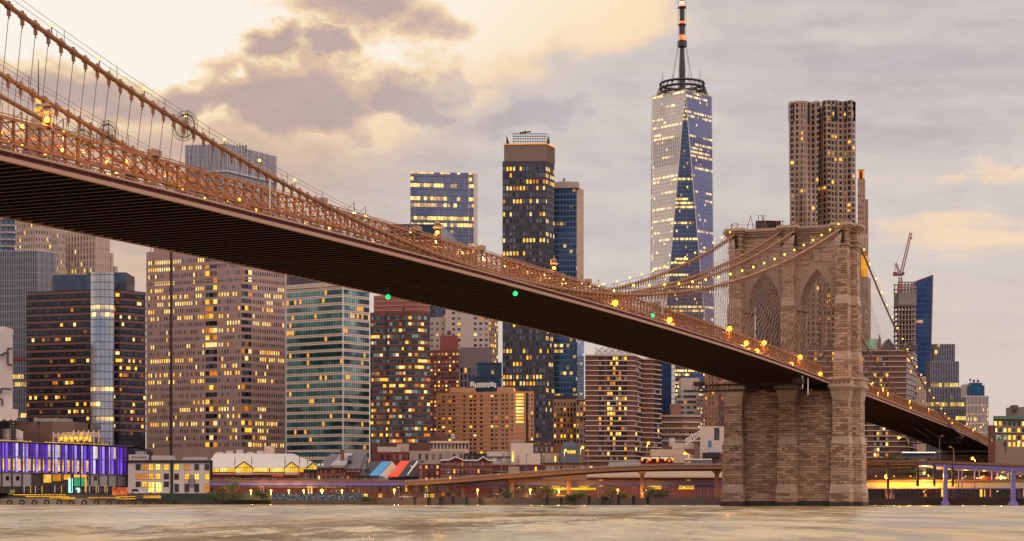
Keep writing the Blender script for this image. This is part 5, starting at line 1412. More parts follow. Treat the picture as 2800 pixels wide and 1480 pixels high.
# white gridded tower with a blue glass top
P = plan(2642, 930, right=[(2702, 4), (2703, 60)])
b = Bld('apartment_tower', 'white gridded apartment tower with a blue glass roof storey, beyond the side span', 'tower', P, ytop=1085, depth=20, wall=plain('white_grid_wall', '#3c3a46', .4, .2))
b.fins(P[0], P[1], G0, b.z1 + .5, 16, .34, .25, plain('white_pier', '#c5b2a8', .6, .1), 'pier'); b.bands(P, [b.z1 - 4.8 * k for k in range(5)], .5, .3, plain('white_ledge', '#c5b2a8', .6, .1), 'ledge'); b.windows(*b.face(0), wz(1180, 930), b.z1 - .5, 16, 7, .5, .7, (.3, .5, .12), DARK); b.finish()
f_bt = facade('blue_top_glass', '#22435c', '#2c5878', 1.4, 3.3, .1, .12, .0, .04, .4, 3, rough=.1, metal=.6, pvar=.3)
b.block(2647, 2692, 1054, 1087, 934, 12, [f_bt], 'glass_storey'); b.block(2654, 2686, 1047, 1056, 937, 8, [f_bt], 'glass_storey'); b.block(2641, 2648, 1050, 1087, 936, 10, plain('pale_core', '#b8a79e'), 'core')
for x in (2663, 2674): water_tank(b, x, 1038, 1048, 940)
mb = MB(); mb.bar(at(2653, 1048, 938), at(2653, 1038, 938), .3); mb.bar(at(2650, 1038, 938), at(2656, 1038, 938), .6); mb.build('roof_antenna', [BLACK], b.root)
# old stone house at the far right, small brown one before it
P = plan(2716, 860, right=[(2830, 8)])
b = Bld('office_block', 'old tan stone building with a green copper cornice and amber windows at the far right', 'building', P, ytop=1140, depth=24, wall=plain('old_tan_stone', '#8a6f5c', .85, .15))
b.bands(P, [b.z1 - 1.2], 1.6, 1.2, plain('green_cornice', '#4f6e5a', .6), 'cornice'); b.bands(P, [b.z1 - 8], .5, .5, plain('stone_course', '#9a7f6b'), 'string_course')
b.windows(*b.face(0), wz(1225, 860), b.z1 - 1.6, 9, 4, .55, .62, (.7, .75, .45), DARK, [LIT[1], LIT[0], LIT[1]]); b.finish()
b.block(2766, 2830, 1113, 1142, 872, 10, plain('grey_roof_house', '#7d6b63'), 'roof_house'); b.block(2770, 2784, 1108, 1122, 870, 6, plain('brown_roof_hut', '#5b463e'), 'roof_house')
P = plan(2702, 800, right=[(2722, 5)])
b = Bld('brick_house', 'small dark brown brick house low beside the old tan building', 'house', P, ytop=1163, depth=12, wall=RED); b.windows(*b.face(0), wz(1225, 800), b.z1 - .5, 3, 4, .45, .5, (.2, .4, .2), DARK); b.finish()
# dim filler blocks that close the gaps between the towers at street level
for i, (x0, x1, yt, Y, c, lb) in enumerate(((1513, 1576, 1092, 860, '#9c7050', 'ornate tan brick loft house with a dark mansard beneath the blue tower'), (1575, 1603, 1090, 850, '#8e7466', 'grey stone loft house squeezed beside the brown balcony tower'), (1440, 1516, 1205, 800, '#6d4a40', 'dark brick warehouse below the arched tower'),
                                    (1180, 1232, 840, 985, '#3f4b66', 'navy glass block peeping out under the deck beside the pale tower'), (783, 840, 738, 960, '#6a5f63', 'grey roof plant block peeping over the striped slab'))):
    P = plan(x0, Y, right=[(x1, 6)])
    b = Bld('loft_building', lb, 'building', P, ytop=yt, depth=18, wall=brick('loft_brick_%s' % 'abcde'[i], '#' + c[1:], c, '#4a3a34', 1.2, .4))
    b.windows(*b.face(0), wz(1215, Y), b.z1 - 1, max(3, int((x1 - x0) / 9)), max(4, int((1215 - yt) / 14)), .5, .58, (.3, .6, .2), WARMD + DARK)
    if i == 0: b.block(1515, 1577, 1082, 1094, Y + 3, 12, plain('mansard_slate', '#2f2a31'), 'mansard')
    if i == 1: b.bands(P, [b.z1 - .8, b.z1 - 9], .6, .6, plain('grey_cornice', '#8c7365'), 'cornice')
    b.finish()
# ------------------------------------------------------------------ waterfront, left to right
# pier with stepped lit deck and its glass hall
PIERC = plain('pier_concrete', '#8f7d70', .9, .25, .2); LED = glow('led_strip', '#ffb81c', .85, .6, .5)
pier = thing('pier', 'concrete pier edge with tyre fenders and stepped decks lit by amber strips', 'pier', (wx(200, 690), 690, 0))
mb = MB(); PX0, PX1 = wx(-120, 690), wx(495, 700)
mb.prism([(PX0, 690), (PX1, 697), (PX1, 760), (PX0, 760)], -2, wz(1363, 690)); mb.build('quay_wall', [PIERC], pier)
def step(x0, x1, y0, y1, Y, dep, mat, name='deck_step'):
    mb = MB(); a, c = wx(x0, Y), wx(x1, Y); mb.prism([(a, Y), (c, Y), (c, Y + dep), (a, Y + dep)], wz(y1, Y), wz(y0, Y)); return mb.build(name, [mat], pier)
DKB = plain('deck_board', '#5b4d45', .85, .2)
step(-60, 480, 1356, 1364, 694, 40, DKB); step(-60, 372, 1350, 1357, 700, 30, DKB)
for x0, x1, y in ((36, 180, 1352), (70, 188, 1357), (136, 205, 1360), (168, 205, 1363), (240, 330, 1360), (318, 370, 1357), (318, 370, 1363), (392, 466, 1356), (392, 460, 1360), (440, 468, 1363), (460, 492, 1359)):
    step(x0, x1, y, y + 2.3, 693.4 - (y - 1352) * .1, .5, LED, 'led_strip')
for k in range(15):
    x = -8 + 34 * k; mb = MB(); c = at(x, 1374.5, 689.4); r = .9
    P = [c + Vector((math.cos(a) * r, 0, math.sin(a) * r)) for a in [i * math.tau / 10 for i in range(11)]]; mb.tube(P, .38, 5); mb.build('tyre_fender', [BLACK], pier)
mb = MB()
for k in range(46): mb.bar(at(10 + 10 * k, 1356, 693.2), at(10 + 10 * k, 1349, 693.2), .12)
mb.bar(at(0, 1349.5, 693.2), at(470, 1349.5, 696), .12); mb.build('railing', [STEEL], pier)

_h0, _h1 = (wx(-70, 677), 677.0), (wx(366, 757), 757.0)
def Yp(px):      # depth of the hall front (a straight line on plan) at a photo column
    k = (px - 1400) / FPX; dx, dy = _h1[0] - _h0[0], _h1[1] - _h0[1]
    return _h0[1] + dy * (k * _h0[1] - _h0[0]) / (dx - k * dy)
hall = thing('glass_hall', 'long glass hall lit violet on two upper floors above grey ground floor walls', 'building', (wx(180, 720), 720, wz(1348, 700)))
hp = lambda px, py: at(px, py, Yp(px))
VIO = [glow('violet_panel', '#6a26e4', .85, .35, .3, '#8450f4'), glow('violet_pale_panel', '#9464f0', .9, .35, .3, '#b59cf8'), glow('violet_deep_panel', '#8a14e0', .8, .35, .3, '#5a18d8'), glow('violet_white_panel', '#b494f2', .95, .35, .3, '#e2d4fb')]
IND = glow('indigo_pane', '#2a1490', .32, .5, .3); WRMP = glow('warm_room', '#ffb418', .95, .55, .8, '#ffd86a'); PALEP = glow('pale_room', '#e9e0a0', .75, .3, .6)
mb = MB(); A_, B_ = hp(-70, 1350), hp(366, 1350)
mb.prism([(A_.x, A_.y + 1.2), (B_.x, B_.y + 1.2), (B_.x + -4, B_.y + 60), (A_.x - 4, A_.y + 60)], wz(1350, 700), wz(1210, 700) - .5); mb.build('core_wall', [plain('hall_core', '#242034', .5, .2)], hall)
mb = MB(); mb.quad(hp(-70, 1206), hp(366, 1221), hp(366, 1221) + Vector((-4, 60, 0)), hp(-70, 1206) + Vector((-4, 60, 0))); mb.build('roof_terrace', [plain('terrace_planks', '#6b5540', .9)], hall)
bayx = [-22 + 28.5 * k - .16 * k * k for k in range(15)]
topy = lambda x: 1206 + 15 * x / 366
boty = lambda x: 1292 + 7 * x / 366
for i, (x0, x1) in enumerate(zip(bayx, bayx[1:])):
    w = x1 - x0
    for f0, f1, m, n in ((.02, .17, VIO[0] if i % 3 else VIO[3], 'lit_panel'), (.30, .56, [VIO[1], VIO[0], VIO[3], VIO[1]][i % 4], 'lit_panel'), (.80, .95, VIO[2], 'lit_panel')):
        xa, xb = x0 + w * f0, x0 + w * f1; mb = MB(); mb.quad(hp(xa, boty(xa)), hp(xb, boty(xb)), hp(xb, topy(xb) + 4), hp(xa, topy(xa) + 4)); mb.build(n, [m], hall)
    for f0, f1, a, c, m in ((.17, .30, .1, .96, IND), (.57, .79, .06, .46, PALEP if (5 <= i <= 6 or 10 <= i <= 12) and i != 11 else IND), (.57, .79, .55, .93, WRMP if i < 10 else IND), (.04, .18, .55, .93, WRMP if i < 10 else IND)):
        xa, xb = x0 + w * f0, x0 + w * f1; yy = lambda x, q: topy(x) + (boty(x) - topy(x)) * q; o = Vector((0, .25 if m is IND else -.1, 0))
        mb = MB(); mb.quad(hp(xa, yy(xa, c)) + o, hp(xb, yy(xb, c)) + o, hp(xb, yy(xb, a)) + o, hp(xa, yy(xa, a)) + o); mb.build('room_window', [m], hall)
    mb = MB(); mb.bar(hp(x1, 1346) + Vector((0, -.6, 0)), hp(x1, topy(x1) - 1) + Vector((0, -.6, 0)), .5); mb.build('column', [plain('hall_post', '#3a3640', .5) if i == 0 else bpy.data.materials['hall_post']], hall)
mb = MB()
for q in (.0, .5, 1.0): mb.bar(hp(-60, topy(-60) + q * 86) + Vector((0, -.5, 0)), hp(366, topy(366) + q * 78) + Vector((0, -.5, 0)), .3)
for x in range(20, 230, 6): mb.bar(hp(x, topy(x) + 24) + Vector((0, -.7, 0)), hp(x, topy(x) + 58) + Vector((0, -.7, 0)), .08)
for q in (24, 40, 58): mb.bar(hp(22, topy(22) + q) + Vector((0, -.7, 0)), hp(258, topy(258) + q) + Vector((0, -.7, 0)), .12)
mb.build('metal_mesh', [plain('mesh_grey', '#66606a', .5)], hall)
GW = plain('grey_ground_wall', '#8d8886', .8, .1)
for i, (x0, x1) in enumerate(zip(bayx, bayx[1:])):
    m = GW if i in (0, 1, 9, 10, 11, 12, 13, 2, 3) else plain('umber_shop_wall', '#3a2a26') if i == 4 else bpy.data.materials['umber_shop_wall']
    mb = MB(); mb.quad(hp(x0 + 1, 1330), hp(x1 - 1, 1330), hp(x1 - 1, boty(x1) + 1), hp(x0 + 1, boty(x0) + 1)); mb.build('ground_wall', [m], hall)
    if i in (1, 2, 9, 10): mb = MB(); o = Vector((0, -.15, 0)); mb.quad(hp(x0 + 10, 1314) + o, hp(x0 + 19, 1314) + o, hp(x0 + 19, 1302) + o, hp(x0 + 10, 1302) + o); mb.build('ground_window', [WARMD[1]], hall)
o = Vector((0, -.4, 0))
for x0, x1, y0, y1, m in ((120, 141, 1298, 1320, WRMP), (145, 172, 1297, 1316, glow('shop_amber', '#e08a10', .7, .5, .6)), (175, 196, 1298, 1312, WRMP), (203, 235, 1298, 1306, WRMP), (203, 232, 1308, 1330, glow('shop_mint', '#35c890', .55, .5, .6)), (188, 199, 1308, 1347, glow('mint_sign', '#9dffe0', 2.0, .3, .5)), (208, 222, 1334, 1347, glow('mint_door', '#c8fff0', 1.2, .4, .6)), (233, 237, 1300, 1348, LED)):
    mb = MB(); mb.quad(hp(x0, y1) + o, hp(x1, y1) + o, hp(x1, y0) + o, hp(x0, y0) + o); mb.build('lit_shopfront', [m], hall)
mb = MB(); mb.quad(hp(-60, 1348), hp(350, 1348), hp(350, 1330), hp(-60, 1330)); mb.build('dark_arcade', [plain('arcade_dark', '#2a2024')], hall)
# roof terrace edge lights, pergola, tent, metal drum
for k in range(27):
    if 8 <= k <= 10: continue
    x = 2 + 11 * k; mb = MB(); mb.bar(hp(x, topy(x) - 2) + o, hp(x + 8, topy(x + 8) - 2) + o, .3); mb.build('terrace_light', [LED], hall)
mb = MB()
for k in range(28): mb.bar(hp(4 + 13.4 * k, topy(4 + 13.4 * k)), hp(4 + 13.4 * k, topy(4 + 13.4 * k) - 10), .14)
for q in (10, 5): mb.bar(hp(0, topy(0) - q), hp(366, topy(366) - q), .14)
mb.build('terrace_railing', [STEEL], hall)
pg = MB()
for dy in (0, 9):
    for k in range(10):
        x = 146 + 13.8 * k; t = 1183 - (6 if 3 < k else 0); pg.bar(at(x, 1210, 722 + dy), at(x, t, 722 + dy), .5)
    for y, a, c in ((1189, 145, 275), (1193, 145, 275), (1184, 178, 272)): pg.bar(at(a, y, 722 + dy), at(c, y, 722 + dy), .45)
for k in range(10): pg.bar(at(146 + 13.8 * k, 1188, 721), at(146 + 13.8 * k, 1188, 733), .35)
pergola = tag(pg.build('pergola', [plain('pergola_white', '#d8b79a', .6)], None, at(208, 1210, 722)), 'white slatted pergola glowing on the violet hall roof', 'pergola')
mb = MB()
for k in range(16): mb.box((*at(162 + 5.6 * k, 1207, 726)[:2], wz(1208, 726) + (k % 3) * .5), .8, .8, 1.5 + (k % 4) * .5)
mb.build('bar_light', [glow('bar_glow', '#ffb020', 1.9, .6, .9)], hall)
tn = MB(); q = lambda x, y, d=0: at(x, y, 735 + d)
tn.rings([[q(-40, 1147), q(46, 1148), q(46, 1148, 20), q(-40, 1147, 20)], [q(-40, 1112), q(50, 1120), q(50, 1120, 20), q(-40, 1112, 20)]]); tn.rings([[q(42, 1206, -2), q(63, 1206, -2), q(63, 1206, 8), q(42, 1206, 8)], [q(42, 1172, -2), q(63, 1180, -2), q(63, 1180, 8), q(42, 1172, 8)]])
for x in (2, 22, 38): tn.bar(q(x, 1206), q(x, 1147), 1.2)
tag(tn.build('stage_canopy', [plain('white_canopy', '#cdbab0', .7, .05)], None, at(10, 1207, 735)), 'pale stage canopy on dark lattice legs at the left end of the hall roof', 'canopy')
rg = MB()
for x0, x1, y0, y1 in ((-10, 26, 1152, 1172), (33, 41, 1150, 1206), (0, 6, 1172, 1206)):
    n_ = 7
    for k in range(n_):
        ya, yb = y0 + (y1 - y0) * k / n_, y0 + (y1 - y0) * (k + 1) / n_; rg.bar(at(x0, ya, 732), at(x1, yb, 732), .35); rg.bar(at(x1, ya, 732), at(x0, yb, 732), .35)
    rg.bar(at(x0, y0, 732), at(x0, y1, 732), .5); rg.bar(at(x1, y0, 732), at(x1, y1, 732), .5)
tag(rg.build('lighting_rig', [BLACK], None, at(15, 1207, 732)), 'black lattice lighting rig under the pale stage canopy', 'rig')
dr = MB(); P = [(wx(40, 748), 748), (wx(144, 740), 740), (wx(205, 744), 744), (wx(214, 748), 748), (wx(214, 748), 765), (wx(40, 748), 765)]
dr.prism(P, wz(1212, 742), wz(1153, 742)); dr2 = tag(dr.build('metal_drum', [plain('copper_cladding', '#7a5e55', .45, .12, .3, .5)], None, at(125, 1212, 744)), 'brown metal clad roof box with rounded corner on the violet hall', 'roof box')
mb = MB(); mb.prism([(wx(92, 750), 750), (wx(183, 750), 750), (wx(183, 750), 760), (wx(92, 750), 760)], wz(1153, 750), wz(1144, 750)); mb.build('roof_screen', [GREYP[2]], dr2)
mb = MB(); mb.bar(at(106, 1212, 730), at(106, 1160, 730), .25); mb.box(at(106, 1162, 730), .8, .5, 1.4); tag(mb.build('roof_mast', [BLACK], None, at(106, 1212, 730)), 'thin black mast standing on the violet hall roof', 'mast')
# objects on the pier
rk = MB(); a = [at(307 + 36 * i / 1, 1355, 694) for i in (0, 1)]
rk.prism([(a[0].x, 694), (a[1].x, 694.6), (a[1].x, 699), (a[0].x, 698)], wz(1355, 694), wz(1333, 694)); tag(rk.build('red_pavilion', [glow('red_sparkle', '#d0200c', .55, .9, 1.3, '#ff7a20')], None, a[0]), 'glittering red box pavilion on the pier deck', 'pavilion')
for i, x in enumerate((68, 99, 247, 271, 295, 152)):
    s_ = thing('sail_shade', 'small white triangular sail shade on poles along the violet hall', 'shade', at(x, 1348, 697), 'sail shades along the hall')
    mb = MB(); h = 1334 if i != 5 else 1332; mb.poly([at(x, h + 6, 697), at(x + 9, h + 4, 699), at(x + 18, h - 2, 697)]); mb.poly([at(x + 18, h - 2, 697.05), at(x + 9, h + 4, 699.05), at(x, h + 6, 697.05)]); mb.build('sail', [WHITE], s_)
    for dx in (-2, 16):
        mb = MB(); mb.bar(at(x + dx, 1348, 697), at(x + dx, h - 5, 697), .22); mb.build('pole', [LED if dx > 0 else WHITE], s_)
for x, y, r in ((29, 1344, 1.7),):
    mb = MB(); mb.ball(at(x, y, 695), r, 10, 6, sz=.8); o_ = mb.build('dome_tent', [glow('lime_dome', '#a8a830', .45, .5, .9)], None, at(x, 1350, 695)); tag(o_, 'round lime green lit dome tent at the left end of the pier', 'tent')

# white building on the right of the hall, with the ring emblem
WB = plain('white_render', '#c3b3aa', .75, .08, .2); FR = plain('black_frame', '#1d1a1e', .5, .1)
P = plan(470, 742, left=[(350, 5)], right=[(578, 3)])
b = Bld('market_building', 'white three storey market building with black framed windows and a ring emblem', 'building', P, ytop=1258, depth=30, wall=WB, z0=wz(1350, 742))
b.bands(P, [b.z1 - 1.1], 1.0, .5, FR, 'cornice'); mb = MB(); mb.box((P[1][0], P[1][1] - .1, wz(1350, 742)), 1.1, .6, b.z1 - wz(1350, 742)); mb.build('corner_strip', [FR], b.root)
mb = MB(); p = P[2]; mb.box((p[0], p[1] - .1, wz(1350, 742)), 1.1, .6, b.z1 - wz(1350, 742)); mb.build('corner_strip', [FR], b.root)
LW = [LIT[0], LIT[1], LIT[2]]
def rowpx(b, p, q, xs, y0, y1, wpx, mats, Y=742, fr=FR):
    p3, q3 = Vector((*p, 0)), Vector((*q, 0)); d = (q3 - p3).normalized(); n = Vector((d.y, -d.x, 0))
    for i, x in enumerate(xs):
        k = (x - 1400) / FPX; L = (k * p[1] - p[0]) / (d.x - k * d.y); o_ = p3 + d * L; o_.z = wz(y1, o_.y); h = wz(y0, o_.y) - o_.z
        b.wins.append((o_, d, n, wpx * o_.y / FPX, h, mats[i % len(mats)], False, fr))
L0, L1 = P[0], P[1]
rowpx(b, P[0], P[1], (378, 395, 413, 432, 455), 1269, 1286, 14, [DARK[0], LIT[2], LIT[0], LIT[1], LIT[0]]); rowpx(b, P[0], P[1], (378, 395, 413, 432, 455), 1295, 1311, 14, [LIT[2], LIT[2], LIT[0], LIT[0], WARMD[0]]); rowpx(b, P[0], P[1], (378, 395, 455), 1317, 1332, 14, [WARMD[0], LIT[0], WARMD[0]]); rowpx(b, P[0], P[1], (414, 434), 1318, 1348, 18, [LIT[1], LIT[1]])
rowpx(b, P[1], P[2], (483, 511, 538, 566), 1269, 1286, 13, [LIT[0], LIT[2], GREYP[1], GREYP[1]]); rowpx(b, P[1], P[2], (483, 511, 538, 566), 1295, 1312, 13, [WARMD[0], LIT[0], LIT[1], LIT[0]]); rowpx(b, P[1], P[2], (483, 511, 538, 566), 1323, 1346, 13, [GREYP[1], GREYP[1], WARMD[0], LIT[2]])
b.finish(); Ye = 740.6
def ring_em(rx, ry, th):
    mb.tube([at(524.5 + rx * math.cos(t), 1316.5 + ry * math.sin(t), Ye) for t in [k * math.tau / 32 for k in range(33)]], th, 4)
mb = MB(); ring_em(9, 17, .1); ring_em(7, 13.4, .09); ring_em(4.2, 7.5, .12)
mb.bar(at(524.5, 1305, Ye), at(524.5, 1330, Ye), .16)
for y in (1312, 1317, 1322): mb.bar(at(520.5, y, Ye), at(528.5, y, Ye), .13)
for k in range(22):
    t = k * math.tau / 22; mb.bar(at(524.5 + 7.4 * math.cos(t), 1316.5 + 14.2 * math.sin(t), Ye), at(524.5 + 8.5 * math.cos(t), 1316.5 + 16.2 * math.sin(t), Ye), .14)
mb.build('ring_emblem', [STEEL], b.root)
b.block(371, 393, 1234, 1246, 752, 6, plain('duct_grey', '#8d9098', .4, .1, .3, .5), 'roof_duct'); b.block(352, 400, 1243, 1258, 748, 6, plain('fretted_screen', '#b7a79d'), 'roof_screen'); b.block(414, 470, 1246, 1258, 750, 8, plain('roof_plant_pale', '#b0a39c'), 'roof_plant'); b.block(500, 560, 1250, 1258, 752, 6, bpy.data.materials['roof_plant_pale'], 'roof_plant')
mb = MB()
for k in range(6): mb.rings([[at(360 + 7 * k, 1252, 747.8), at(365 + 7 * k, 1252, 747.8), at(362.5 + 7 * k, 1246, 747.8)], [at(360 + 7 * k, 1252, 748.2), at(365 + 7 * k, 1252, 748.2), at(362.5 + 7 * k, 1246, 748.2)]])
mb.build('screen_fret', [RED], b.root)

# market hall with the broad white roof and lit gables
MH = brick('market_brick', '#8f4a3c', '#84433a', '#5f332c', 1.2, .4, .03, .15, .85, .12); Y = 775
t_ = thing('market_hall', 'brick market hall with a broad white hipped roof and glowing gabled clerestory', 'building', (wx(720, Y), Y, G0))
mb = MB(); mb.prism([(wx(566, Y), Y), (wx(880, Y), Y), (wx(880, Y), Y + 50), (wx(566, Y), Y + 50)], G0, wz(1278, Y)); mb.build('wall', [MH], t_)
WR = plain('white_standing_seam', '#bdb2ae', .55, .06, .15); q = lambda x, y, d=0: at(x, y, Y + d)
mb = MB(); e0, e1, r0, r1 = q(560, 1281, -1.5), q(886, 1279, -1.5), at(588, 1240, Y + 26), at(800, 1241, Y + 26)
mb.quad(e0, e1, r1, r0); mb.quad(e1, e1 + Vector((-3, 60, 0)), r1 + Vector((0, 6, 0)), r1); mb.quad(e0 + Vector((3, 60, 0)), e0, r0, r0 + Vector((0, 6, 0))); mb.quad(e1 + Vector((-3, 60, 0)), e0 + Vector((3, 60, 0)), r0 + Vector((0, 6, 0)), r1 + Vector((0, 6, 0))); mb.quad(r0, r1, r1 + Vector((0, 6, 0)), r0 + Vector((0, 6, 0)))
roof = mb.build('roof', [WR], t_)
mb = MB()
for k in range(5): mb.box((*q(600 + 28 * k, 1240, 27)[:2], wz(1243, Y + 26)), 3.0, 2.0, 1.2 + (k % 3) * .5)
mb.build('roof_vent', [WR], roof); mb = MB(); mb.prism([(wx(721, 800), 802), (wx(747, 800), 802), (wx(747, 800), 806), (wx(721, 800), 806)], wz(1242, 800), wz(1219, 800)); mb.build('roof_house', [plain('cream_box', '#c9ab93')], t_)
CLG = glow('clerestory_gold', '#ffc024', 1.15, .4, .7, '#ffe070')
for x0, x1 in ((580, 599), (601, 644), (692, 735), (738, 777), (818, 838)):
    mb = MB(); mb.quad(q(x0, 1291, -.3), q(x1, 1291, -.3), q(x1, 1280, -.3), q(x0, 1280, -.3)); mb.build('clerestory_window', [CLG], t_)
    mb = MB()
    for k in range(int((x1 - x0) / 5) + 1): mb.bar(q(x0 + 5 * k, 1291, -.4), q(x0 + 5 * k, 1280, -.4), .12)
    mb.build('mullion', [FR], t_)
for x0, x1, yp in ((645, 690, 1264), (779, 816, 1265), (839, 872, 1267)):
    xm = (x0 + x1) / 2; base = [q(x0, 1292, -2.2), q(x1, 1292, -2.2), q(x1, 1279, -2.2), q(xm, yp, -2.2), q(x0, 1279, -2.2)]
    mb = MB(); mb.poly(base); mb.build('gable_window', [CLG], t_); mb = MB()
    for k in range(8):
        x = x0 + (x1 - x0) * (k + .5) / 8; yt = 1279 - (1279 - yp) * (1 - abs(x - xm) / (xm - x0)); mb.bar(q(x, 1292, -2.3), q(x, yt, -2.3), .13)
    mb.bar(q(x0, 1279, -2.3), q(x1, 1279, -2.3), .16); mb.build('mullion', [FR], t_)
    mb = MB(); mb.bar(q(x0 - 3, 1281, -2.6), q(xm, yp - 1.5, -2.6), .5); mb.bar(q(xm, yp - 1.5, -2.6), q(x1 + 3, 1281, -2.6), .5)
    for sx, x in ((1, x0), (-1, x1)): mb.quad(q(x - 2 * sx, 1280, -2.5), q(xm, yp - 1, -2.5), q(xm, yp - 1, 12), q(x - 2 * sx, 1280, 6))
    mb.build('gable_roof', [WR if False else plain('gable_trim', '#5f3a33', .7)], t_)
    mb = MB(); mb.quad(q(x0, 1299, -2.4), q(x1, 1299, -2.4), q(x1, 1292, -2.4), q(x0, 1292, -2.4)); mb.build('pale_panel', [plain('pale_panel', '#b89c90')], t_)
mb = MB(); mb.bar(q(578, 1296, -.6), q(780, 1296, -.6), .7); mb.build('pale_course', [plain('pale_course_b', '#bb9486')], t_); mb = MB(); mb.quad(q(744, 1304, -.4), q(776, 1304, -.4), q(776, 1296, -.4), q(744, 1296, -.4)); mb.build('orange_awning', [glow('awning_orange', '#d8501c', .5, .3)], t_)
for x in range(600, 780, 26): mb = MB(); mb.quad(q(x, 1312, -.4), q(x + 12, 1312, -.4), q(x + 12, 1307, -.4), q(x, 1307, -.4)); mb.build('low_window', [WARMD[1]], t_)
for i, x in enumerate((642, 688, 779, 818, 841)):
    f_ = thing('flagpole', 'bare flagpole with a furled flag at the eaves of the market hall', 'flagpole', q(x, 1280, -3), 'flagpoles of the market hall')
    mb = MB(); mb.bar(q(x, 1280, -3), q(x, 1248, -3), .22); mb.build('pole', [plain('pole_grey', '#7a7074')if i == 0 else bpy.data.materials['pole_grey']], f_)
    mb = MB(); mb.rings([[q(x, 1252, -3), q(x + 2.4, 1262, -3), q(x + .6, 1270, -3)], [q(x, 1252, -2.9), q(x + 2.4, 1262, -2.9), q(x + .6, 1270, -2.9)]]); mb.build('flag', [plain('flag_cloth', '#7d3838')if i == 0 else bpy.data.materials['flag_cloth']], f_)

# old brick row houses with steep roofs
SLATE = plain('slate_roof', '#5a5259', .7, .15); RBK = brick('row_brick', '#8e5040', '#84493c', '#5e362d', 1.0, .35, .03, .15, .85, .12)
def row_house(label, x0, x1, yt, yb, Y, wall, cols, rows, lit=(.1, .5, .1), dep=12, y0=None, dark=None, fr=None, wf=.42, cat='house', name='row_house', trim=None):
    P = plan(x0, Y, right=[(x1, 1)])
    b = Bld(name, label, cat, P, ytop=yt, depth=dep, wall=wall, parapet=.3)
    b.windows(P[0], P[1], wz(yb, Y), wz(yt + 1, Y), cols, rows, wf, .58, lit, dark or (WARMD[:2] + [GREYP[2], DARK[0]]), LIT[:3], frame=fr)
    if trim: b.bands(P, [b.z1 - .3], .5, .35, trim, 'cornice')
    return b
def pitched(b, pts_front, pts_back, mat, name='roof'):
    mb = MB(); n = len(pts_front)
    for i in range(n - 1): mb.quad(pts_front[i], pts_front[i + 1], pts_back[i + 1], pts_back[i])
    mb.build(name, [mat], b.root)
def slope_roof(b, x0, x1, ye, yr, Y, dep, mat, xr0=None, xr1=None, thick=.4):
    mb = MB(); e0, e1, r0, r1 = at(x0, ye, Y - .6), at(x1, ye, Y - .6), at(xr0 if xr0 is not None else x0, yr, Y + dep), at(xr1 if xr1 is not None else x1, yr, Y + dep); u = Vector((0, 0, -thick))
    mb.rings([[e0 + u, e1 + u, r1 + u, r0 + u], [e0, e1, r1, r0]]); return mb.build('roof', [mat], b.root)
WF2 = plain('window_frame_pale', '#a8978c', .6)
b = row_house('small brick house with a black flat roof edge beside the market hall gable', 830, 867, 1286, 1315, 742, RBK, 3, 1, fr=FR); b.bands(b.P, [b.z1 - .8], 1.2, .4, BLACK, 'roof_edge'); b.finish()
b = row_house('brick warehouse with tall grey slate roof, chimney and dormer, left of the blue roof', 866, 942, 1279, 1315, 738, RBK, 6, 2, (.5, .4, .1), fr=FR, dep=18)
slope_roof(b, 866, 905, 1278, 1242, 738, 12, SLATE, 905, 932); slope_roof(b, 904, 945, 1272, 1238, 737, 12, plain('grey_lead_roof', '#8d858a', .5, .12), 935, 965); slope_roof(b, 940, 985, 1281, 1236, 738, 13, SLATE, 966, 1000)
b.block(931, 940, 1230, 1262, 741, 2.5, RBK, 'chimney'); b.block(950, 962, 1246, 1260, 740, 3, plain('dormer_grey', '#6d6468'), 'dormer'); rowpx(b, b.P[0], b.P[1], (873, 882), 1268, 1273, 3, [LIT[3]], 738, None); b.finish()
b = row_house('low brick house with a pale blank sign panel under the slate warehouse roof', 943, 988, 1280, 1315, 739, brick('wine_brick', '#7e3a34', '#74352f', '#552a26', 1.0, .35), 3, 2, (.2, .6, .1), fr=FR)
mb = MB(); mb.quad(at(946, 1291, 738.7), at(984, 1291, 738.7), at(984, 1281, 738.7), at(946, 1281, 738.7)); mb.build('sign_panel', [plain('pale_sign', '#b99b90')], b.root); slope_roof(b, 985, 1000, 1283, 1238, 740, 14, SLATE, 1000, 1002); b.finish()
b = row_house('dark shingled house with a charcoal mansard between the warehouse and the blue roof', 986, 1012, 1299, 1316, 736, RBK, 3, 1, fr=FR); slope_roof(b, 984, 1013, 1300, 1262, 736, 9, plain('charcoal_shingle', '#3a353b', .75, .15), 1010, 1045); b.block(1000, 1009, 1281, 1292, 737, 3, bpy.data.materials['charcoal_shingle'], 'dormer'); b.finish()
CREAM = plain('cream_gable', '#c09d86', .8, .08)
b = row_house('brick house with a bright sky blue sloping roof and a cream gable wall', 1011, 1036, 1301, 1316, 733, brick('scarlet_brick', '#9c4a3a', '#924437', '#6a332b', 1.0, .35), 3, 1, fr=FR); slope_roof(b, 1010, 1037, 1300, 1262, 733, 10, plain('sky_blue_roof', '#3f86b4', .55, .1, .2), 1045, 1070)
mb = MB(); mb.poly([at(1036, 1316, 732.5), at(1064, 1314, 735), at(1085, 1276, 745), at(1071, 1261, 744), at(1036, 1301, 732.5)]); mb.build('gable_wall', [CREAM], b.root)
for k, (c_, x, y) in enumerate((('#3a6fb0', 1041, 1305), ('#5aa0d8', 1048, 1304), ('#c8d4e0', 1055, 1306))):
    mb = MB(); o_ = (0, -.3, 0); mb.tube([at(x + 3 * math.cos(t * .9) , y + 3 * math.sin(t * 1.3), 732) for t in range(9)], .28, 4); mb.build('graffiti', [plain('spray_' + 'abc'[k], c_)], b.root)
b.finish()
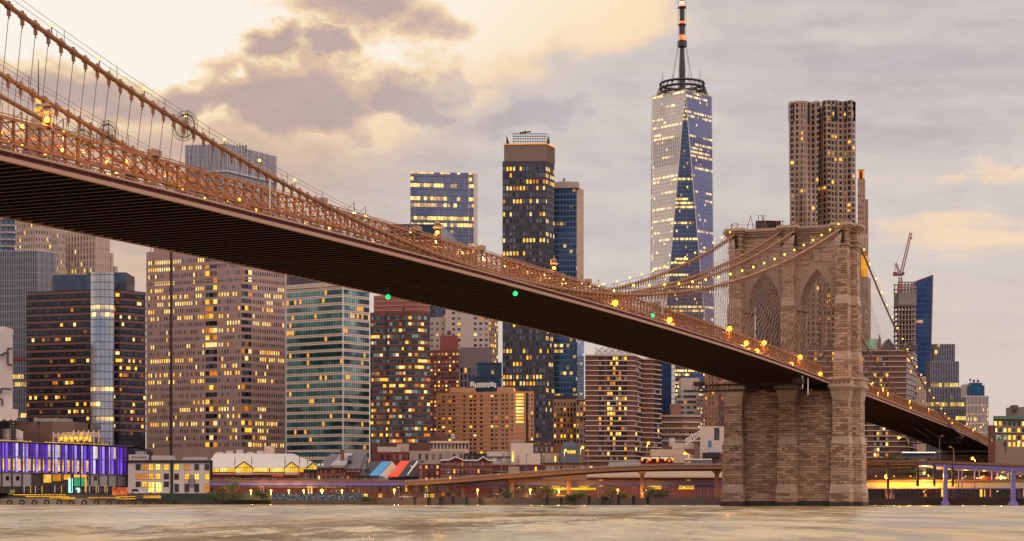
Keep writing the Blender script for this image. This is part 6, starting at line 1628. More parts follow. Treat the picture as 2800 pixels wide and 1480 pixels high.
b = row_house('brick house with a bright orange sloping roof and a skylight', 1062, 1092, 1302, 1316, 730, RED, 2, 1, fr=FR); slope_roof(b, 1061, 1092, 1303, 1260, 730, 10, plain('orange_roof', '#d8482a', .6, .12, .2), 1096, 1124); b.block(1079, 1085, 1283, 1287, 729, .5, plain('skylight_pale', '#c8b8b0'), 'skylight'); b.finish()
b = row_house('brick house with a black tarred sloping roof next to the orange roof', 1090, 1143, 1302, 1316, 728, brick('plum_brick', '#6e3a36', '#653430', '#4a2825', 1.0, .35), 4, 1, fr=FR); slope_roof(b, 1089, 1142, 1303, 1259, 728, 10, plain('tar_roof', '#26242a', .6, .2, .2), 1122, 1160); b.block(1122, 1128, 1273, 1278, 727, .5, bpy.data.materials['skylight_pale'], 'skylight')
mb = MB(); mb.bar(at(1114, 1300, 726), at(1142, 1262, 736), .5); mb.build('roof_gutter', [WHITE], b.root); b.finish()
RB2 = brick('crimson_brick', '#7a2f2a', '#702b27', '#50211e', 1.0, .35, .03, .15, .85, .1)
def fire_escape(b, px, ys, w, Y):
    mb = MB()
    for y in ys:
        mb.bar(at(px - w, y, Y - .8), at(px + w, y, Y - .8), .9, .12); mb.bar(at(px - w, y - 5, Y - 1.2), at(px + w, y - 5, Y - 1.2), .1)
        for k in range(7): mb.bar(at(px - w + 2 * w * k / 6, y, Y - 1.2), at(px - w + 2 * w * k / 6, y - 5, Y - 1.2), .07)
    for a, c in zip(ys, ys[1:]): mb.bar(at(px - w * .6, a, Y - .9), at(px + w * .5, c, Y - .9), .16)
    mb.build('fire_escape', [BLACK], b.root)
b = row_house('crimson brick house with amber sash windows and black fire escape, left of the twin gables', 1143, 1204, 1268, 1318, 722, RB2, 4, 3, (.9, .8, .3), fr=WF2); fire_escape(b, 1176, (1290, 1308), 11, 722); b.bands(b.P, [b.z1 - .3], .5, .4, plain('grey_coping', '#8f8084'), 'coping'); b.finish()
b = row_house('long crimson brick house with two white edged gables and rows of sash windows', 1204, 1347, 1258, 1318, 720, RB2, 13, 3, (.3, .3, .06), fr=WF2, wf=.4)
mb = MB(); pts = [(1204, 1259), (1228, 1258), (1246, 1249), (1268, 1259), (1306, 1259), (1321, 1249), (1336, 1259), (1347, 1259)]
mb.poly([at(1228, 1259, 719.8), at(1266, 1259, 719.8), at(1246, 1249.5, 719.8)]); mb.poly([at(1307, 1259, 719.8), at(1335, 1259, 719.8), at(1321, 1249.5, 719.8)]); mb.build('gable', [RB2], b.root); mb = MB()
for a, c in zip(pts, pts[1:]): mb.bar(at(*a, 719.5), at(*c, 719.5), .45)
mb.build('white_coping', [WHITE], b.root); fire_escape(b, 1265, (1287, 1306), 11, 720); fire_escape(b, 1322, (1287, 1306), 9, 720); b.bands(b.P, [wz(1301, 720), wz(1284, 720), wz(1270, 720)], .2, .1, plain('pale_lintel', '#a88a80'), 'lintel_course'); b.finish()
# second row behind them
def flat(label, x0, x1, yt, yb, Y, wall, cols=0, rows=1, dep=12, t=2, lit=(.15, .5, .1), name='low_building', fr=None, dark=None, wf=.4):
    P = plan(x0, Y, right=[(x1, t)]); b = Bld(name, label, 'building', P, ytop=yt, depth=dep, wall=wall, parapet=.4)
    if cols: b.windows(P[0], P[1], wz(yb, Y), b.z1 - .4, cols, rows, wf, .6, lit, dark or (GREYP + WARMD), LIT, frame=fr)
    return b
b = flat('flat roofed crimson block with roof plant behind the blue and orange roofs', 1020, 1120, 1236, 1262, 760, RB2, 6, 1); b.block(1032, 1095, 1222, 1237, 764, 6, plain('plant_cream', '#b59f92'), 'roof_plant'); b.block(1085, 1118, 1214, 1237, 768, 6, plain('plant_cream_b', '#a98f84'), 'roof_plant'); b.finish()
b = flat('cream cornice building with a row of tall paired windows', 1137, 1282, 1206, 1232, 775, plain('cream_plaster', '#c2a08a', .8, .08), 15, 1, wf=.5, dark=[WARMD[0], DARK[0], GREYP[1]]); b.bands(b.P, [b.z1 - 1.0, b.z1 - 5.4], .8, .6, plain('cream_cornice', '#cbaa94'), 'cornice'); b.block(1160, 1225, 1190, 1207, 785, 8, plain('umber_house', '#6a4a42'), 'roof_house'); water_tank(b, 1237, 1186, 1206, 790, plain('pale_tank', '#b9a89e')); b.finish()
b = flat('grey rendered low building in front of the cream cornice building', 1120, 1270, 1233, 1262, 756, plain('grey_render', '#a18a7d', .8, .1), 8, 1); b.finish()
b = flat('black roof studio with a lamp behind the right hand gable', 1268, 1332, 1240, 1262, 745, plain('black_cladding', '#2a272d'), 4, 1); b.finish()
b = flat('low pale shed with a shallow grey roof right of the gables', 1332, 1400, 1246, 1264, 745, plain('pale_shed', '#b3a297'), 5, 1, dark=[WHITE, GREYP[2]], wf=.7); slope_roof(b, 1331, 1398, 1247, 1235, 745, 10, plain('shed_roof', '#8d7d76')); b.finish()
b = flat('white clinker stair tower with a lit slit beside the orange brick house', 1397, 1458, 1212, 1275, 742, plain('white_stucco', '#c6b0a3', .75, .06), 0)
mb = MB(); mb.box((*at(1402, 1262, 741.6)[:2], wz(1262, 741)), .7, .3, 4.2); mb.build('lit_slit', [LIT[1]], b.root); b.block(1398, 1429, 1206, 1224, 748, 6, plain('grey_cap', '#8c8280'), 'roof_house'); P = plan(1420, 739, right=[(1478, 3)]); b.body(P, G0, wz(1240, 739), 10, bpy.data.materials['white_stucco'], ROOFG, .3, None, 'low_wing'); b.finish()
b = flat('dark brick loft with white windows behind the white stair tower', 1460, 1516, 1216, 1262, 762, plain('charcoal_brick_plain', '#4d3f40'), 4, 2, dark=[GREYP[2], GREYP[0]]); b.finish()
b = flat('blue grey metal house with an amber window strip', 1533, 1582, 1221, 1268, 740, plain('blue_grey_metal', '#565b6c', .5, .1), 0); rowpx(b, b.P[0], b.P[1], (1555, 1563, 1570), 1232, 1240, 7, [LIT[0]], 740, None); b.block(1540, 1574, 1209, 1222, 748, 6, plain('blue_plant', '#5d6a80'), 'roof_house'); b.finish()
b = flat('tan terrace house left of the blue grey metal house', 1482, 1534, 1239, 1268, 742, plain('tan_render', '#a58a74'), 5, 1, dark=[GREYP[2], GREYP[0], WARMD[2]]); b.finish()
b = flat('brown loft row with tall shop windows behind the ramp', 1482, 1622, 1266, 1300, 728, plain('ochre_brick', '#93684e', .85, .12), 12, 1, (12), dark=[GREYP[0], GREYP[2], WARMD[0]], wf=.6); b.bands(b.P, [b.z1 - .4], .5, .5, STEEL, 'eaves'); b.finish()
b = flat('low red brick row below the white stair tower', 1345, 1484, 1270, 1312, 724, RED, 11, 2, dark=[GREYP[1], WARMD[0], DARK[0]]); b.bands(b.P, [b.z1 - .4, wz(1291, 724)], .4, .4, plain('brown_cornice', '#8a6554'), 'cornice'); b.block(1390, 1420, 1276, 1312, 723, 3, plain('tan_front', '#a5836c'), 'shopfront'); b.finish()
b = flat('cream and red restaurant row with white awnings and hanging lamps', 1752, 1870, 1249, 1275, 722, brick('crimson_front', '#86392f', '#7c342c', '#582721', 1, .35), 0); b.block(1780, 1872, 1229, 1250, 728, 8, plain('cream_front', '#bd9f88'), 'upper_storey')
for k in range(4): mb = MB(); x = 1754 + 26 * k; mb.rings([[at(x, 1254, 721.5), at(x + 22, 1254, 721.5), at(x + 22, 1251, 721.8), at(x, 1251, 721.8)], [at(x, 1254, 720.0), at(x + 22, 1254, 720.0), at(x + 22, 1252, 720.5), at(x, 1252, 720.5)]]); mb.build('awning', [WHITE], b.root)
for k in range(5): mb = MB(); mb.ball(at(1756 + 21 * k, 1257, 720), .55, 6, 4); mb.build('hanging_lamp', [glow('orange_lantern', '#ff8a18', 2.0, .2) if k == 0 else bpy.data.materials['orange_lantern']], b.root)
rowpx(b, b.P[0], b.P[1], (1762, 1770, 1790, 1798, 1815, 1830), 1256, 1264, 6, [WARMD[0], LIT[2]], 722, None); b.block(1842, 1890, 1241, 1266, 719, 5, plain('tan_mansard', '#b39a80'), 'mansard'); b.block(1846, 1898, 1228, 1243, 730, 6, RED, 'brick_storey'); b.finish()
b = flat('pale flat roofed annex with glass terrace screens behind the ramp', 1664, 1752, 1264, 1276, 720, plain('pale_annex', '#9c948f'), 0); b.block(1706, 1750, 1257, 1266, 724, 5, plain('grey_annex', '#8f8a88'), 'roof_plant'); b.finish()
b = flat('glazed terrace kiosk beside the tan mansard', 1872, 1946, 1256, 1275, 719, plain('kiosk_grey', '#9d8f86'), 6, 1, (10), dark=[GREYP[2], GREYP[0]], wf=.85); b.bands(b.P, [b.z1 - .3], .5, .5, WHITE, 'eaves'); b.finish()
b = flat('dark house with a grey pitched roof tight against the stone pier', 1922, 1975, 1239, 1275, 722, RED, 4, 2); slope_roof(b, 1938, 1975, 1236, 1224, 724, 8, plain('grey_pitch', '#7f7678')); b.block(1922, 1968, 1238, 1250, 721, 2, plain('black_front', '#262228'), 'dark_front'); b.finish()
b = flat('white roof plant house above the restaurant row', 1838, 1898, 1211, 1240, 742, plain('white_plant', '#c0ada2'), 0); b.block(1831, 1846, 1198, 1222, 745, 5, bpy.data.materials['white_plant'], 'roof_house'); b.finish()
MB_R = plain('ribbed_tan_roof', '#a68873', .6, .1, .3)
b = flat('long red brick shed with a ribbed tan roof behind the elevated highway', 1604, 1975, 1304, 1336, 690, MH, 14, 1, dark=[WARMD[1], WARMD[0]]); slope_roof(b, 1604, 1975, 1304, 1288, 690, 10, MB_R)
mb = MB()
for k in range(60): mb.bar(at(1606 + 6.2 * k, 1303, 689.4), at(1612 + 6.2 * k, 1289, 699), .22)
mb.build('roof_rib', [plain('rib_tan', '#8a6d5b')], b.root); b.finish()
for x0, x1, lb, c in ((868, 1062, 'row of brick shopfronts in the shade under the elevated highway, left part', '#7c4436'), (1062, 1230, 'dim brick arcade under the elevated highway below the black roof', '#6a3f34'), (1345, 1470, 'brick shop row with amber windows under the ramp, right of the white kiosk', '#7a4a3a')):
    b = flat(lb, x0, x1, 1318, 1352, 705, brick('shop_row_brick_%d' % x0, c, c, '#3f2a25', 1, .35), int((x1 - x0) / 14), 1, lit=(1, .45, .3), dark=WARMD, fr=FR); rowpx(b, b.P[0], b.P[1], [x for x in (1000, 1040, 1166, 1182, 1282, 1300, 1320, 1356, 1438) if x0 < x < x1], 1350, 1361, 12, [LIT[1], LIT[0]], 705, FR); b.finish()  # brick tone set per shop row
b = flat('white lit kiosk with four doors under the ramp', 1204, 1262, 1341, 1362, 668, plain('white_kiosk', '#c9b49f'), 4, 1, dep=8, lit=(1, .3, .2), wf=.6, dark=[WARMD[0]], fr=FR); b.finish()
# ------------------------------------------------------------------ elevated highways
LAV = plain('lavender_steel', '#7f70b0', .5, .1, .3); HWB = plain('highway_brown', '#8a6048', .6, .15, .4); RAMPC = plain('ramp_tan_steel', '#8f6248', .6, .12, .4); DKST = plain('highway_dark', '#3a2a28', .7, .2)
def zat(py, Y): return wz(py, Y)
def girder(mb, pts, h, w, m=0):
    """pts: photo column, row of the top edge, depth; a deck slab of height h"""
    rr = []
    for x, y, Y in pts:
        p = at(x, y, Y); rr.append([p + Vector((0, 0, -h)), p + Vector((0, w, -h)), p + Vector((0, w, 0)), p])
    mb.rings(rr, m)
hw = thing('elevated_highway', 'long level elevated highway with a lavender girder along the waterfront', 'highway', at(1200, 1366, 660))
Ym = lambda x: 676 - 40 * (x - 580) / 1400
mb = MB(); girder(mb, [(x, 1318, Ym(x)) for x in (575, 900, 1300, 1700, 1985)], 1.3, 14); mb.build('girder', [LAV], hw)
mb = MB(); girder(mb, [(x, 1313.5, Ym(x) - .3) for x in (575, 900, 1300, 1700, 1985)], .62, 14.6); mb.build('deck_edge', [HWB], hw)
mb = MB(); girder(mb, [(x, 1331, Ym(x) + 1.5) for x in (575, 900, 1300, 1700, 1985)], .22, 9); mb.build('lower_flange', [LAV], hw)
rl = MB()
for x in range(580, 1040, 5): rl.bar(at(x, 1313.5, Ym(x)), at(x, 1309, Ym(x)), .07)
for y in (1309, 1311): rl.bar(at(580, y, Ym(580)), at(1040, y, Ym(1040)), .08)
rl.build('railing', [plain('rail_grey', '#8d8584', .5)], hw)
for x in (716, 848, 986, 1088, 1163, 1258, 1330, 1440, 1500, 1640, 1733, 1830, 1908, 1926, 1945):
    mb = MB(); Y = Ym(x) + 2
    for d in (-.55, .55): p = at(x, 1366, Y); mb.box((p.x + d, p.y, G0), .42, .7, zat(1330, Y) - G0)
    mb.box((p.x, p.y, zat(1333, Y)), 2.4, 1.2, .5); mb.build('column', [LAV if x > 1800 else plain('column_pale', '#8f8288') if x == 716 else bpy.data.materials['column_pale']], hw)
rp = thing('highway_ramp', 'tan steel ramp climbing from the highway towards the stone pier on brown columns', 'ramp', at(1500, 1366, 650))
Yr = lambda x: 655 - 32 * (x - 1110) / 880
rt = [(1108, 1319), (1180, 1315), (1260, 1309.5), (1340, 1303), (1420, 1296.5), (1500, 1290.5), (1580, 1284.5), (1660, 1279.5), (1740, 1276), (1820, 1274), (1985, 1273)]
hb = lambda x: 1.15 + (.9 if 1560 < x < 1960 else .3)
rr = []
mb = MB(); girder(mb, [(x, y, Yr(x)) for x, y in rt], 1.25, 11); mb.build('girder', [RAMPC], rp)
mb = MB(); girder(mb, [(x, y + 8.5, Yr(x) + 1.2) for x, y in rt[1:]], .75, 8.5); mb.build('lower_girder', [DKST], rp)
mb = MB(); girder(mb, [(x, y - 2.6, Yr(x) - .25) for x, y in rt], .34, .3); mb.build('parapet_cap', [HWB], rp)
rl = MB()
for (xa, ya), (xb, yb) in zip(rt, rt[1:]):
    for q in (3, 5.6): rl.bar(at(xa, ya - q, Yr(xa)), at(xb, yb - q, Yr(xb)), .11)
    for k in range(9): f = k / 9; x = xa + (xb - xa) * f; y = ya + (yb - ya) * f; rl.bar(at(x, y, Yr(x)), at(x, y - 5.8, Yr(x)), .12)
rl.build('railing', [plain('rail_pale', '#a79a98', .5)], rp)
for x, yt in ((1121, 1330), (1265, 1324), (1400, 1312), (1555, 1302), (1756, 1290), (1960, 1288)):
    mb = MB(); Y = Yr(x) + 5; p = at(x, 1366, Y); mb.box((p.x, p.y, G0), 1.35, 1.5, zat(yt, Y) - G0); mb.rings([[Vector((p.x + a, p.y + c, zat(yt + 9, Y))) for a, c in ((-.7, -.8), (.7, -.8), (.7, .8), (-.7, .8))], [Vector((p.x + a, p.y + c, zat(yt, Y))) for a, c in ((-1.5, -3), (1.5, -3), (1.5, 3), (-1.5, 3))]]); mb.build('column', [RAMPC], rp)
# right of the stone tower
ru = thing('elevated_highway', 'upper highway deck right of the stone tower with a lavender girder on tall lavender columns', 'highway', at(2600, 1370, 590))
Yu = lambda x: 600 - 35 * (x - 2360) / 440
mb = MB(); girder(mb, [(2362, 1259, Yu(2362)), (2500, 1258, Yu(2500)), (2600, 1262, Yu(2600)), (2830, 1271, Yu(2830))], .75, 13); mb.build('deck_edge', [HWB], ru)
mb = MB(); girder(mb, [(2362, 1265, Yu(2362) + .4), (2506, 1264.5, Yu(2506) + .4)], .95, 12); mb.build('girder', [RAMPC], ru)
mb = MB(); girder(mb, [(2506, 1264.5, Yu(2506) + .3), (2584, 1268, Yu(2584) + .3)], 1.0, 12); girder(mb, [(2584, 1269, Yu(2584) + .3), (2830, 1279, Yu(2830) + .3)], 1.55, 12); mb.build('girder', [LAV], ru)
mb = MB(); girder(mb, [(2362, 1272, Yu(2362) + 1.5), (2505, 1272, Yu(2505) + 1.5)], .7, 10, 0)
for k in range(24): mb.bar(at(2366 + 6 * k, 1272, Yu(2366) + 1.2), at(2366 + 6 * k, 1278, Yu(2366) + 1.2), .15)
for k in range(5): a = 2372 + 30 * k; mb.bar(at(a, 1287, Yu(a) + 2), at(a + 12, 1279, Yu(a) + 2), .2); mb.bar(at(a + 24, 1287, Yu(a) + 2), at(a + 12, 1279, Yu(a) + 2), .2)
mb.build('floor_truss', [DKST], ru)
for x, w, m, y1, y0 in ((2585, 1.7, LAV, 1374, 1270), (2770, 1.9, LAV, 1375, 1279), (2428, .7, DKST, 1340, 1266), (2509, .8, DKST, 1330, 1266), (2555, .7, DKST, 1330, 1268), (2605, .7, DKST, 1330, 1270)):
    mb = MB(); Y = Yu(x) + .5; p = at(x, y1, Y)
    if m is LAV:
        for d in (-.38, .38): mb.box((p.x + d * w / 1.7, p.y, p.z), .55, .9, zat(y0, Y) - p.z)
        mb.box((p.x, p.y, p.z), w * .55, .5, zat(y0, Y) - p.z); mb.box((p.x, p.y, p.z), w * 1.05, 1.5, .6); mb.box((p.x, p.y, -1), w * 1.4, 2.2, p.z + 1.0)
    else: mb.box((p.x, p.y, p.z), w, .8, zat(y0, Y) - p.z)
    mb.build('column', [m], ru)
lo = thing('elevated_highway', 'lower highway deck right of the stone tower, its white girder lit amber by lamps', 'highway', at(2600, 1366, 608))
GWH = plain('girder_cream', '#cbb892', .5, .1, .3)
Yl = lambda x: 606 - 20 * (x - 2360) / 440
mb = MB(); girder(mb, [(2362, 1319, Yl(2362)), (2830, 1317, Yl(2830))], 2.15, 12)
mb.build('girder', [GWH], lo); mb = MB(); girder(mb, [(2362, 1313, Yl(2362) - .3), (2830, 1311, Yl(2830) - .3)], .7, 13); mb.build('deck_edge', [HWB], lo)
mb = MB(); girder(mb, [(2362, 1335, Yl(2362) - .2), (2830, 1334, Yl(2830) - .2)], .3, .6); mb.build('lower_flange', [LAV], lo)
for k in range(36): mb = MB(); mb.box((*at(2370 + 12.4 * k, 1330, Yl(2370 + 12.4 * k) - .1)[:2], zat(1335, 603)), .12, .25, 1.95); mb.build('web_stiffener', [GWH], lo)
for x in (2429, 2608, 2700, 2792, 2440, 2616):
    mb = MB(); p = at(x, 1366, Yl(x) + 3)
    for d in (-.5, .5): mb.box((p.x + d, p.y, G0), .4, .6, zat(1335, Yl(x)) - G0)
    mb.build('column', [LAV], lo)
rl = MB()
for x in range(2380, 2560, 5): rl.bar(at(x, 1312, Yl(x)), at(x, 1307, Yl(x)), .08)
rl.bar(at(2380, 1307.5, Yl(2380)), at(2560, 1307, Yl(2560)), .1); rl.build('railing', [DKST], lo)
for x in (2621, 2630, 2665, 2678, 2712, 2727, 2756):
    mb = MB(); mb.bar(at(x, 1334, 592), at(x, 1281, 592), .3); mb.build('hanger_post', [LAV], lo)
# brick wall and dark embankment under the decks on the right
P = plan(2360, 640, right=[(2830, -2)])
b = Bld('retaining_wall', 'dark brick wall behind the highway decks, right of the stone tower', 'wall', P, ytop=1300, depth=8, wall=brick('dark_brown_brick', '#4d332a', '#452d25', '#2b1d19', 1.2, .4))  # dark brown brick for the wall behind the decks
b.windows(P[0], P[1], wz(1364, 640), wz(1336, 640), 40, 1, .5, .7, (1, .35, .2), [BLACK], [LIT[0], LIT[2]]); b.finish()

# ------------------------------------------------------------------ water's edge
for i, x in enumerate((1067, 1097, 1134, 1172, 1205, 1239, 1277, 1312, 1497, 1534, 1572, 1611, 1649, 1692, 1733, 1772)):
    Y = 652 - 40 * (x - 1067) / 700 - 2; p = at(x, 1380, Y)
    if i == 0:
        mb = MB()
        for dx, dy, h in ((-.32, 0, 3.0), (.3, .1, 3.2), (0, -.35, 3.45)): mb.tube([(dx, dy, -2), (dx, dy, h)], .3, 7)
        mb.tube([(0, -.05, 2.5), (0, -.05, 2.9)], .72, 9); pile_me = mb.mesh('mooring_pile', [plain('tarred_timber', '#2e2827', .85, .3, 1.2)])
    o = inst('mooring_pile', pile_me, None, (p.x, p.y, 0), R.random() * 3); o.scale = (1, 1, .88 + R.random() * .2); tag(o, 'cluster of tarred timber mooring piles standing in the water before the promenade', 'mooring pile', 'mooring piles along the promenade')
prom = MB(); sh = [(x, 650 - 38 * (x - 1040) / 900) for x in (1030, 1200, 1500, 1700, 1985)]
rr = [[at(x, 1366, Y) * 1 for _ in (0,)] for x, Y in sh]
rings_ = []
for x, Y in sh: X_ = wx(x, Y); rings_.append([(X_, Y, -2), (X_, Y + 14, -2), (X_, Y + 14, 2.6), (X_, Y, 2.6)])
prom.rings([[Vector(v) for v in r] for r in rings_]); tag(prom.build('promenade', [plain('promenade_stone', '#5f5049', .9, .25)]), kind='structure')
fe = thing('railing', 'dark promenade railing along the water between the piles', 'railing', at(1500, 1372, 634))
mb = MB()
for k in range(190):
    x = 1040 + 5 * k; Y = 650.5 - 38 * (x - 1040) / 900; X_ = wx(x, Y); mb.bar((X_, Y, 2.6), (X_, Y, 3.7), .06)
for z in (3.7, 3.2): mb.tube([(wx(x, Y + .5), Y + .5, z) for x, Y in sh], .06, 4)
mb.build('rail', [plain('rail_dark', '#5d4a42', .6)], fe)
# hoarding covered in graffiti shapes
def graf_mat():
    m, g, bs = newmat('graffiti_hoarding'); p = g.new('ShaderNodeTexCoord').outputs['Object']; x, y, z = g.sep(p)
    v = g.new('ShaderNodeTexVoronoi'); g.put(v.inputs['Vector'], g.vec(g.mul(x, .55), 0.0, g.mul(z, .8))); n = g.noise(g.vec(g.mul(x, .8), 0.0, g.mul(z, 1.6)), 1.6, 3.0, .6)
    r_, gg, bb = g.sep(v.outputs['Color'])
    c = g.mix(g.gt(r_, .55), lin('#2f6f78'), lin('#9aa6a8')); c = g.mix(g.gt(gg, .72), c, lin('#3d5fa0')); c = g.mix(g.gt(bb, .82), c, lin('#c08a96'))
    f = g.sstep(.50, .54, n); g.put(bs.inputs['Base Color'], g.mix(f, lin('#24383c'), c)); bs.inputs['Roughness'].default_value = .7
    return m
def wallbox(name, label, cat, x0, x1, y0, y1, Y, mat, dep=.3):
    mb = MB(); a, c = wx(x0, Y), wx(x1, Y); mb.prism([(a, Y), (c, Y), (c, Y + dep), (a, Y + dep)], wz(y1, Y), wz(y0, Y)); o = mb.build(name, [mat], None, (a, Y, wz(y1, Y))); return tag(o, label, cat)
GM = graf_mat()
wallbox('hoarding', 'teal hoarding covered in pale and blue graffiti below the lavender highway', 'hoarding', 745, 985, 1350, 1370, 662, GM)
wallbox('hoarding', 'dark green hoarding strip between the white market building and the shrubs', 'hoarding', 440, 745, 1349, 1368, 672, plain('dark_green_hoarding', '#26312f', .7, .3, .4))
wallbox('sea_wall', 'crumbling brown stone sea wall below the graffiti hoarding', 'wall', 740, 1035, 1367, 1382, 660, brick('sea_wall_stone', '#6d5747', '#5d4a3d', '#2c231f', 2.2, .7, .06, .5), 2.5)
wallbox('timber_barrier', 'dark timber barrier along the water right of the stone tower', 'barrier', 2370, 2830, 1364, 1384, 590, plain('wet_timber', '#3a2c27', .85, .3, .6), 1.0)
# ------------------------------------------------------------------ trees and shrubs
LEAF = [plain('leaf_olive', '#7a7038', .8, .35, .7), plain('leaf_green', '#4d5c30', .8, .35, .7), plain('leaf_rust', '#8a6630', .8, .35, .7), plain('leaf_dark', '#36422a', .85, .35, .7)]
BARK = plain('bark', '#3b2f28', .9)
def shrub(px, yb, w, h, Y, label, mats, dens=1.0, group=None, name='shrub', airy=.0):
    p = at(px, yb, Y); W, H = w * Y / FPX, h * Y / FPX
    o = thing(name, label, 'tree' if name == 'tree' else 'shrub', p, group)
    tb = MB()
    for k in range(4): tb.tube([p + Vector((R.uniform(-.2, .2), 0, 0)), p + Vector((R.uniform(-W, W) * .15, R.uniform(-.5, .5), H * .4)), p + Vector((R.uniform(-W, W) * .4, R.uniform(-W, W) * .2, H * R.uniform(.6, .95)))], [.12, .08, .03], 5)
    tb.build('trunk', [BARK], o); mb = MB(); lobes = [(Vector((R.uniform(-.38, .38) * W, R.uniform(-.25, .25) * W, H * R.uniform(.3, .8))), R.uniform(.2, .36)) for _ in range(9)]
    for k in range(int(650 * dens)):
        c, r = R.choice(lobes); v = Vector((R.gauss(0, 1), R.gauss(0, 1), R.gauss(0, 1))).normalized() * (R.random() ** .4)
        q = p + c + Vector((v.x * r * W, v.y * r * W, v.z * r * H)); s = R.uniform(.16, .36)
        if q.z < p.z + .1: continue
        a = Vector((R.uniform(-1, 1), R.uniform(-1, 1), R.uniform(-.6, .6))).normalized(); b_ = a.cross(Vector((R.uniform(-1, 1), R.uniform(-1, 1), R.uniform(-1, 1)))).normalized()
        mb.quad(q - a * s, q - b_ * s * .6, q + a * s, q + b_ * s * .6, R.randrange(len(mats)))
    mb.build('crown', mats, o); return o
for i, (px, yb, w, h, Y, lb, ms, dn) in enumerate((
    (1497, 1366, 52, 40, 630, 'large rounded olive and rust shrub at the promenade under the ramp', [LEAF[0], LEAF[2], LEAF[1]], 1.6), (1585, 1366, 44, 24, 628, 'low green shrub beside the ramp column', [LEAF[1], LEAF[0]], 1.2), (1560, 1367, 26, 14, 627, 'small green bush left of the ramp column foot', [LEAF[1], LEAF[3]], .8),
    (1672, 1364, 44, 32, 626, 'bare rust coloured shrub below a promenade lamp', [LEAF[2], LEAF[2], LEAF[0]], .9), (1712, 1366, 30, 20, 625, 'small rust bush between two promenade lamps', [LEAF[2], LEAF[0]], .8), (1775, 1365, 44, 34, 622, 'tall yellow green shrub right of the second ramp column', [LEAF[0], LEAF[2]], 1.3), (1812, 1366, 46, 26, 620, 'dark green bush near the white lit shed by the stone pier', [LEAF[1], LEAF[3]], 1.3), (1655, 1368, 26, 13, 622, 'low green bush at the foot of the mooring piles', [LEAF[1], LEAF[0]], .7),
    (1385, 1366, 30, 26, 640, 'dark green bush in the shade under the ramp', [LEAF[3], LEAF[1]], 1.0), (1330, 1370, 18, 10, 642, 'tiny round bush on the promenade', [LEAF[3]], .5),
    (610, 1370, 40, 46, 664, 'tall wispy green shrub before the dark hoarding, left one', [LEAF[1], LEAF[0]], 1.0), (640, 1370, 38, 62, 666, 'tallest wispy shrub rising past the lavender highway', [LEAF[0], LEAF[1]], .9), (715, 1370, 36, 32, 662, 'leafy green shrub at the left end of the graffiti hoarding', [LEAF[1], LEAF[3]], 1.2), (590, 1372, 26, 18, 662, 'low weedy bush at the water below the market building', [LEAF[3], LEAF[1]], .8), (575, 1368, 30, 24, 666, 'rounded green bush right of the market building corner', [LEAF[1], LEAF[0]], .8),
    (1005, 1372, 50, 14, 655, 'low weeds on the stone sea wall', [LEAF[3], LEAF[1]], .9), (2432, 1258, 46, 12, 618, 'row of green planting on the upper highway deck', [LEAF[1], LEAF[3]], .8), (2488, 1296, 60, 16, 626, 'dark bushes on the bank behind the upper highway', [LEAF[3], LEAF[1]], .9))):
    shrub(px, yb, w, h, Y, lb, ms, dn)
shrub(1390, 1366, 36, 34, 690, 'dark leafy street tree standing behind the promenade lamp under the ramp', [LEAF[3], LEAF[1]], 1.2, None, 'tree')

# ------------------------------------------------------------------ lamps
def point(name, loc, power, color, parent=None, r=.3):
    d = bpy.data.lights.new(name, 'POINT'); d.energy = power; d.color = color; d.shadow_soft_size = r
    o = bpy.data.objects.new(name, d); COL.objects.link(o)
    if parent is not None: o.parent = parent
    o.location = Vector(loc) - org(parent); return o
AMB = (1.0, .55, .12); YEL = (1.0, .78, .28); SOD = (1.0, .42, .06)
G_AMB = glow('lamp_amber', '#ffb52a', 9, .1); G_YEL = glow('lamp_yellow', '#ffe27a', 10, .1); G_SOD = glow('lamp_sodium', '#ff8a1c', 9, .1); G_GRN = glow('lamp_green', '#10c868', 2.2, .1); POLE = plain('lamp_pole', '#6d6264', .5)
G_CAB = glow('lamp_cable', '#ffd23c', 3.2, .1)
# cable lamps
mb = MB(); mb.bar((0, 0, 0), (0, 0, 1.0), .12); lp = mb.mesh('pole', [POLE])
mb = MB(); mb.ball((0, 0, 1.3), .21, 8, 6); lg = mb.mesh('globe', [G_CAB])
def cable_lamp(t, s, label, group, lit=0, k=1.0):
    p = BP(t, s, cabz(s) + .25); o = thing('cable_lamp', label, 'lamp', p, group)
    inst('pole', lp, o, p); g_ = inst('globe', lg, o, p); g_.scale = (k, k, k)
    if lit: point('lamp_light', p + Vector((0, 0, 1.3)), lit, YEL, o)
for px in (133, 267, 393, 508, 617, 715, 813): s = s_at(px, caboff(340)); cable_lamp(caboff(s) - .2, s, 'yellow globe lamp on the near main cable where it climbs to the upper left', 'lamps on the rising near cable', 120, .8)
for i in range(19): s = 12 + 9.9 * i; cable_lamp(caboff(s) + .1, s, 'yellow globe lamp in the string along the near main cable before the stone tower', 'lamps on the near cable by the tower', 160 if i < 14 else 0, 1.25)
for i in range(17): s = 14 + 10 * i; cable_lamp(-caboff(s), s, 'small yellow lamp along the far main cable left of the stone tower', 'lamps on the far cable', 0, 1.15)
for i in range(21): s = -16 - 10.5 * i; cable_lamp(caboff(s), s, 'yellow lamp along the side span cable right of the stone tower', 'lamps on the side span cable', 60 if i % 2 else 0, 1.3)
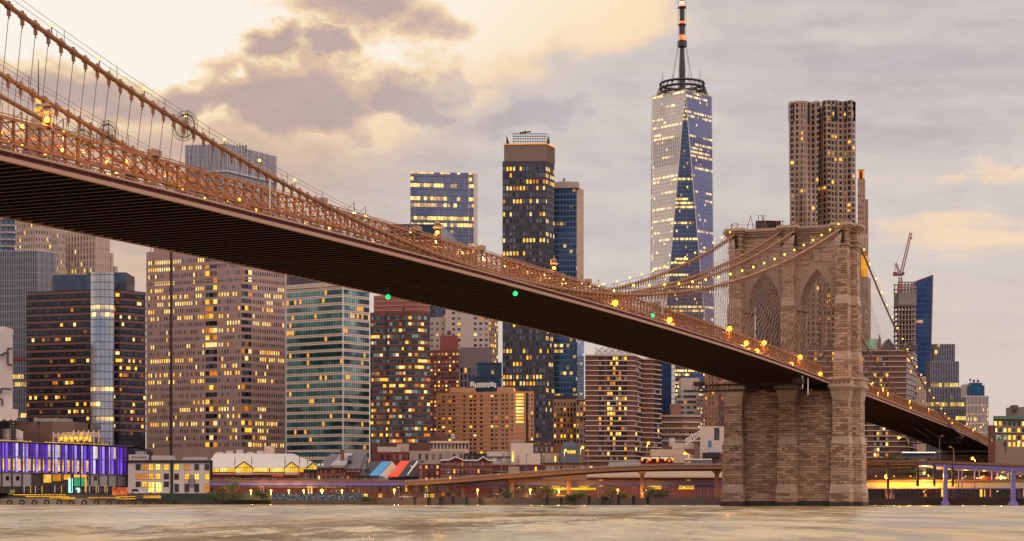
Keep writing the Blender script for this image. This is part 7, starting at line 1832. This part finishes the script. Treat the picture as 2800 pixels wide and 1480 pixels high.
# lamps among the trusses
mb = MB(); mb.bar((0, 0, .3), (0, 0, 1.5), .12); mb.bar((0, 0, 1.5), (-1.0, 0, .5), .08); br = mb.mesh('bracket', [POLE])
def bulb_me(m, r=.21): mb = MB(); mb.ball((0, 0, 0), r, 8, 6); return mb.mesh('bulb', [m])
BA_, BY_, BS_, BG_ = bulb_me(G_AMB), bulb_me(G_YEL), bulb_me(G_SOD, .5), bulb_me(G_GRN, .42)
def truss_lamp(px, py, t, bulb, label, group, power, col, k=1.0):
    t, s, z = on_plane(px, py, t); p = BP(t, s, z); o = thing('bridge_lamp', label, 'lamp', p, group)
    inst('bracket', br, o, p); q = inst('bulb', bulb, o, p); q.scale = (k,) * 3
    if power: point('lamp_light', p + Vector((0, 0, -.6)), power, col, o)
for px, py in ((968, 583), (1122, 636), (1192, 662), (1257, 685), (1320, 706), (1382, 727), (1436, 741), (1489, 753), (1541, 764), (1590, 774), (1637, 785), (1679, 795), (1721, 806)):
    truss_lamp(px, py, 8.0, BY_, 'yellow lamp on a bracket under the truss top chord', 'yellow lamps under the top chord', 420, YEL, 1.0)
for px, py in ((1682, 829), (1831, 875), (1995, 899), (2041, 938), (2070, 960), (2090, 937), (2164, 996), (2188, 976), (2243, 1023)):
    truss_lamp(px, py, 11.9, BS_, 'orange sodium lamp shining through the truss towards the stone tower', 'orange lamps in the truss', 800, SOD, 1.15)
for px, py in ((4, 360), (173, 363), (125, 423), (229, 414), (292, 443), (1000, 592), (700, 575), (620, 552), (500, 515), (60, 345), (60, 400), (170, 410), (345, 440), (400, 470), (455, 480), (560, 540), (655, 545), (760, 590), (830, 600), (900, 625)):  # several of these are added lamps, for amber light on the left trusses
    truss_lamp(px, py, 7.0, BA_, 'amber lamp among the truss bars over the left roadway', 'amber lamps of the left roadway', 260, AMB, .8)
for px, py in ((2386, 1047), (2401, 1075), (2415, 1062), (2428, 1076), (2488, 1096), (2490, 1115), (2515, 1062), (2540, 1118), (2586, 1160), (2644, 1160), (2662, 1174), (2682, 1168), (2716, 1182)):
    truss_lamp(px, py, 11.4, BA_, 'small amber lamp in the truss of the side span', 'amber lamps of the side span', 350, AMB, .9)
for px, py in ((1409, 803), (1785, 863)): truss_lamp(px, py, 12.6, BG_, 'green signal lamp on the outside of the truss', 'green signal lamps', 8, (.1, 1, .5), 1.0)
truss_lamp(1061, 812, -4.0, BG_, 'green navigation lamp hanging under the middle of the deck', None, 8, (.1, 1, .5), 1.0)
for i in range(36):
    s = 18 + 10.2 * i; z = deck(s) + 3.5 - .5 * (i % 2); p = BP(7.4, s, z); o = thing('bridge_lamp', 'tiny amber lamp in the regular row above the near roadway of the bridge', 'lamp', p, 'row of tiny roadway lamps')
    inst('bracket', br, o, p); inst('bulb', BA_, o, p).scale = (.62,) * 3; point('lamp_light', p + Vector((0, 0, -.4)), 150, AMB, o)
def lantern(px, py, label):
    t, s, z = on_plane(px, py, 11.2); p = BP(t, s, z); o = thing('lantern', label, 'lantern', p); mb = MB()
    c = lambda r, zz: [p + Vector((r * math.cos(a), r * math.sin(a), zz)) for a in [math.pi / 4 + k * math.pi / 2 for k in range(4)]]
    mb.rings([c(1.0, .75), c(.42, 1.1), c(.42, 1.35), c(.7, 1.35), c(.1, 1.75)]); mb.bar(p + Vector((0, 0, 1.7)), p + Vector((0, 0, 2.3)), .14); mb.build('roof', [plain('lantern_roof', '#a5785a') if 'lantern_roof' not in bpy.data.materials else bpy.data.materials['lantern_roof']], o)
    mb = MB()
    for v in c(.5, 0): mb.bar(v + Vector((0, 0, -.75)), v + Vector((0, 0, .8)), .08)
    mb.rings([c(.55, -.85), c(.55, -.7)]); mb.build('frame', [BRONZE], o); mb = MB(); mb.ball(p, .27, 8, 6); mb.build('globe', [G_AMB], o); point('lamp_light', p + Vector((0, 0, -.1)), 380, AMB, o, .42)
lantern(129, 328, 'big copper roofed lantern glowing on the truss top at the far left'); lantern(1196, 636, 'copper roofed lantern on the truss in front of the blue glass tower'); lantern(1515, 733, 'copper roofed lantern on the truss below the slim blue tower')
# street lamps on the shore
def street_lamp(px, py, ybase, Y, label, group, bulb, power, col, arm=0.0, k=1.0):
    p = at(px, ybase, Y); q = at(px + arm, py, Y); pp = at(px, py, Y); o = thing('street_lamp', label, 'street lamp', p, group); mb = MB()
    if arm: mb.tube([p, at(px, py + 8, Y), at(px + arm * .35, py + 1, Y), q + Vector((0, 0, .15))], [.14, .11, .09, .08], 6)
    else: mb.tube([p, pp], [.12, .08], 6)
    mb.box((q.x, q.y, q.z + .12), 1.1 if arm else .5, .4, .22); mb.build('pole', [POLE], o); inst('bulb', bulb, o, q - Vector((0, 0, .1))).scale = (k,) * 3
    if power: point('lamp_light', q + Vector((0, -.4, -.8)), power, col, o)
for px in (686, 741, 790, 830, 880, 935): street_lamp(px, 1341, 1362, 668, 'short amber lamp glowing under the left stretch of the lavender highway', 'lamps under the left highway', BA_, 2200 if px != 880 else 5000, AMB, 0, 1.9 if px != 880 else 2.8)
for px in (1078, 1306, 1450, 1528, 1689, 1766): street_lamp(px, 1339, 1366, 634, 'amber globe lamp on the promenade before the ramp', 'promenade globe lamps', BA_, 1800, AMB, 0, 2.0)
for px, py, yb, Y, arm, lb in ((1587, 1223, 1286, 640, 6, 'orange lamp with white signs on its pole above the ramp'), (1769, 1211, 1276, 632, 4, 'tall orange street lamp on the ramp left of the restaurants'), (1884, 1239, 1275, 630, -11, 'orange lamp leaning left over the ramp near the tan mansard'), (1226, 1309, 1312, 652, 5, 'low orange lamp at the foot of the green sign pole'), (1543, 1231, 1290, 700, 3, 'yellow lamp on a thin pole beside the blue grey house'),
                          (2484, 1196, 1258, 596, -26, 'orange street lamp above the upper highway under the side span'), (2667, 1253, 1262, 588, -8, 'orange lamp low on the upper highway deck'), (2782, 1208, 1240, 700, 4, 'small amber lamp by the old stone building')):
    street_lamp(px, py, yb, Y, lb, None, BS_, 3000, SOD, arm)
for px, py, lb in ((2424, 1303, 'bright orange lamp hanging between the highway decks beside the stone tower'), (2527, 1293, 'yellow lamp hanging between the highway decks near the middle')): street_lamp(px, py, 1264, 597, lb, None, BS_ if px < 2500 else BA_, 6000, SOD if px < 2500 else AMB, 0, 1.5)
for px, py, yb, arm, lb in ((2569, 1193, 1258, 8, 'tall unlit grey street lamp on the upper highway'), (2608, 1223, 1260, -10, 'short unlit grey street lamp on the upper highway'), (2462, 1236, 1258, -8, 'small unlit lamp on the upper highway left of the orange one'), (1152, 1262, 1313, -3, 'thin pole lamp on the ramp before the black roof'), (1371, 1243, 1302, 5, 'thin pole lamp before the pale shed'), (1439, 1245, 1296, 3, 'thin yellow tinted pole lamp before the white stair tower'), (818, 1250, 1315, 6, 'thin pole lamp on the highway before the market gable'), (1608, 1232, 1284, -3, 'plain pole lamp on the ramp right of the signed pole')):
    o = street_lamp(px, py, yb, 640 if px < 2000 else 594, lb, None, bulb_me(plain('lamp_off', '#b8aeb0') if 'lamp_off' not in bpy.data.materials else bpy.data.materials['lamp_off'], .15), 0, AMB, arm)
# fill lamps added under the upper deck to light the cream girder
for i, px in enumerate((2395, 2445, 2490, 2540, 2590, 2640, 2690, 2740, 2790)):
    p = at(px, 1302, 597.5 - i * .9); o = thing('fill_lamp', 'small amber fill lamp added under the upper highway deck to light the girder', 'lamp', p, 'added fill lamps over the lower deck'); mb = MB(); mb.box((p.x, p.y, p.z), .5, .35, .25); mb.bar(p + Vector((0, 0, .2)), p + Vector((0, 4, 1.5)), .08); mb.build('housing', [BLACK], o); mb = MB(); mb.box((p.x, p.y, p.z - .08), .4, .28, .07); mb.build('lens', [G_AMB], o); point('lamp_light', p + Vector((0, 0, -.35)), 1600, (1, .55, .07), o)
for i, px in enumerate((1480, 1540, 1600, 1790, 1870, 1420, 1165, 1090)):
    p = at(px, 1333, 642); o = thing('fill_lamp', 'small amber floodlight under the ramp lighting the shops', 'lamp', p, 'floodlights under the ramp'); mb = MB(); mb.box(tuple(p), .5, .35, .25); mb.build('housing', [BLACK], o); mb = MB(); mb.box((p.x, p.y, p.z - .08), .4, .28, .07); mb.build('lens', [G_AMB], o); point('lamp_light', p + Vector((0, 0, -.4)), 800, AMB, o)
# glowing boxes standing in for the lamp-lit underside of the highway
for x0, x1, y0, y1, lb in ((1506, 1532, 1329, 1339, 'glowing yellow panel for the lit highway underside, leftmost'), (1533, 1630, 1334, 1340, 'long low glowing yellow panel for the lit highway underside'), (1584, 1611, 1328, 1336, 'short glowing yellow panel for the lit highway underside beside the ramp column'), (1778, 1808, 1326, 1338, 'glowing yellow panel for the lit highway underside right of the second ramp column'), (1858, 1898, 1326, 1338, 'large glowing yellow panel for the lit highway underside before the stone pier')):
    wallbox('lit_underside', lb, 'canopy', x0, x1, y0, y1, 662, glow('underside_glow', '#ffc41c', .95, .35, .3) if 'underside_glow' not in bpy.data.materials else bpy.data.materials['underside_glow'], 3)

# ------------------------------------------------------------------ vehicles
TYRE = plain('tyre_rubber', '#18171a', .9); CGL = glass('car_glass', '#20242c')
HEAD = glow('head_lamp', '#fff0c8', 5, .1); TAIL = glow('tail_lamp', '#ff2a10', 4, .1)
def car(p, rz, col, label, van=False, name='parked_car', cat='car', L=4.5):
    o = thing(name, label, cat, p); o.rotation_euler = (0, 0, rz)
    H = 1.45 if not van else 2.1; prof = [(-L / 2, .35), (L / 2, .35), (L / 2, .8), (L * .32, .95), (L * .17, H), (-L * .33, H), (-L * .46, .98), (-L / 2, .9)] if not van else [(-L / 2, .35), (L / 2, .35), (L / 2, 1.0), (L * .40, 1.15), (L * .30, H), (-L / 2 + .1, H), (-L / 2, 1.2)]
    def mk(mb, nm, m): me = mb.mesh(nm, [m]); c = bpy.data.objects.new(nm, me); COL.objects.link(c); c.parent = o; ORG[c.name] = Vector(p); return c
    mb = MB(); mb.rings([[Vector((x, -.9, z)) for x, z in prof], [Vector((x, .9, z)) for x, z in prof]]); mk(mb, 'body', col)
    g0 = [(L * .29, .98), (L * .16, H - .08), (-L * .31, H - .08), (-L * .42, 1.0)]
    for y in (-.91, .91): mb = MB(); mb.rings([[Vector((x, y * .995, z)) for x, z in g0], [Vector((x, y * 1.004, z)) for x, z in g0]]); mk(mb, 'side_window', CGL)
    for x in (-L * .31, L * .31):
        for y in (-.86, .86): mb = MB(); mb.tube([(x, y - .11, .34), (x, y + .11, .34)], .34, 12); mk(mb, 'wheel', TYRE)
    for y in (-.6, .6):
        mb = MB(); mb.box((L / 2 - .02, y, .6), .12, .34, .18); mk(mb, 'headlight', HEAD); mb = MB(); mb.box((-L / 2 + .02, y, .7), .12, .34, .16); mk(mb, 'taillight', TAIL)
    return o
CP = {k: plain('car_' + k, c, .3, .05, .2, .2) for k, c in (('white', '#c9c4c2'), ('taxi', '#d89a18'), ('silver', '#8b8a90'), ('black', '#1e1d22'), ('red', '#7a2420'))}
for px, yb, Y, rz, c, v, lb in ((372, 1351, 712, .1, 'white', True, 'white van parked by the market building on the pier'), (1536, 1361, 646, 0, 'taxi', False, 'yellow taxi under the ramp beside the olive shrub'), (1110, 1364, 648, 3.1, 'silver', False, 'silver car at the foot of the ramp'), (1575, 1362, 650, 0, 'silver', False, 'silver car behind the low green shrub'), (1347, 1362, 650, 3.1, 'black', False, 'black car under the ramp near the white kiosk'), (2543, 1350, 625, 3.14, 'red', False, 'red car with glowing lights under the lower highway'), (2745, 1349, 622, 3.14, 'black', False, 'black car with red tail lights under the lower highway at far right')):
    p = at(px, yb, Y); p.z = max(p.z, G0) if Y != 712 else p.z; car(p, rz, CP[c], lb, v)
for px, lb, c, rz in ((2650, 'dark car on the lower highway deck behind the lavender posts', 'black', 3.14), (2690, 'red car on the lower highway deck', 'red', 3.14), (2740, 'silver car on the lower highway deck near the right edge', 'silver', 0)):
    p = at(px, 1312, Yl(px) + 4); p.z = wz(1313, Yl(px)); car(p, rz, CP[c], lb)
# bus on the upper deck, glowing roof strip stands in for light streak
p = at(2510, 1258, Yu(2510) + 5); p.z = wz(1259, Yu(2510)); o = thing('city_bus', 'pale city bus with a glowing light-streak strip on the upper highway deck', 'bus', p)
mb = MB(); mb.box((p.x, p.y, p.z + .4), 11.6, 2.5, 2.6); mb.build('body', [plain('bus_body', '#4f494a', .4, .1)], o); mb = MB(); mb.box((p.x, p.y - .03, p.z + 1.45), 11.0, 2.5, .95); mb.build('window_band', [CGL], o); mb = MB(); mb.box((p.x, p.y - 1.28, p.z + 2.62), 11.4, .1, .32); mb.build('roof_streak', [glow('bus_streak_glow', '#ffe0d0', 1.6, .1)], o)
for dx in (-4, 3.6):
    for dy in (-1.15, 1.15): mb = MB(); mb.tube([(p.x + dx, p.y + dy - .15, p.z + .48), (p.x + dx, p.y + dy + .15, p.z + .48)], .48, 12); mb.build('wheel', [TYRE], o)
# orange service vehicles on the bridge roadway
for i, (px, c, lb) in enumerate(((95, 'taxi', 'yellow car on the bridge roadway behind the left truss bars'), (985, 'taxi', 'orange yellow car on the bridge roadway at mid span'), (1060, 'red', 'red car on the bridge roadway just before mid span'), (330, 'white', 'white van on the bridge roadway behind the truss'))):
    s = s_at(px, 7.5); p = BP(7.5, s, deck(s) + 1.06); car(p, -BA + math.pi / 2 * 3, CP[c], lb, i == 3)
# signs
def sign_text(o, txt, p, size, mat, rot=0.0):
    cu = bpy.data.curves.new('lettering', 'FONT'); cu.body = txt; cu.size = size; cu.align_x = 'CENTER'; cu.align_y = 'CENTER'; cu.extrude = .01; cu.materials.append(mat)
    t = bpy.data.objects.new('lettering', cu); COL.objects.link(t); t.parent = o; t.location = Vector(p) - org(o); t.rotation_euler = (math.pi / 2, 0, rot); return t
GRN = glow('sign_green', '#0f6a40', .5, .1); WTX = glow('sign_white', '#e8efe6', .9, .05)
for px0, px1, y0, y1, lb, m, arrow in ((2722, 2740, 1189, 1202, 'large green highway sign with white arrows beyond the bridge end', GRN, True), (2743, 2757, 1189, 1195, 'small green highway sign right of the large one', GRN, False), (2743, 2757, 1196, 1199, 'orange panel below the small green sign', glow('sign_orange', '#e0701a', .7, .1), False), (2745, 2756, 1200, 1205, 'lower green sign plate under the orange panel', GRN, False)):
    Y = 690; c = at((px0 + px1) / 2, y1, Y); o = thing('road_sign', lb, 'road sign', c); mb = MB(); mb.box(tuple(c), (px1 - px0) * Y / FPX, .2, (y1 - y0) * Y / FPX); mb.build('plate', [m], o); mb = MB(); w = (px1 - px0) * Y / FPX; h = (y1 - y0) * Y / FPX
    if arrow:
        for dx in (-.28, .22): q = c + Vector((dx * w, -.15, h * .1)); mb.bar(q, q + Vector((0, 0, h * .3)), .13, .05, 0, (0, 1, 0)); mb.bar(q + Vector((-.25, 0, h * .16)), q + Vector((0, 0, h * .34)), .12, .05, 0, (0, 1, 0)); mb.bar(q + Vector((.25, 0, h * .16)), q + Vector((0, 0, h * .34)), .12, .05, 0, (0, 1, 0))
    for k in range(2 if h > 1.2 else 1): q = c + Vector((0, -.15, h * (.86 - .22 * k) if h > 1.2 else h * .5)); mb.bar(q - Vector((w * .38, 0, 0)), q + Vector((w * .3, 0, 0)), .13, .04, 0, (0, 1, 0))
    mb.build('legend', [WTX], o); mb = MB(); mb.bar(c + Vector((0, .3, 0)), (c.x, c.y + .3, wz(1240, Y)), .2); mb.build('post', [POLE], o)
Y = 651; c = at(1226, 1296, Y); o = thing('road_sign', 'small green exit sign plate on a pole at the start of the ramp', 'road sign', c); mb = MB(); mb.box(tuple(c), .8, .12, 1.0); mb.build('plate', [GRN], o); mb = MB(); mb.bar(at(1226, 1309, Y + .2), at(1226, 1258, Y + .2), .14); mb.build('post', [POLE], o); mb = MB(); mb.bar(c + Vector((-.25, -.1, .65)), c + Vector((.25, -.1, .65)), .1); mb.bar(c + Vector((-.2, -.1, .4)), c + Vector((.2, -.1, .4)), .1); mb.build('legend', [WTX], o)

# ------------------------------------------------------------------ people on the pier
SKIN = plain('skin', '#a87a60', .6); HAIR = plain('hair_dark', '#2a1e1a', .8)
def person_mesh(shirt, trousers, pose):
    """one continuous skinned body grown over a skeleton; pose 0 standing, 1 walking"""
    N = [((0, 0, .95), .14), ((0, 0, 1.15), .13), ((0, .01, 1.36), .15), ((0, 0, 1.5), .06), ((0, -.02, 1.62), .10), ((0, -.01, 1.74), .085)]
    E_ = [(0, 1), (1, 2), (2, 3), (3, 4), (4, 5)]; st = .04 if pose == 0 else .24
    for sd in (-1, 1):
        f = st * sd; i = len(N)
        N += [((.1 * sd, 0, .86), .1), ((.11 * sd, -f * .5 - .02, .5), .065), ((.11 * sd, -f, .09), .045), ((.12 * sd, -f - .17, .04), .035),
              ((.19 * sd, 0, 1.42), .065), ((.26 * sd, f * .5 + .03, 1.15), .045), ((.27 * sd, f - .06, .9), .035), ((.27 * sd, f - .1, .8), .03)]
        E_ += [(0, i), (i, i + 1), (i + 1, i + 2), (i + 2, i + 3), (2, i + 4), (i + 4, i + 5), (i + 5, i + 6), (i + 6, i + 7)]
    me = bpy.data.meshes.new('person'); me.from_pydata([n[0] for n in N], E_, []); o = bpy.data.objects.new('person_base', me); COL.objects.link(o)
    m = o.modifiers.new('skin', 'SKIN'); m.use_smooth_shade = True
    for v, n in zip(me.skin_vertices[0].data, N): v.radius = (n[1], n[1])
    me.skin_vertices[0].data[0].use_root = True; o.modifiers.new('sub', 'SUBSURF').levels = 1; o.modifiers['sub'].render_levels = 1
    dg = bpy.context.evaluated_depsgraph_get(); out = bpy.data.meshes.new_from_object(o.evaluated_get(dg)); bpy.data.objects.remove(o)
    out.materials.clear()
    for mt in (shirt, trousers, SKIN, HAIR): out.materials.append(mt)
    for p in out.polygons:
        z, x = p.center.z, abs(p.center.x); p.material_index = 3 if z > 1.68 or (z > 1.58 and p.center.y > .02) else 2 if z > 1.47 or (x > .22 and z < .93) else 1 if z < .97 and x < .22 else 0
    return out
PM = [person_mesh(plain('shirt_%d' % i, c), plain('trousers_%d' % i, d), i % 2) for i, (c, d) in enumerate((('#b8b0a8', '#2d2f3a'), ('#3a4660', '#23222a'), ('#8a3a34', '#3a3436'), ('#d0c8c0', '#4a4a52')))]
for i in range(22):
    px = R.choice((R.uniform(60, 300), R.uniform(210, 330), R.uniform(375, 450))); Y = 694.5 + R.uniform(0, 5); z = wz(1350, 700) if px < 370 else wz(1356, 694)
    o = inst('person', PM[i % 4], None, (wx(px, Y), Y, z), R.uniform(0, 6.3)); tag(o, 'tiny person strolling on the lit stepped deck of the pier', 'person', 'people on the pier')
